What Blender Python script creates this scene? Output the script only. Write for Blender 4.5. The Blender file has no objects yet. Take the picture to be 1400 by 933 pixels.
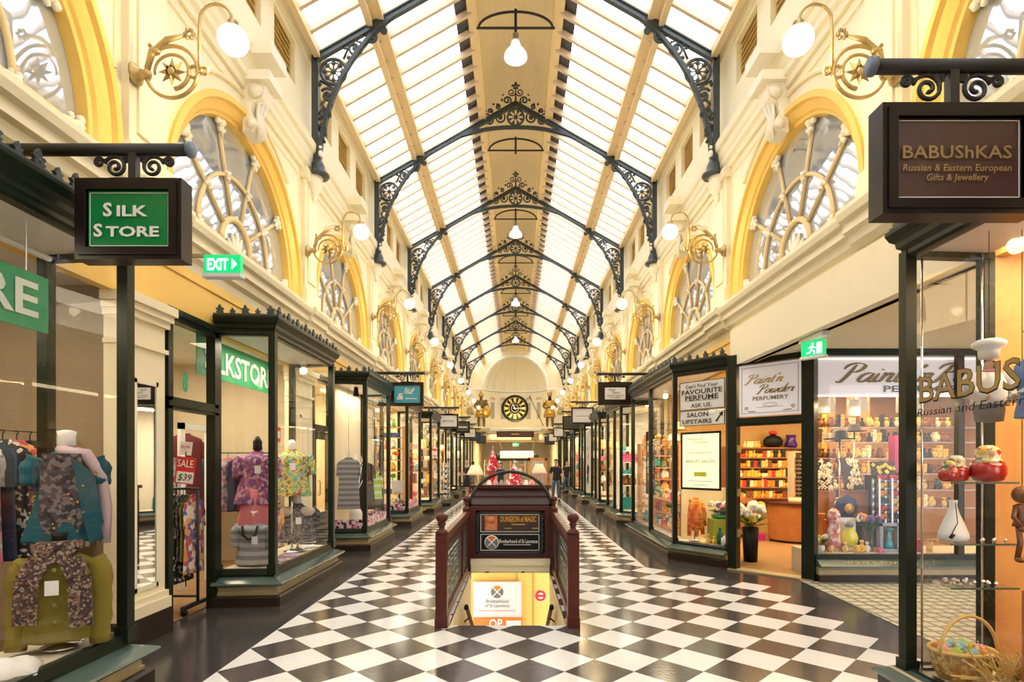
EXPOSURE = 0.6
import bpy, bmesh, math, random
from mathutils import Vector, Matrix
PI = math.pi
RND = random.Random(11)
sc = bpy.context.scene
COL = sc.collection
ORD = ['first', 'second', 'third', 'fourth', 'fifth', 'sixth', 'seventh', 'eighth', 'ninth', 'tenth', 'eleventh', 'twelfth']
SIDE = {-1: 'green sign side', 1: 'brown sign side'}

# ------------------------------------------------------------------ mesh builder
class MB:
    def __init__(s):
        s.v = []; s.f = []; s.sm = []
    def add(s, vs, fs, smooth=False):
        b = len(s.v)
        s.v += [Vector(p) for p in vs]
        for f in fs:
            s.f.append([b + i for i in f]); s.sm.append(smooth)
        return s
    def box(s, x0, x1, y0, y1, z0, z1):
        v = [(x, y, z) for z in (z0, z1) for y in (y0, y1) for x in (x0, x1)]
        return s.add(v, [(0, 2, 3, 1), (4, 5, 7, 6), (0, 1, 5, 4), (2, 6, 7, 3), (0, 4, 6, 2), (1, 3, 7, 5)])
    def obox(s, c, size, rz=0, rx=0, ry=0):
        m = Matrix.Translation(c) @ Matrix.Rotation(rz, 4, 'Z') @ Matrix.Rotation(ry, 4, 'Y') @ Matrix.Rotation(rx, 4, 'X')
        v = [m @ Vector((x * size[0] / 2, y * size[1] / 2, z * size[2] / 2)) for z in (-1, 1) for y in (-1, 1) for x in (-1, 1)]
        return s.add(v, [(0, 2, 3, 1), (4, 5, 7, 6), (0, 1, 5, 4), (2, 6, 7, 3), (0, 4, 6, 2), (1, 3, 7, 5)])
    def quad(s, a, b, c, d):
        return s.add([a, b, c, d], [(0, 1, 2, 3)])
    def bar(s, p, q, w, h, up=(0, 0, 1)):
        p = Vector(p); q = Vector(q); d = (q - p).normalized(); up = Vector(up)
        r = d.cross(up)
        if r.length < 1e-4: r = d.cross(Vector((1, 0, 0)))
        r.normalize(); u = r.cross(d)
        v = [b + r * (w / 2 * i) + u * (h / 2 * j) for b in (p, q) for (i, j) in ((-1, -1), (1, -1), (1, 1), (-1, 1))]
        return s.add(v, [(0, 1, 2, 3), (7, 6, 5, 4), (0, 4, 5, 1), (1, 5, 6, 2), (2, 6, 7, 3), (3, 7, 4, 0)])
    def tube(s, pts, r, n=6, closed=False):
        pts = [Vector(p) for p in pts]; m = len(pts)
        rs = r if isinstance(r, (list, tuple)) else [r] * m
        vs = []; fs = []; prev = None
        for i, p in enumerate(pts):
            if closed: t = pts[(i + 1) % m] - pts[i - 1]
            else: t = pts[min(i + 1, m - 1)] - pts[max(i - 1, 0)]
            if t.length < 1e-9: t = Vector((0, 0, 1))
            t.normalize()
            if prev is None:
                a = t.cross(Vector((0, 0, 1)))
                if a.length < .1: a = t.cross(Vector((1, 0, 0)))
            else:
                a = prev - t * prev.dot(t)
                if a.length < 1e-6: a = t.cross(Vector((1, 0, 0)))
            a.normalize(); prev = a; b = t.cross(a)
            for k in range(n):
                an = 2 * PI * k / n
                vs.append(p + (a * math.cos(an) + b * math.sin(an)) * rs[i])
        for i in range(m if closed else m - 1):
            j = (i + 1) % m
            for k in range(n):
                l = (k + 1) % n
                fs.append((i * n + k, i * n + l, j * n + l, j * n + k))
        if not closed:
            fs.append(tuple(range(n - 1, -1, -1))); fs.append(tuple((m - 1) * n + k for k in range(n)))
        return s.add(vs, fs, n > 4)
    def lathe(s, prof, c=(0, 0, 0), n=16, axis='Z', sx=1, sy=1, smooth=True, rz=0):
        c = Vector(c); vs = []; fs = []
        for (r, z) in prof:
            for k in range(n):
                a = 2 * PI * k / n + rz
                x, y = r * math.cos(a) * sx, r * math.sin(a) * sy
                p = {'Z': (x, y, z), 'Y': (x, z, y), 'X': (z, x, y)}[axis]
                vs.append(c + Vector(p))
        m = len(prof); ring = m > 3 and prof[0][0] > 1e-5 and prof[-1][0] > 1e-5 and math.hypot(prof[0][0] - prof[-1][0], prof[0][1] - prof[-1][1]) < .05
        for i in range(m if ring else m - 1):
            q = (i + 1) % m
            for k in range(n):
                l = (k + 1) % n
                fs.append((i * n + k, i * n + l, q * n + l, q * n + k))
        if ring: return s.add(vs, fs, smooth)
        if prof[0][0] > 1e-5: fs.append(tuple(range(n - 1, -1, -1)))
        if prof[-1][0] > 1e-5: fs.append(tuple((m - 1) * n + k for k in range(n)))
        return s.add(vs, fs, smooth)
    def ball(s, c, r, n=10, k=(1, 1, 1)):
        c = Vector(c); h = max(4, n // 2); vs = []; fs = []
        for i in range(h + 1):
            t = PI * i / h
            rr = max(math.sin(t), 1e-3)
            for j in range(n):
                a = 2 * PI * j / n
                vs.append(c + Vector((r * k[0] * rr * math.cos(a), r * k[1] * rr * math.sin(a), r * k[2] * math.cos(t))))
        for i in range(h):
            for j in range(n):
                l = (j + 1) % n
                fs.append((i * n + j, (i + 1) * n + j, (i + 1) * n + l, i * n + l))
        return s.add(vs, fs, True)
    def prism(s, poly, fn, d0, d1, smooth=False):
        n = len(poly)
        vs = [fn(u, v, d0) for u, v in poly] + [fn(u, v, d1) for u, v in poly]
        fs = [tuple(range(n)), tuple(range(2 * n - 1, n - 1, -1))] + [(i, i + n, (i + 1) % n + n, (i + 1) % n) for i in range(n)]
        return s.add(vs, fs, smooth)
    def strip(s, A, B, smooth=False):
        n = len(A)
        return s.add(list(A) + list(B), [(i, i + 1, n + i + 1, n + i) for i in range(n - 1)], smooth)
    def rings(s, rings, closed_ring=True, caps=True, smooth=True):
        n = len(rings[0]); vs = [p for r in rings for p in r]; fs = []
        for i in range(len(rings) - 1):
            for k in range(n if closed_ring else n - 1):
                l = (k + 1) % n
                fs.append((i * n + k, i * n + l, (i + 1) * n + l, (i + 1) * n + k))
        if caps and closed_ring:
            fs.append(tuple(range(n - 1, -1, -1))); fs.append(tuple((len(rings) - 1) * n + k for k in range(n)))
        return s.add(vs, fs, smooth)
    def merge(s, other, m=None):
        vs = [m @ v for v in other.v] if m else other.v
        b = len(s.v); s.v += [v.copy() for v in vs]
        s.f += [[b + i for i in f] for f in other.f]; s.sm += other.sm
        return s
    def build(s, name, mat, parent=None, origin=None, recalc=True, weld=False):
        if parent is not None:
            o = Vector(parent['_o'])
        elif origin is not None:
            o = Vector(origin)
        else:
            lo = [min(v[i] for v in s.v) for i in range(3)]; hi = [max(v[i] for v in s.v) for i in range(3)]
            o = Vector(((lo[0] + hi[0]) / 2, (lo[1] + hi[1]) / 2, lo[2]))
        me = bpy.data.meshes.new(name)
        me.from_pydata([v - o for v in s.v], [], s.f)
        me.polygons.foreach_set('use_smooth', s.sm)
        if recalc or weld:
            bm = bmesh.new(); bm.from_mesh(me)
            if weld: bmesh.ops.remove_doubles(bm, verts=bm.verts, dist=1e-4)
            bmesh.ops.recalc_face_normals(bm, faces=bm.faces)
            bm.to_mesh(me); bm.free()
        me.materials.append(mat)
        ob = bpy.data.objects.new(name, me); COL.objects.link(ob)
        if parent is not None: ob.parent = parent
        else: ob.location = o
        ob['_o'] = list(o)
        return ob

def tag(o, label=None, cat=None, group=None, kind=None):
    if label: o['label'] = label
    if cat: o['category'] = cat
    if group: o['group'] = group
    if kind: o['kind'] = kind
    return o

def empty(name, loc, label=None, cat=None, group=None, kind=None):
    o = bpy.data.objects.new(name, None); COL.objects.link(o)
    o.location = loc; o.empty_display_size = .1; o['_o'] = list(loc)
    return tag(o, label, cat, group, kind)

def copy_tree(o, loc=None, rz=None, label=None, group=None, parent=None, scale=None):
    c = o.copy(); COL.objects.link(c)
    if parent is not None: c.parent = parent
    if loc is not None: c.location = loc
    if rz is not None: c.rotation_euler = (0, 0, rz)
    if scale is not None: c.scale = (scale,) * 3
    if label: c['label'] = label
    if group: c['group'] = group
    for ch in [x for x in o.children]:
        copy_tree(ch, parent=c)
    return c

# ------------------------------------------------------------------ materials
def nodes(m):
    m.use_nodes = True
    return m.node_tree.nodes, m.node_tree.links

def mat(name, col, rough=.5, metal=0., bump=0., bscale=60., var=.06, vscale=5., emit=None, es=0., spec=.5, coat=0.):
    m = bpy.data.materials.new(name); N, L = nodes(m)
    b = N['Principled BSDF']
    tc = N.new('ShaderNodeTexCoord')
    nz = N.new('ShaderNodeTexNoise'); nz.inputs['Scale'].default_value = vscale; nz.inputs['Detail'].default_value = 4
    L.new(tc.outputs['Object'], nz.inputs['Vector'])
    mx = N.new('ShaderNodeMix'); mx.data_type = 'RGBA'
    c = Vector(col)
    mx.inputs['A'].default_value = (*[max(0, x * (1 - var)) for x in c], 1)
    mx.inputs['B'].default_value = (*[min(1, x * (1 + var)) for x in c], 1)
    L.new(nz.outputs['Fac'], mx.inputs['Factor']); L.new(mx.outputs['Result'], b.inputs['Base Color'])
    b.inputs['Roughness'].default_value = rough; b.inputs['Metallic'].default_value = metal
    b.inputs['Specular IOR Level'].default_value = spec; b.inputs['Coat Weight'].default_value = coat
    if bump:
        n2 = N.new('ShaderNodeTexNoise'); n2.inputs['Scale'].default_value = bscale; n2.inputs['Detail'].default_value = 3
        L.new(tc.outputs['Object'], n2.inputs['Vector'])
        bp = N.new('ShaderNodeBump'); bp.inputs['Strength'].default_value = bump; bp.inputs['Distance'].default_value = .01
        L.new(n2.outputs['Fac'], bp.inputs['Height']); L.new(bp.outputs['Normal'], b.inputs['Normal'])
    if es:
        b.inputs['Emission Color'].default_value = (*(emit or col), 1); b.inputs['Emission Strength'].default_value = es
    return m

def pattern(name, cols, scale=12., kind='voronoi', rough=.8, sharp=True, distort=0.):
    """printed cloth, boxes and the like: flat patches of several colours"""
    m = bpy.data.materials.new(name); N, L = nodes(m); b = N['Principled BSDF']
    tc = N.new('ShaderNodeTexCoord')
    if kind == 'voronoi':
        t = N.new('ShaderNodeTexVoronoi'); t.inputs['Scale'].default_value = scale
        out = N.new('ShaderNodeSeparateColor'); L.new(t.outputs['Color'], out.inputs['Color']); fac = out.outputs[0]
    elif kind == 'wave':
        t = N.new('ShaderNodeTexWave'); t.bands_direction = 'Z'; t.inputs['Scale'].default_value = scale
        t.inputs['Distortion'].default_value = distort; fac = t.outputs['Fac']
    elif kind == 'wavex':
        t = N.new('ShaderNodeTexWave'); t.bands_direction = 'X'; t.inputs['Scale'].default_value = scale
        t.inputs['Distortion'].default_value = distort; fac = t.outputs['Fac']
    else:
        t = N.new('ShaderNodeTexNoise'); t.inputs['Scale'].default_value = scale; t.inputs['Detail'].default_value = 3
        fac = t.outputs['Fac']
    L.new(tc.outputs['Object'], t.inputs['Vector'])
    r = N.new('ShaderNodeValToRGB'); r.color_ramp.interpolation = 'CONSTANT' if sharp else 'LINEAR'
    n = len(cols); e = r.color_ramp.elements
    lo, hi = (0., 1.) if kind != 'noise' else (.3, .7)
    while len(e) < n: e.new(.5)
    for i, c in enumerate(cols):
        e[i].position = lo + (hi - lo) * i / n if sharp else lo + (hi - lo) * i / max(1, n - 1); e[i].color = (*c, 1)
    L.new(fac, r.inputs['Fac']); L.new(r.outputs['Color'], b.inputs['Base Color'])
    b.inputs['Roughness'].default_value = rough
    return m

def glass(name, tint=(1, 1, 1), base=.04, rim=.9, rough=0.0):
    m = bpy.data.materials.new(name); N, L = nodes(m)
    N.remove(N['Principled BSDF']); out = N['Material Output']
    tr = N.new('ShaderNodeBsdfTransparent'); tr.inputs['Color'].default_value = (*tint, 1)
    gl = N.new('ShaderNodeBsdfGlossy'); gl.inputs['Roughness'].default_value = rough
    lw = N.new('ShaderNodeLayerWeight'); lw.inputs['Blend'].default_value = .5
    pw = N.new('ShaderNodeMath'); pw.operation = 'POWER'; pw.inputs[1].default_value = 4.5
    mr = N.new('ShaderNodeMapRange'); mr.inputs['To Min'].default_value = base; mr.inputs['To Max'].default_value = rim
    L.new(lw.outputs['Facing'], pw.inputs[0]); L.new(pw.outputs[0], mr.inputs['Value'])
    mx = N.new('ShaderNodeMixShader'); L.new(mr.outputs['Result'], mx.inputs[0])
    L.new(tr.outputs[0], mx.inputs[1]); L.new(gl.outputs[0], mx.inputs[2]); L.new(mx.outputs[0], out.inputs['Surface'])
    return m

M = {}
M['cream'] = mat('cream_paint', (.90, .80, .55), .55, bump=.05, var=.03)
M['cream_pale'] = mat('pale_cream_paint', (.90, .83, .62), .5, bump=.05, var=.03)
M['white_stucco'] = mat('white_stucco', (.90, .86, .74), .5, bump=.05, var=.03)
M['yellow'] = mat('golden_yellow_paint', (.92, .60, .14), .5, bump=.05, var=.05)
M['gold_paint'] = mat('pale_gold_paint', (.84, .66, .36), .5, var=.05)
M['cream_board'] = mat('cream_boards', (.83, .66, .40), .55, var=.04)
M['green'] = mat('bottle_green_paint', (.010, .016, .009), .32, var=.2, spec=.28)
M['iron'] = mat('grey_blue_iron_paint', (.045, .060, .070), .4, var=.2)
M['black_iron'] = mat('black_iron', (.02, .02, .022), .4, var=.2)
M['sill'] = mat('sea_green_sill', (.07, .11, .10), .18, var=.2, coat=.4)
M['plinth'] = mat('brown_plinth', (.028, .018, .012), .35, var=.3, spec=.35)
M['bronze'] = mat('bronze_band', (.42, .34, .19), .4, var=.2)
M['brass'] = mat('brass', (.50, .37, .16), .34, metal=.7, var=.1)
M['gilt'] = mat('gilding', (.52, .31, .06), .35, metal=.6, var=.55, vscale=14)
M['dark_gilt'] = mat('dark_gilt_armour', (.16, .10, .03), .4, metal=.5, var=.5, vscale=20)
M['wood_red'] = mat('red_mahogany', (.085, .016, .011), .36, var=.35, vscale=9, spec=.32)
M['wood_dark'] = mat('dark_stained_wood', (.026, .009, .008), .45, var=.4, spec=.25)
M['wood_warm'] = mat('warm_timber', (.42, .16, .05), .4, var=.25, vscale=6)
M['wood_orange'] = mat('orange_timber', (.62, .30, .09), .45, var=.2, vscale=6)
M['frame_dark'] = mat('dark_sign_frame', (.014, .008, .007), .3, var=.3, spec=.3)
M['white'] = mat('white_enamel', (.86, .86, .86), .4, var=.02)
M['black'] = mat('black_enamel', (.010, .010, .011), .45, var=.1, spec=.2)
M['letter_white'] = mat('white_lettering', (.9, .9, .88), .5, var=.01)
M['letter_black'] = mat('black_lettering', (.012, .012, .016), .5, var=.02)
M['letter_gold'] = mat('gold_lettering', (.55, .40, .12), .4, var=.1)
M['letter_bronze'] = mat('dull_bronze_lettering', (.34, .22, .08), .45, var=.1)
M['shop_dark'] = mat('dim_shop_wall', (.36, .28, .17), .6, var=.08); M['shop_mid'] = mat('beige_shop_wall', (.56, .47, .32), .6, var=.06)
M['letter_brown'] = mat('bronze_lettering', (.26, .17, .04), .4, var=.1)
M['sign_green'] = mat('green_sign_panel', (.0, .23, .055), .35, var=.04)
M['banner_green'] = mat('green_banner', (.03, .33, .14), .6, var=.05)
M['sign_brown'] = mat('brown_sign_panel', (.085, .04, .035), .25, var=.1)
M['sign_navy'] = mat('dark_blue_sign_panel', (.03, .045, .09), .3, var=.1)
M['sign_slate'] = mat('slate_sign_panel', (.05, .06, .065), .3, var=.1)
M['sign_white'] = mat('white_sign_panel', (.80, .80, .82), .35, var=.02)
M['sign_teal'] = mat('teal_sign_panel', (.07, .40, .52), .4, var=.35, vscale=2.5)
M['exit_green'] = mat('exit_green_panel', (.0, .35, .12), .4, emit=(.0, .42, .13), es=1.0, var=.02)
M['exit_white'] = mat('exit_white_letters', (.9, .95, .9), .4, emit=(.8, 1, .8), es=1.3, var=.02)
M['lit_white'] = mat('backlit_white_panel', (.82, .80, .84), .4, emit=(.9, .86, .95), es=.16, var=.02)
M['lit_poster'] = mat('backlit_poster', (.8, .84, .62), .4, emit=(.90, .94, .62), es=.45, var=.03)
M['globe'] = mat('lit_opal_globe', (.95, .92, .85), .3, emit=(1, .90, .70), es=.75, var=.01)
M['bulb'] = mat('lit_bulb', (1, .95, .85), .3, emit=(1, .94, .8), es=9., var=.01)
M['shade_glass'] = mat('opal_glass_shade', (.9, .86, .80), .2, emit=(1, .92, .8), es=.9, var=.02)
M['orange'] = mat('orange_panel', (.85, .25, .03), .5, var=.03)
M['grey'] = mat('grey_print', (.2, .2, .21), .5, var=.03)
M['red'] = mat('red_print', (.65, .03, .03), .5, var=.05)
M['yellow_print'] = mat('yellow_print', (.75, .75, .05), .5, var=.03)
M['shop_wall'] = mat('warm_shop_wall', (.80, .70, .50), .6, var=.05)
M['shop_wall_white'] = mat('white_shop_wall', (.78, .76, .72), .6, var=.05)
M['shop_floor'] = mat('brown_carpet', (.30, .17, .07), .85, bump=.3, bscale=200, var=.15)
M['display'] = mat('display_floor_cloth', (.60, .52, .38), .7, var=.08)
M['chrome'] = mat('chrome', (.7, .7, .7), .15, metal=1, var=.03)
M['steel_dark'] = mat('dark_steel', (.03, .03, .03), .3, metal=.3, var=.1)
M['skin'] = mat('skin', (.62, .37, .26), .55, var=.06)
M['hair_dark'] = mat('dark_hair', (.02, .014, .01), .5, var=.2)
M['hair_grey'] = mat('grey_hair', (.45, .40, .34), .6, var=.2)
M['pane'] = glass('shop_window_glass', base=.035, rim=.75)
M['pane_clear'] = glass('clear_glass', tint=(.96, .99, .97), base=.05, rim=.8)
M['roof_glass'] = glass('roof_glass', tint=(.97, .985, 1), base=.03, rim=.5)
M['mirror'] = mat('silvered_mirror', (.9, .92, .92), .02, metal=1, var=.0)
M['lantern_shade'] = mat('shaded_lantern_overhang', (.07, .065, .075), .7, var=.2)

def lunette_glass():
    m = bpy.data.materials.new('reflective_lunette_glass'); N, L = nodes(m); b = N['Principled BSDF']
    b.inputs['Base Color'].default_value = (.62, .70, .84, 1); b.inputs['Metallic'].default_value = .6; b.inputs['Roughness'].default_value = .03
    tc = N.new('ShaderNodeTexCoord'); nz = N.new('ShaderNodeTexNoise'); nz.inputs['Scale'].default_value = 2.2; nz.inputs['Detail'].default_value = 1
    L.new(tc.outputs['Object'], nz.inputs['Vector'])
    bp = N.new('ShaderNodeBump'); bp.inputs['Strength'].default_value = .10; bp.inputs['Distance'].default_value = .03
    L.new(nz.outputs['Fac'], bp.inputs['Height']); L.new(bp.outputs['Normal'], b.inputs['Normal'])
    return m
M['lunette'] = lunette_glass()

TILE = .532; TX0 = -2.285; TY0 = 4.52; LEFT_EDGE = -2.285; RIGHT_EDGE = 1.985
def floor_mat():
    m = bpy.data.materials.new('checkered_marble_and_terrazzo'); N, L = nodes(m); b = N['Principled BSDF']
    tc = N.new('ShaderNodeTexCoord'); sp = N.new('ShaderNodeSeparateXYZ'); L.new(tc.outputs['Object'], sp.inputs[0])
    def ma(op, a, c=None):
        n = N.new('ShaderNodeMath'); n.operation = op
        for i, x in enumerate((a, c)):
            if x is None: continue
            if isinstance(x, (int, float)): n.inputs[i].default_value = x
            else: L.new(x, n.inputs[i])
        return n.outputs[0]
    X, Y = sp.outputs[0], sp.outputs[1]
    u = ma('DIVIDE', ma('SUBTRACT', X, TX0), TILE); v = ma('DIVIDE', ma('SUBTRACT', Y, TY0), TILE)
    fa = ma('ADD', u, v); fb = ma('SUBTRACT', u, v)
    i = ma('ROUND', fa); j = ma('ROUND', fb)
    par = ma('ABSOLUTE', ma('FRACT', ma('MULTIPLY', ma('ADD', ma('ADD', i, j), 200.), .5)))   # 0 white, .5 black
    white = ma('LESS_THAN', par, .25)
    # tile centre, to keep whole tiles at the passage
    cx = ma('ADD', ma('MULTIPLY', ma('ADD', i, j), TILE / 2), TX0); cy = ma('ADD', ma('MULTIPLY', ma('SUBTRACT', i, j), TILE / 2), TY0)
    inband = ma('MULTIPLY', ma('GREATER_THAN', X, LEFT_EDGE), ma('LESS_THAN', X, RIGHT_EDGE))
    # the extra field in front of the passage ends on a slant towards the far shop
    ext = ma('MULTIPLY', ma('MULTIPLY', ma('GREATER_THAN', cx, RIGHT_EDGE - .2), ma('LESS_THAN', cx, 3.2)), ma('MULTIPLY', ma('GREATER_THAN', cy, 3.8), ma('LESS_THAN', ma('ADD', cy, ma('MULTIPLY', ma('SUBTRACT', cx, 2.5), 1.0)), 7.75)))
    # joints
    ja = ma('ABSOLUTE', ma('SUBTRACT', fa, i)); jb = ma('ABSOLUTE', ma('SUBTRACT', fb, j))
    joint = ma('GREATER_THAN', ma('MAXIMUM', ja, jb), .494)
    mask = ma('MULTIPLY', white, ma('MAXIMUM', inband, ext))
    nz = N.new('ShaderNodeTexNoise'); nz.inputs['Scale'].default_value = 3; nz.inputs['Detail'].default_value = 6; L.new(tc.outputs['Object'], nz.inputs['Vector'])
    wr = N.new('ShaderNodeValToRGB'); wr.color_ramp.elements[0].color = (.74, .74, .73, 1); wr.color_ramp.elements[1].color = (.90, .90, .89, 1); L.new(nz.outputs['Fac'], wr.inputs['Fac'])
    vo = N.new('ShaderNodeTexVoronoi'); vo.inputs['Scale'].default_value = 55; L.new(tc.outputs['Object'], vo.inputs['Vector'])
    spk = ma('LESS_THAN', vo.outputs['Distance'], .16)
    dk = N.new('ShaderNodeMix'); dk.data_type = 'RGBA'; dk.inputs['A'].default_value = (.046, .043, .045, 1); dk.inputs['B'].default_value = (.09, .085, .08, 1); L.new(spk, dk.inputs['Factor'])
    # black tiles inside the checker are plainer and a little greyer than the border
    tileblk = N.new('ShaderNodeMix'); tileblk.data_type = 'RGBA'; tileblk.inputs['B'].default_value = (.088, .078, .074, 1)
    L.new(ma('MULTIPLY', ma('MAXIMUM', inband, ext), .75), tileblk.inputs['Factor']); L.new(dk.outputs['Result'], tileblk.inputs['A'])
    mx = N.new('ShaderNodeMix'); mx.data_type = 'RGBA'; L.new(mask, mx.inputs['Factor']); L.new(tileblk.outputs['Result'], mx.inputs['A']); L.new(wr.outputs['Color'], mx.inputs['B'])
    mj = N.new('ShaderNodeMix'); mj.data_type = 'RGBA'; L.new(ma('MULTIPLY', joint, inband), mj.inputs['Factor']); L.new(mx.outputs['Result'], mj.inputs['A']); mj.inputs['B'].default_value = (.10, .10, .10, 1)
    L.new(mj.outputs['Result'], b.inputs['Base Color'])
    b.inputs['Roughness'].default_value = .16; b.inputs['Specular IOR Level'].default_value = .55
    rn = N.new('ShaderNodeTexNoise'); rn.inputs['Scale'].default_value = 30; L.new(tc.outputs['Object'], rn.inputs['Vector'])
    bp = N.new('ShaderNodeBump'); bp.inputs['Strength'].default_value = .06; bp.inputs['Distance'].default_value = .01; L.new(rn.outputs['Fac'], bp.inputs['Height']); L.new(bp.outputs['Normal'], b.inputs['Normal'])
    return m
M['floor'] = floor_mat()

def mosaic_mat():
    m = bpy.data.materials.new('cream_mosaic'); N, L = nodes(m); b = N['Principled BSDF']
    tc = N.new('ShaderNodeTexCoord'); bk = N.new('ShaderNodeTexBrick'); L.new(tc.outputs['Object'], bk.inputs['Vector'])
    bk.offset = 0; bk.inputs['Scale'].default_value = 1; bk.inputs['Brick Width'].default_value = .16; bk.inputs['Row Height'].default_value = .16; bk.inputs['Mortar Size'].default_value = .022
    bk.inputs['Color1'].default_value = (.70, .66, .50, 1); bk.inputs['Color2'].default_value = (.62, .60, .46, 1); bk.inputs['Mortar'].default_value = (.22, .22, .18, 1)
    L.new(bk.outputs['Color'], b.inputs['Base Color']); b.inputs['Roughness'].default_value = .3
    return m
M['mosaic'] = mosaic_mat()

# ------------------------------------------------------------------ lettering
def text_mb(body, right, up, origin, width=None, height=None, align='CENTER', shear=0., depth=.004, bold=0., spacing=1.):
    """lettering as mesh: origin is the middle (or the start) of the line's base; returns an MB"""
    cu = bpy.data.curves.new('lettering', 'FONT'); cu.body = body; cu.align_x = align; cu.size = 1; cu.shear = shear
    cu.extrude = .0; cu.offset = bold; cu.resolution_u = 2; cu.space_character = spacing
    ob = bpy.data.objects.new('lettering', cu); COL.objects.link(ob)
    dg = bpy.context.evaluated_depsgraph_get()
    me = bpy.data.meshes.new_from_object(ob.evaluated_get(dg))
    bpy.data.objects.remove(ob); bpy.data.curves.remove(cu)
    mb = MB()
    if len(me.vertices) == 0: return mb
    xs = [v.co.x for v in me.vertices]; ys = [v.co.y for v in me.vertices]
    w0 = max(xs) - min(xs); h0 = max(.3, max(ys))
    kx = (width / w0) if width else None; ky = (height / h0) if height else None
    if kx is None: kx = ky
    if ky is None: ky = kx
    right = Vector(right).normalized(); up = Vector(up).normalized(); nrm = right.cross(up); origin = Vector(origin)
    vs = [origin + right * (v.co.x * kx) + up * (v.co.y * ky) + nrm * depth for v in me.vertices]
    mb.add(vs, [tuple(p.vertices) for p in me.polygons])
    bpy.data.meshes.remove(me)
    return mb

def spiral(c, r0, r1, turns, a0, ex, ez, n=22):
    """points of a scroll about c in the plane of ex, ez"""
    c = Vector(c); ex = Vector(ex); ez = Vector(ez); out = []
    for i in range(n + 1):
        t = i / n; a = a0 + turns * 2 * PI * t; r = r0 + (r1 - r0) * t
        out.append(c + ex * (r * math.cos(a)) + ez * (r * math.sin(a)))
    return out
def circle(c, r, ex, ez, n=20):
    c = Vector(c); ex = Vector(ex); ez = Vector(ez)
    return [c + ex * (r * math.cos(2 * PI * i / n)) + ez * (r * math.sin(2 * PI * i / n)) for i in range(n)]

def offset_path(path, o, sgn):
    """plan polyline moved outwards by o with mitred corners"""
    n = len(path); P = [Vector((p[0], p[1])) for p in path]; out = []
    nr = []
    for i in range(n - 1):
        d = (P[i + 1] - P[i]).normalized(); nr.append(Vector((d.y, -d.x)) * sgn)
    for i in range(n):
        if i == 0: m = nr[0]; k = 1
        elif i == n - 1: m = nr[-1]; k = 1
        else:
            m = (nr[i - 1] + nr[i]); m.normalize(); k = 1 / max(.35, m.dot(nr[i]))
        out.append(P[i] + m * (o * k))
    return out
def moulding(mb, path, prof, sgn):
    rings = []
    offs = {}
    for (o, z) in prof:
        if o not in offs: offs[o] = offset_path(path, o, sgn)
    for i in range(len(path)):
        rings.append([Vector((offs[o][i].x, offs[o][i].y, z)) for (o, z) in prof])
    mb.rings(rings, True, True, False)
    return mb

SCRIPT = {
    'P': (.58, [[(.22, .95), (.19, .5), (.12, .06), (.03, -.03), (-.05, .06)], [(-.06, .70), (.0, .93), (.24, 1.03), (.48, .93), (.50, .72), (.36, .55), (.18, .52)]]),
    'a': (.46, [[(.36, .40), (.25, .50), (.08, .40), (.02, .18), (.10, .0), (.24, .08), (.36, .40)], [(.37, .48), (.32, .12), (.38, .0), (.49, .10)]]),
    'i': (.21, [[(.06, .48), (.03, .12), (.08, .0), (.2, .1)], [(.08, .66), (.10, .70)]]),
    'n': (.42, [[(.02, .44), (.07, .48), (.05, .25), (.03, .0)], [(.04, .22), (.16, .46), (.27, .46), (.26, .12), (.31, 0), (.42, .1)]]),
    't': (.23, [[(.10, .80), (.07, .45), (.05, .12), (.10, .0), (.22, .1)], [(-.04, .50), (.22, .52)]]),
    'o': (.40, [[(.2, .48), (.06, .4), (.02, .18), (.10, 0), (.24, .06), (.32, .28), (.24, .46), (.2, .47), (.3, .42), (.42, .44)]]),
    'w': (.57, [[(.0, .44), (.06, .48), (.04, .12), (.10, 0), (.22, .1), (.28, .46)], [(.28, .46), (.25, .12), (.31, 0), (.42, .1), (.48, .44), (.58, .42)]]),
    'd': (.47, [[(.36, .40), (.25, .50), (.08, .40), (.02, .18), (.10, .0), (.24, .08), (.36, .40)], [(.42, 1.0), (.37, .5), (.33, .12), (.38, 0), (.49, .1)]]),
    'e': (.32, [[(.04, .22), (.22, .28), (.28, .42), (.18, .5), (.05, .38), (.03, .14), (.12, 0), (.3, .12)]]),
    'r': (.34, [[(.0, .38), (.08, .50), (.12, .44), (.24, .44), (.22, .12), (.26, 0), (.36, .08)]]),
    "'": (.14, [[(.07, .95), (.05, .88), (.02, .76)]]),
    'H': (.66, [[(-.05, .70), (.05, .95), (.2, .95), (.16, .5), (.08, .0)], [(.55, 1.0), (.48, .5), (.42, .1), (.47, 0), (.6, .1)], [(.14, .50), (.48, .54)]]),
    'l': (.21, [[(.16, 1.0), (.09, .5), (.05, .12), (.10, 0), (.22, .1)]]),
}
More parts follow.
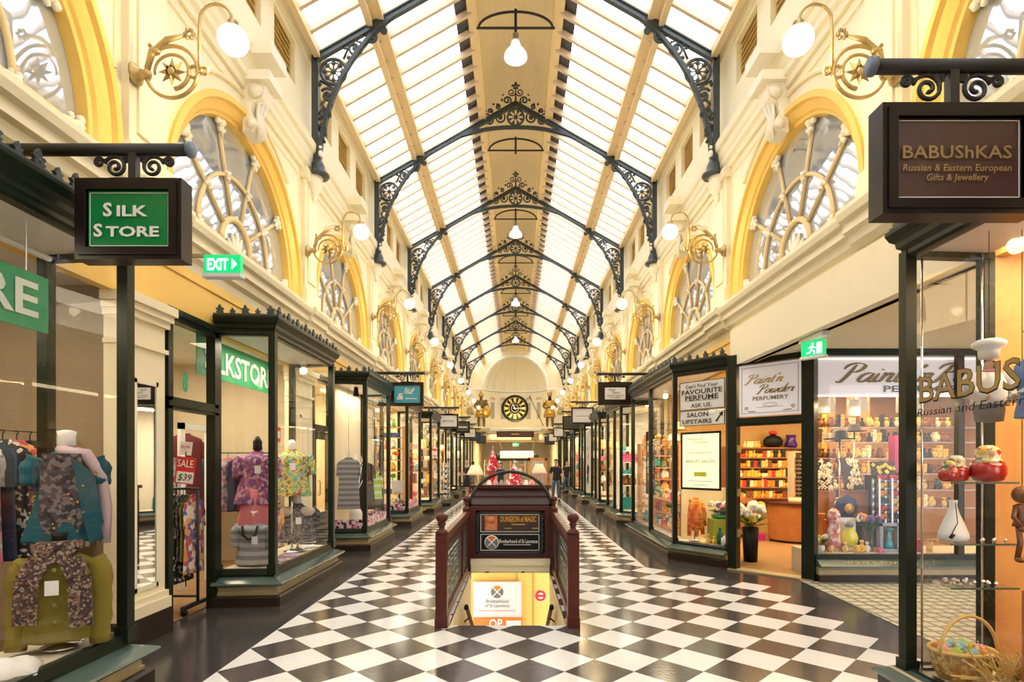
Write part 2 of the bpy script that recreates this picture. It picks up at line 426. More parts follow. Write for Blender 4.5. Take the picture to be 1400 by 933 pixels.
def script_mb(word, right, up, origin, width, slant=.42, pen=.085, depth=.004, height=None):
    """handwritten style lettering drawn with a broad pen; origin is the middle of the base line"""
    mb = MB(); x = 0.; quads = []
    for ch in word:
        adv, strokes = SCRIPT[ch]
        for st in strokes:
            P = [Vector((p[0] + x + slant * p[1] , p[1])) for p in st]; pts = []
            for i in range(len(P) - 1):
                p0, p1, p2, p3 = P[max(i - 1, 0)], P[i], P[i + 1], P[min(i + 2, len(P) - 1)]
                for k in range(6):
                    t = k / 6; pts.append(.5 * ((2 * p1) + (p2 - p0) * t + (2 * p0 - 5 * p1 + 4 * p2 - p3) * t * t + (3 * p1 - p0 - 3 * p2 + p3) * t ** 3))
            pts.append(P[-1]); L_, R_ = [], []
            for i, p in enumerate(pts):
                d = (pts[min(i + 1, len(pts) - 1)] - pts[max(i - 1, 0)]); d = d.normalized() if d.length > 1e-6 else Vector((0, 1))
                f = min(i, len(pts) - 1 - i) / max(1, len(pts) - 1); wd = pen * (.34 + .66 * abs(d.dot(Vector((slant, 1)).normalized())) ** 2) * (.45 + min(.55, f * 3)); q = Vector((-d.y, d.x)) * wd / 2
                L_.append(p + q); R_.append(p - q)
            quads.append((L_, R_))
        x += adv
    xs = [p.x for l, r in quads for p in l + r]; k = width / (max(xs) - min(xs)); xm = (max(xs) + min(xs)) / 2
    right = Vector(right).normalized(); up = Vector(up).normalized(); nrm = right.cross(up); o = Vector(origin)
    for i, (l, r) in enumerate(quads):
        ky = height or k; mb.strip([o + right * ((p.x - xm) * k) + up * (p.y * ky) + nrm * (depth + .0002 * i) for p in l], [o + right * ((p.x - xm) * k) + up * (p.y * ky) + nrm * (depth + .0002 * i) for p in r])
    return mb
# ------------------------------------------------------------------ camera, world
cam_d = bpy.data.cameras.new('camera'); cam = bpy.data.objects.new('camera', cam_d); COL.objects.link(cam)
cam.location = (0, 0, 1.6); cam.rotation_euler = (PI / 2, 0, 0)
cam_d.sensor_width = 36; cam_d.lens = 760 / 1400 * 36; cam_d.shift_x = -5 / 1400; cam_d.shift_y = 166.5 / 1400
cam_d.clip_start = .05; cam_d.clip_end = 200
sc.camera = cam
w = bpy.data.worlds.new('sky'); sc.world = w; w.use_nodes = True
WN, WL = w.node_tree.nodes, w.node_tree.links
bg = WN['Background']; bg.inputs['Strength'].default_value = 2.85
tcw = WN.new('ShaderNodeTexCoord'); nzw = WN.new('ShaderNodeTexNoise'); nzw.inputs['Scale'].default_value = 2.5; nzw.inputs['Detail'].default_value = 3
WL.new(tcw.outputs['Generated'], nzw.inputs['Vector'])
crw = WN.new('ShaderNodeValToRGB'); crw.color_ramp.elements[0].position = .35; crw.color_ramp.elements[0].color = (.78, .86, 1, 1)
crw.color_ramp.elements[1].position = .6; crw.color_ramp.elements[1].color = (1, 1, 1, 1)
WL.new(nzw.outputs['Fac'], crw.inputs['Fac']); WL.new(crw.outputs['Color'], bg.inputs['Color'])

# ------------------------------------------------------------------ dimensions
WX = 3.4                    # upper wall plane
BAY = 4.0; TR0 = 9.05       # roof arches stand at TR0 + 4k; lunettes between them
YB, YE = -14.95, 40.0        # back and far ends of the nave
LC = [7.05 + BAY * k for k in range(-5, 8)]
EAVE = (3.28, 8.27); RIDGE_X = .8; SLOPE = .57
def roof_z(x): return EAVE[1] + SLOPE * (EAVE[0] - abs(x))
SX0, SX1, SY0, SY1 = -.66, .50, 5.46, 8.22     # stairwell opening

# floor with the stair opening cut out
b = MB()
xs = [-3.5, SX0, SX1, 13.0]; ys = [YB, SY0, SY1, 62]
for i in range(3):
    for j in range(3):
        if i == 1 and j == 1: continue
        b.quad((xs[i], ys[j], 0), (xs[i + 1], ys[j], 0), (xs[i + 1], ys[j + 1], 0), (xs[i], ys[j + 1], 0))
for (p, q) in (((SX0, SY0), (SX1, SY0)), ((SX1, SY0), (SX1, SY1)), ((SX1, SY1), (SX0, SY1)), ((SX0, SY1), (SX0, SY0))):
    b.quad((*p, 0), (*q, 0), (*q, -.03), (*p, -.03))
b.build('floor', M['floor'], origin=(0, 0, 0), weld=True)['kind'] = 'structure'
# side passage floor: cream mosaic with a darker slanting border
b = MB()
poly = [(3.86, 7.62), (3.72, 5.2), (3.72, 4.3), (13, 4.3), (13, 7.62)]
b.add([(x, y, .004) for x, y in poly], [(0, 1, 2, 3, 4)])
b.build('floor_passage', M['mosaic'], origin=(3.8, 4.3, 0))['kind'] = 'structure'

def wall_polys(mb, s, yc):
    """one bay of the upper wall with its round-headed opening"""
    x = s * WX; r = 1.66; zc = 4.3; zt = 6.62; z0 = 4.0; y0, y1 = yc - 2, yc + 2
    angs = sorted(set([PI * i / 30 for i in range(31)] + [math.atan2(zt - zc, 2), PI - math.atan2(zt - zc, 2)]))
    A = []; B = []
    for a in angs:
        c, sn = math.cos(a), math.sin(a)
        A.append((x, yc + r * c, zc + r * sn))
        k = min(2 / abs(c) if abs(c) > 1e-6 else 1e9, (zt - zc) / sn if sn > 1e-6 else 1e9)
        B.append((x, yc + k * c, zc + k * sn))
    mb.strip(A, B)
    mb.quad((x, y0, z0), (x, yc - r, z0), (x, yc - r, zc), (x, y0, zc))
    mb.quad((x, y1, z0), (x, yc + r, z0), (x, yc + r, zc), (x, y1, zc))
    mb.quad((x, y0, 3.6), (x, y1, 3.6), (x, y1, z0), (x, y0, z0))

def attic(mb, rec, s, y0, y1, opens):
    """attic wall with small recessed louvred openings"""
    x = s * WX; xr = s * (WX + .07); z0, z1, za, zb = 6.62, 8.34, 7.42, 8.08
    cuts = [y0] + [c for o in opens for c in o] + [y1]
    for i in range(len(cuts) - 1):
        a, c = cuts[i], cuts[i + 1]
        if i % 2 == 0: mb.quad((x, a, z0), (x, c, z0), (x, c, z1), (x, a, z1))
        else:
            mb.quad((x, a, z0), (x, c, z0), (x, c, za), (x, a, za)); mb.quad((x, a, zb), (x, c, zb), (x, c, z1), (x, a, z1))
            mb.quad((x, a, za), (xr, a, za), (xr, a, zb), (x, a, zb)); mb.quad((x, c, za), (xr, c, za), (xr, c, zb), (x, c, zb))
            mb.quad((x, a, za), (xr, a, za), (xr, c, za), (x, c, za)); mb.quad((x, a, zb), (xr, a, zb), (xr, c, zb), (x, c, zb))
            rec.quad((xr, a, za), (xr, c, za), (xr, c, zb), (xr, a, zb))
            for q in range(7):
                z = za + .05 + q * .088
                rec.add([(xr, a + .03, z + .06), (xr, c - .03, z + .06), (xr - s * .04, c - .03, z), (xr - s * .04, a + .03, z)], [(0, 1, 2, 3)])

CORN_LO = [(-.02, 3.6), (.03, 3.6), (.05, 3.68), (.10, 3.72), (.12, 3.80), (.17, 3.82), (.17, 3.91), (.22, 3.93), (.24, 3.99), (.24, 4.03), (-.02, 4.07)]
CORN_HI = [(-.02, 6.26), (.04, 6.26), (.05, 6.34), (.09, 6.38), (.09, 6.46), (.11, 6.5), (.12, 6.6), (.16, 6.64), (.17, 6.72), (.17, 6.76), (-.02, 6.82)]
def along(mb, prof, s, y0, y1, x=WX):
    mb.prism([(s * (x - o), z) for o, z in prof], lambda u, v, w_: (u, w_, v), y0, y1)

LOUVRE = mat('gold_louvres', (.80, .62, .30), .6, var=.1)
WINDOW_NO = [0]
def lunette(s, yc, detail=True):
    WINDOW_NO[0] += 1
    x = s * (WX + .16); zc = 4.3; r = 1.47
    root = empty('window_%d' % WINDOW_NO[0], (x, yc, 4.05), kind='structure')
    g = MB(); pts = [(x, yc + r, 4.05)] + [(x, yc + r * math.cos(PI * i / 40), zc + r * math.sin(PI * i / 40)) for i in range(41)] + [(x, yc - r, 4.05)]
    g.add(pts, [tuple(range(len(pts)))]); g.build('pane', M['lunette'], root)
    xi = x - s * .02
    m = MB(); ex = (0, 1, 0); ez = (0, 0, 1)
    def arc(rad, a0, a1, n): return [(xi, yc + rad * math.cos(a0 + (a1 - a0) * i / n), zc + rad * math.sin(a0 + (a1 - a0) * i / n)) for i in range(n + 1)]
    m.tube(arc(.86, 0, PI, 22), .027, 6); m.tube([(xi, yc + .86, 4.06), (xi, yc + .86, zc)], .027, 6); m.tube([(xi, yc - .86, 4.06), (xi, yc - .86, zc)], .027, 6)
    m.tube(arc(.36, 0, PI, 14), .038, 6); m.tube([(xi, yc + .36, 4.06), (xi, yc + .36, zc)], .038, 6); m.tube([(xi, yc - .36, 4.06), (xi, yc - .36, zc)], .038, 6)
    angs = [PI * k / 5 for k in range(1, 5)]
    for a in angs:
        p = (xi, yc + .36 * math.cos(a), zc + .36 * math.sin(a)); q = (xi, yc + r * math.cos(a), zc + r * math.sin(a))
        m.tube([p, q], .026, 6)
    for sg in (-1, 1): m.tube([(xi, yc + sg * .36, zc), (xi, yc + sg * r, zc)], .03, 6)
    m.box(min(xi, x), max(xi, x) , yc - r, yc + r, 4.05, 4.12)
    m.build('glazing_bars', M['gold_paint'], root)
    if detail:
        o = MB()
        for a in [0] + angs + [PI]:
            for (rad, k) in ((r - .06, .95), (.86, .6)):
                c = Vector((xi - s * .03, yc + rad * math.cos(a), zc + rad * math.sin(a)))
                rv = Vector((0, math.cos(a), math.sin(a))); tv = Vector((0, -math.sin(a), math.cos(a)))
                o.ball(c, .055 * k, 8)
                for sg in (-1, 1):
                    o.ball(c + tv * (.065 * k * sg) + rv * .02, .042 * k, 7); o.ball(c + tv * (.05 * k * sg) - rv * .075 * k, .03 * k, 6)
                o.tube([c, c - rv * (.16 * k)], [.04 * k, .012], 6)
        o.build('plaster_ornament', M['white_stucco'], root)
        h = MB()      # shell in the hub
        for k in range(7):
            a = PI * (k + .5) / 7
            c = Vector((xi + s * .0, yc + .03 * math.cos(a), 4.16)); e = Vector((xi, yc + .27 * math.cos(a), 4.14 + .36 * math.sin(a)))
            h.tube([c, c.lerp(e, .6), e], [.015, .035, .02], 6)
        h.ball((xi, yc, 4.16), .06, 8); h.build('shell', M['white_stucco'], root)
    return root

def side_wall(s, name):
    b = MB(); rec = MB()
    for yc in LC:
        wall_polys(b, s, yc)
        attic(b, rec, s, yc - 2, yc + 2, [(yc - 1.52, yc - .78), (yc - .37, yc + .37), (yc + .78, yc + 1.52)])
    for (a, c) in ((YB, LC[0] - 2), (LC[-1] + 2, YE)):
        if c - a > .01: b.quad((s * WX, a, 3.6), (s * WX, c, 3.6), (s * WX, c, 8.34), (s * WX, a, 8.34))
    wall = b.build(name, M['cream_pale'], origin=(s * WX, 0, 3.6), weld=True); wall['kind'] = 'structure'
    rec.build('louvre', LOUVRE, wall)
    c = MB(); along(c, CORN_LO, s, YB, YE); along(c, CORN_HI, s, YB, YE)
    c.build('cornice', M['cream_pale'], wall)
    y = MB(); y.box(*sorted((s * (WX + .08), s * (WX - .012))), YB, YE, 3.06, 3.6)
    y.box(*sorted((s * (WX + .06), s * (WX - .03))), YB, YE, 3.50, 3.6)
    y.build('frieze', M['yellow'], wall)
    e = MB(); along(e, [(-.02, 8.14), (.05, 8.14), (.07, 8.2), (.13, 8.24), (.13, 8.36), (-.02, 8.4)], s, YB, YE); e.build('eaves_moulding', M['cream_pale'], wall)
    for yc in LC:
        zc = 4.3
        a = MB(); prof = [(1.68, WX - .012), (1.70, WX - .05), (1.63, WX - .055), (1.615, WX - .012), (1.58, WX + .0), (1.52, WX + .03), (1.50, WX + .06), (1.47, WX + .07), (1.45, WX + .18), (1.69, WX + .18)]
        rings = [[(s * px, yc + pr, 4.03) for pr, px in prof]]
        for i in range(37):
            t = PI * i / 36
            rings.append([(s * px, yc + pr * math.cos(t), zc + pr * math.sin(t)) for pr, px in prof])
        rings.append([(s * px, yc - pr, 4.03) for pr, px in prof])
        a.rings([[Vector(p) for p in r_] for r_ in rings], True, True, False)
        a.build('arch_band', M['yellow'], wall)
        hm = MB(); hm.tube([(s * (WX - .01), yc + 1.88 * math.cos(t), zc + 1.88 * math.sin(t)) for t in [PI * (.28 + .44 * i / 16) for i in range(17)]], .03, 6)
        # thin panel mouldings in the spandrels
        for sg in (-1, 1):
            pts = [(s * (WX - .004), yc + sg * 1.66, 4.95), (s * (WX - .004), yc + sg * 1.66, 6.12), (s * (WX - .004), yc + sg * .55, 6.12)]
            hm.tube(pts, .016, 4)
        hm.build('hood_mould', M['cream'], wall)
        k = MB()      # scrolled console at the crown of the arch
        pr = [(0, 5.72), (.10, 5.74), (.17, 5.82), (.15, 5.90), (.10, 5.98), (.13, 6.08), (.24, 6.16), (.27, 6.26), (.27, 6.34), (0, 6.34)]
        k.prism([(s * (WX - o), z) for o, z in pr], lambda u, v, w_: (u, w_, v), yc - .13, yc + .13)
        for sg in (-1, 1):
            k.lathe([(0, 0), (.085, 0), (.085, .02), (.04, .03), (0, .03)], (s * (WX - .17), yc + sg * .13 - (0.03 if sg < 0 else 0), 6.22), 12, 'Y')
            k.lathe([(0, 0), (.06, 0), (.06, .02), (0, .03)], (s * (WX - .11), yc + sg * .13 - (0.03 if sg < 0 else 0), 5.82), 10, 'Y')
        for q in range(3): k.tube([(s * (WX - .17 - .02 * q), yc + (q - 1) * .06, 6.15), (s * (WX - .155), yc + (q - 1) * .05, 5.98), (s * (WX - .19), yc + (q - 1) * .045, 5.80), (s * (WX - .13), yc + (q - 1) * .03, 5.66)], [.03, .025, .035, .01], 6)
        k.box(*sorted((s * WX, s * (WX - .36))), yc - .19, yc + .19, 6.34, 6.46)
        k.box(*sorted((s * WX, s * (WX - .40))), yc - .22, yc + .22, 6.64, 6.80)
        k.build('console', M['white_stucco'] if yc < 9 else M['cream_pale'], wall)
        if yc > -2: lunette(s, yc, yc < 30)
    for yt in [LC[0] - 2 + BAY * i for i in range(len(LC) + 1)]:
        p = MB()
        p.box(*sorted((s * (WX + .02), s * (WX - .07))), yt - .26, yt + .26, 4.05, 6.28)
        p.box(*sorted((s * (WX + .02), s * (WX - .12))), yt - .31, yt + .31, 4.05, 4.36)
        p.box(*sorted((s * (WX + .02), s * (WX - .095))), yt - .17, yt + .17, 4.5, 6.0)
        p.box(*sorted((s * (WX + .02), s * (WX - .12))), yt - .30, yt + .30, 6.12, 6.27)
        pr = [(o + .05, z) for o, z in CORN_LO[2:]] ; along(p, [(-.02, 3.68)] + pr + [(-.02, 4.08)], s, yt - .36, yt + .36)
        p.build('pilaster', M['cream_pale'], wall)
        if yt > 6:
            u = MB(); u.lathe([(0, 5.84), (.03, 5.86), (.05, 5.92), (.035, 5.96), (.09, 6.02), (.125, 6.1), (.12, 6.2), (.14, 6.26)], (s * 3.27, yt, 0), 14); u.build('pendant_corbel', M['white_stucco'], wall)
    return wall
wall_l = side_wall(-1, 'wall_left'); wall_r = side_wall(1, 'wall_right')

# wall behind the camera closes the nave
b = MB(); b.box(-WX - .2, WX + .2, YB - .2, YB, 0, 10.8); b.build('wall_back', M['cream'])['kind'] = 'structure'

for s, nm in ((-1, 'wall_left_rear'), (1, 'wall_right_rear')):
    b = MB(); b.box(*sorted((s * 3.3, s * 3.42)), YB, -1.25, 0, 3.1); b.build(nm, M['cream'])['kind'] = 'structure'
# ------------------------------------------------------------------ roof
Y0R, Y1R = YB, YE
for s in (-1, 1):
    WINDOW_NO[0] += 1
    root = empty('window_%d' % WINDOW_NO[0], (s * 2, 16, 8.5), kind='structure')
    g = MB(); xa, xb = s * EAVE[0], s * RIDGE_X
    g.quad((xa, Y0R, roof_z(xa) + .03), (xa, Y1R, roof_z(xa) + .03), (xb, Y1R, roof_z(xb) + .03), (xb, Y0R, roof_z(xb) + .03)); g.build('pane', M['roof_glass'], root)
    bars = MB(); y = 1.05 - 16
    n = 0
    while y < Y1R:
        bars.bar((xa, y, roof_z(xa) - .015), (xb, y, roof_z(xb) - .015), .062, .10); y += BAY / 9
    bars.build('glazing_bars', mat('beige_glazing_bars', (.70, .54, .38), .5, var=.04), root)
    pu = MB()
    for dx in (-.09, .09):
        x = s * (2.28 + dx); pu.bar((x, Y0R, roof_z(x) - .03), (x, Y1R, roof_z(x) - .03), .10, .15)
    x = s * 2.28; pu.bar((x, Y0R, roof_z(x) - .02), (x, Y1R, roof_z(x) - .02), .10, .08)
    x = s * 3.22; pu.bar((x, Y0R, roof_z(x) - .05), (x, Y1R, roof_z(x) - .05), .10, .16)
    pu.build('purlin', M['cream_board'], root)
    gb = MB(); x = s * .80
    gb.bar((x, Y0R, roof_z(.8) + .06), (x, Y1R, roof_z(.8) + .06), .13, .22); gb.bar((s * .74, Y0R, roof_z(.8) + .14), (s * .74, Y1R, roof_z(.8) + .14), .10, .36)
    gb.build('lantern_beam', M['gold_paint'], root)
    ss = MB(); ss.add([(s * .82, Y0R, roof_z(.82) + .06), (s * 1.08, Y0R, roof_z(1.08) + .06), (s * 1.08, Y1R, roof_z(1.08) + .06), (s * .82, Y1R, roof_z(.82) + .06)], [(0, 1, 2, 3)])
    ss.build('lantern_shade_strip', M['lantern_shade'], root)  # dark strip standing in for the shaded lantern overhang above the glass
# lantern ceiling: shallow boarded vault
b = MB(); ang = [PI * i / 16 for i in range(17)]
prof = [(.76 * math.cos(a), 9.9 + .72 * math.sin(a)) for a in ang]
b.strip([(x, Y0R, z) for x, z in prof], [(x, Y1R, z) for x, z in prof], False)
m = mat('vault_boards', (.95, .83, .58), .55, var=.03)
N, L = nodes(m); wv = N.new('ShaderNodeTexWave'); wv.bands_direction = 'Y'; wv.inputs['Scale'].default_value = .8
tc = N.new('ShaderNodeTexCoord'); L.new(tc.outputs['Object'], wv.inputs['Vector']); bp = N.new('ShaderNodeBump'); bp.inputs['Strength'].default_value = .3; bp.inputs['Distance'].default_value = .02
L.new(wv.outputs['Fac'], bp.inputs['Height']); L.new(bp.outputs['Normal'], N['Principled BSDF'].inputs['Normal'])
ceil = b.build('ceiling', m, origin=(0, 0, 9.9)); ceil['kind'] = 'structure'

# ------------------------------------------------------------------ far wall with the niche
def far_wall():
    b = MB(); y = YE; r = 2.25; zs = 6.9; rz = 2.35; z0 = 3.86; n = 32
    top = 11.0; X = WX + .3
    # front: arched opening from z0 to the dome
    A = [(r, z0)] + [(r * math.cos(PI * i / n), zs + rz * math.sin(PI * i / n)) for i in range(n + 1)] + [(-r, z0)]
    Bp = []
    for (px, pz) in A:
        if pz <= zs: Bp.append((X if px > 0 else -X, pz))
        else:
            k = min(X / abs(px) if abs(px) > 1e-6 else 1e9, (top - zs) / (pz - zs)); Bp.append((px * k, zs + (pz - zs) * k))
    b.strip([(u, y, v) for u, v in A], [(u, y, v) for u, v in Bp])
    for sg in (-1, 1): b.quad((sg * X, y, top), (sg * X * .3, y, top), (sg * X, y, zs + 2), (sg * X, y, zs + 2.5))
    # cylindrical apse below, quarter dome above
    m_ = 20; rows = [z0, 4.6, 5.2, 6.2, zs]
    for i in range(len(rows) - 1):
        b.strip([(-r * math.cos(PI * k / m_), y + r * .7 * math.sin(PI * k / m_), rows[i]) for k in range(m_ + 1)], [(-r * math.cos(PI * k / m_), y + r * .7 * math.sin(PI * k / m_), rows[i + 1]) for k in range(m_ + 1)], True)
    h = 12
    for i in range(h):
        p0, p1 = PI / 2 * i / h, PI / 2 * (i + 1) / h
        b.strip([(-r * math.cos(PI * k / m_) * math.cos(p0), y + r * .7 * math.sin(PI * k / m_) * math.cos(p0), zs + rz * math.sin(p0)) for k in range(m_ + 1)],
                [(-r * math.cos(PI * k / m_) * math.cos(p1), y + r * .7 * math.sin(PI * k / m_) * math.cos(p1), zs + rz * math.sin(p1)) for k in range(m_ + 1)], True)
    b.add([(-r * math.cos(PI * k / m_), y + r * .7 * math.sin(PI * k / m_), z0) for k in range(m_ + 1)], [tuple(range(m_ + 1))])
    wl = b.build('wall_far', M['cream'], origin=(0, y, z0), weld=False); wl['kind'] = 'structure'
    c = MB()
    c.tube([(-(r - .03) * math.cos(PI * k / m_), y + (r - .03) * .7 * math.sin(PI * k / m_), zs) for k in range(m_ + 1)], .07, 6)
    c.tube([((r + .08) * math.cos(PI * k / 30), y - .02, zs + (rz + .08) * math.sin(PI * k / 30)) for k in range(31)], .08, 6)
    for k in range(1, 8):
        a = PI * k / 8
        c.tube([(-(r - .02) * math.cos(a) * math.cos(p), y + (r - .02) * .7 * math.sin(a) * math.cos(p), zs + (rz - .02) * math.sin(p)) for p in [PI / 2 * q / 10 for q in range(11)]], .025, 5)
    for sg in (-1, 1):
        c.box(*sorted((sg * r, sg * 3.4)), y - .10, y, 6.84, 7.0); c.box(*sorted((sg * 2.9, sg * 3.38)), y - .12, y, 3.9, 6.84)
        c.box(*sorted((sg * 2.28, sg * 2.42)), y - .08, y, 3.9, 6.84)
    c.box(-3.4, 3.4, y - .25, y - .02, 3.86, 4.02); c.box(-3.4, 3.4, y - .12, y - .02, 4.02, 4.12)
    c.build('moulding', M['white_stucco'], wl)
    for a in (.22, .36, .64, .78):       # tall niches with rounded hoods
        t = PI * a; ctr = Vector((-(r - .03) * math.cos(t), y + (r - .03) * .7 * math.sin(t), 0)); tv = Vector((math.sin(t), .7 * math.cos(t), 0)).normalized(); nv = Vector((math.cos(t), -math.sin(t), 0)) * .02
        q = MB(); hw = .17
        pts = [(-hw, 4.85), (hw, 4.85)] + [(hw * math.cos(PI * i / 10), 6.0) for i in ()] + [(hw, 6.05), (-hw, 6.05)]
        q.add([ctr + tv * u + Vector((0, 0, v)) + nv for u, v in pts], [tuple(range(len(pts)))])
        q.build('niche_panel', mat('greige_panel', (.45, .40, .32), .6), wl)
        q = MB(); q.tube([ctr + tv * (.2 * math.cos(PI * i / 12)) + Vector((0, 0, 6.25 + .2 * math.sin(PI * i / 12))) + nv for i in range(13)], .035, 5)
        q.tube([ctr + tv * (.1 * math.cos(PI * i / 8)) + Vector((0, 0, 6.25 + .12 * math.sin(PI * i / 8))) + nv for i in range(9)], .03, 5)
        q.build('niche_hood', M['cream_board'], wl)
    return wl
far_wall()
# passage beyond the niche
b = MB(); b.box(-3.6, 3.6, YE + .1, 60, 3.84, 3.95); b.build('ceiling_far', M['cream'])['kind'] = 'structure'
for k, yb in enumerate((42.5, 47)):
    b = MB(); b.box(-3.4, 3.4, yb, yb + .5, 3.35, 3.84); b.build('beam_far', M['cream_board'])['kind'] = 'structure'
for s, nm in ((-1, 'wall_far_left'), (1, 'wall_far_right')):
    b = MB(); b.box(*sorted((s * 3.45, s * 3.6)), YE, 60, 0, 3.84); b.build(nm, M['shop_wall'])['kind'] = 'structure'
b = MB(); b.box(-3.6, 3.6, 60, 60.2, 0, 3.9); b.build('wall_street', M['shop_wall_white'])['kind'] = 'structure'

# ------------------------------------------------------------------ stairwell below the floor
b = MB()
b.box(SX0 - .12, SX0, SY0, SY1 + .02, -2.6, -.002); b.box(SX1, SX1 + .12, SY0, SY1 + .02, -2.6, -.002)
b.build('wall_stair_sides', mat('cream_stair_wall', (.84, .72, .44), .5))['kind'] = 'structure'
b = MB(); b.box(-2.0, 2.0, 9.4, 9.55, -2.7, -.03); b.box(-2.0, -1.9, SY1, 9.4, -2.7, -.03); b.box(1.9, 2, SY1, 9.4, -2.7, -.03)
st = b.build('wall_stair_foot', M['yellow']); st['kind'] = 'structure'
q = MB(); 
for x in (-1.2, .02, .3, .62): q.box(x - .012, x + .012, 9.385, 9.4, -2.6, -.2)
q.build('panel_joint', mat('ochre_joint', (.55, .36, .10), .5), st)
b = MB(); b.box(-2, 2, SY1 + .02, 9.55, -.02, -.004); b.build('ceiling_stair', M['cream'])['kind'] = 'structure'
b = MB()
for i in range(14):
    b.box(SX0, SX1, SY0 + .27 * i, SY0 + .27 * (i + 1), -2.7, -.18 * (i + 1))
b.build('floor_stair_steps', mat('grey_stone_steps', (.3, .29, .28), .6))['kind'] = 'structure'
b = MB(); b.box(SX0 - .02, SX1 + .02, SY1 - .05, SY1 + .04, .0, .19); b.box(SX0 + .35, SX1 - .06, SY1 - .07, SY1 - .05, .09, .13)
b.build('trim_1', mat('cream_kerb', (.95, .87, .62), .5))['kind'] = 'structure'
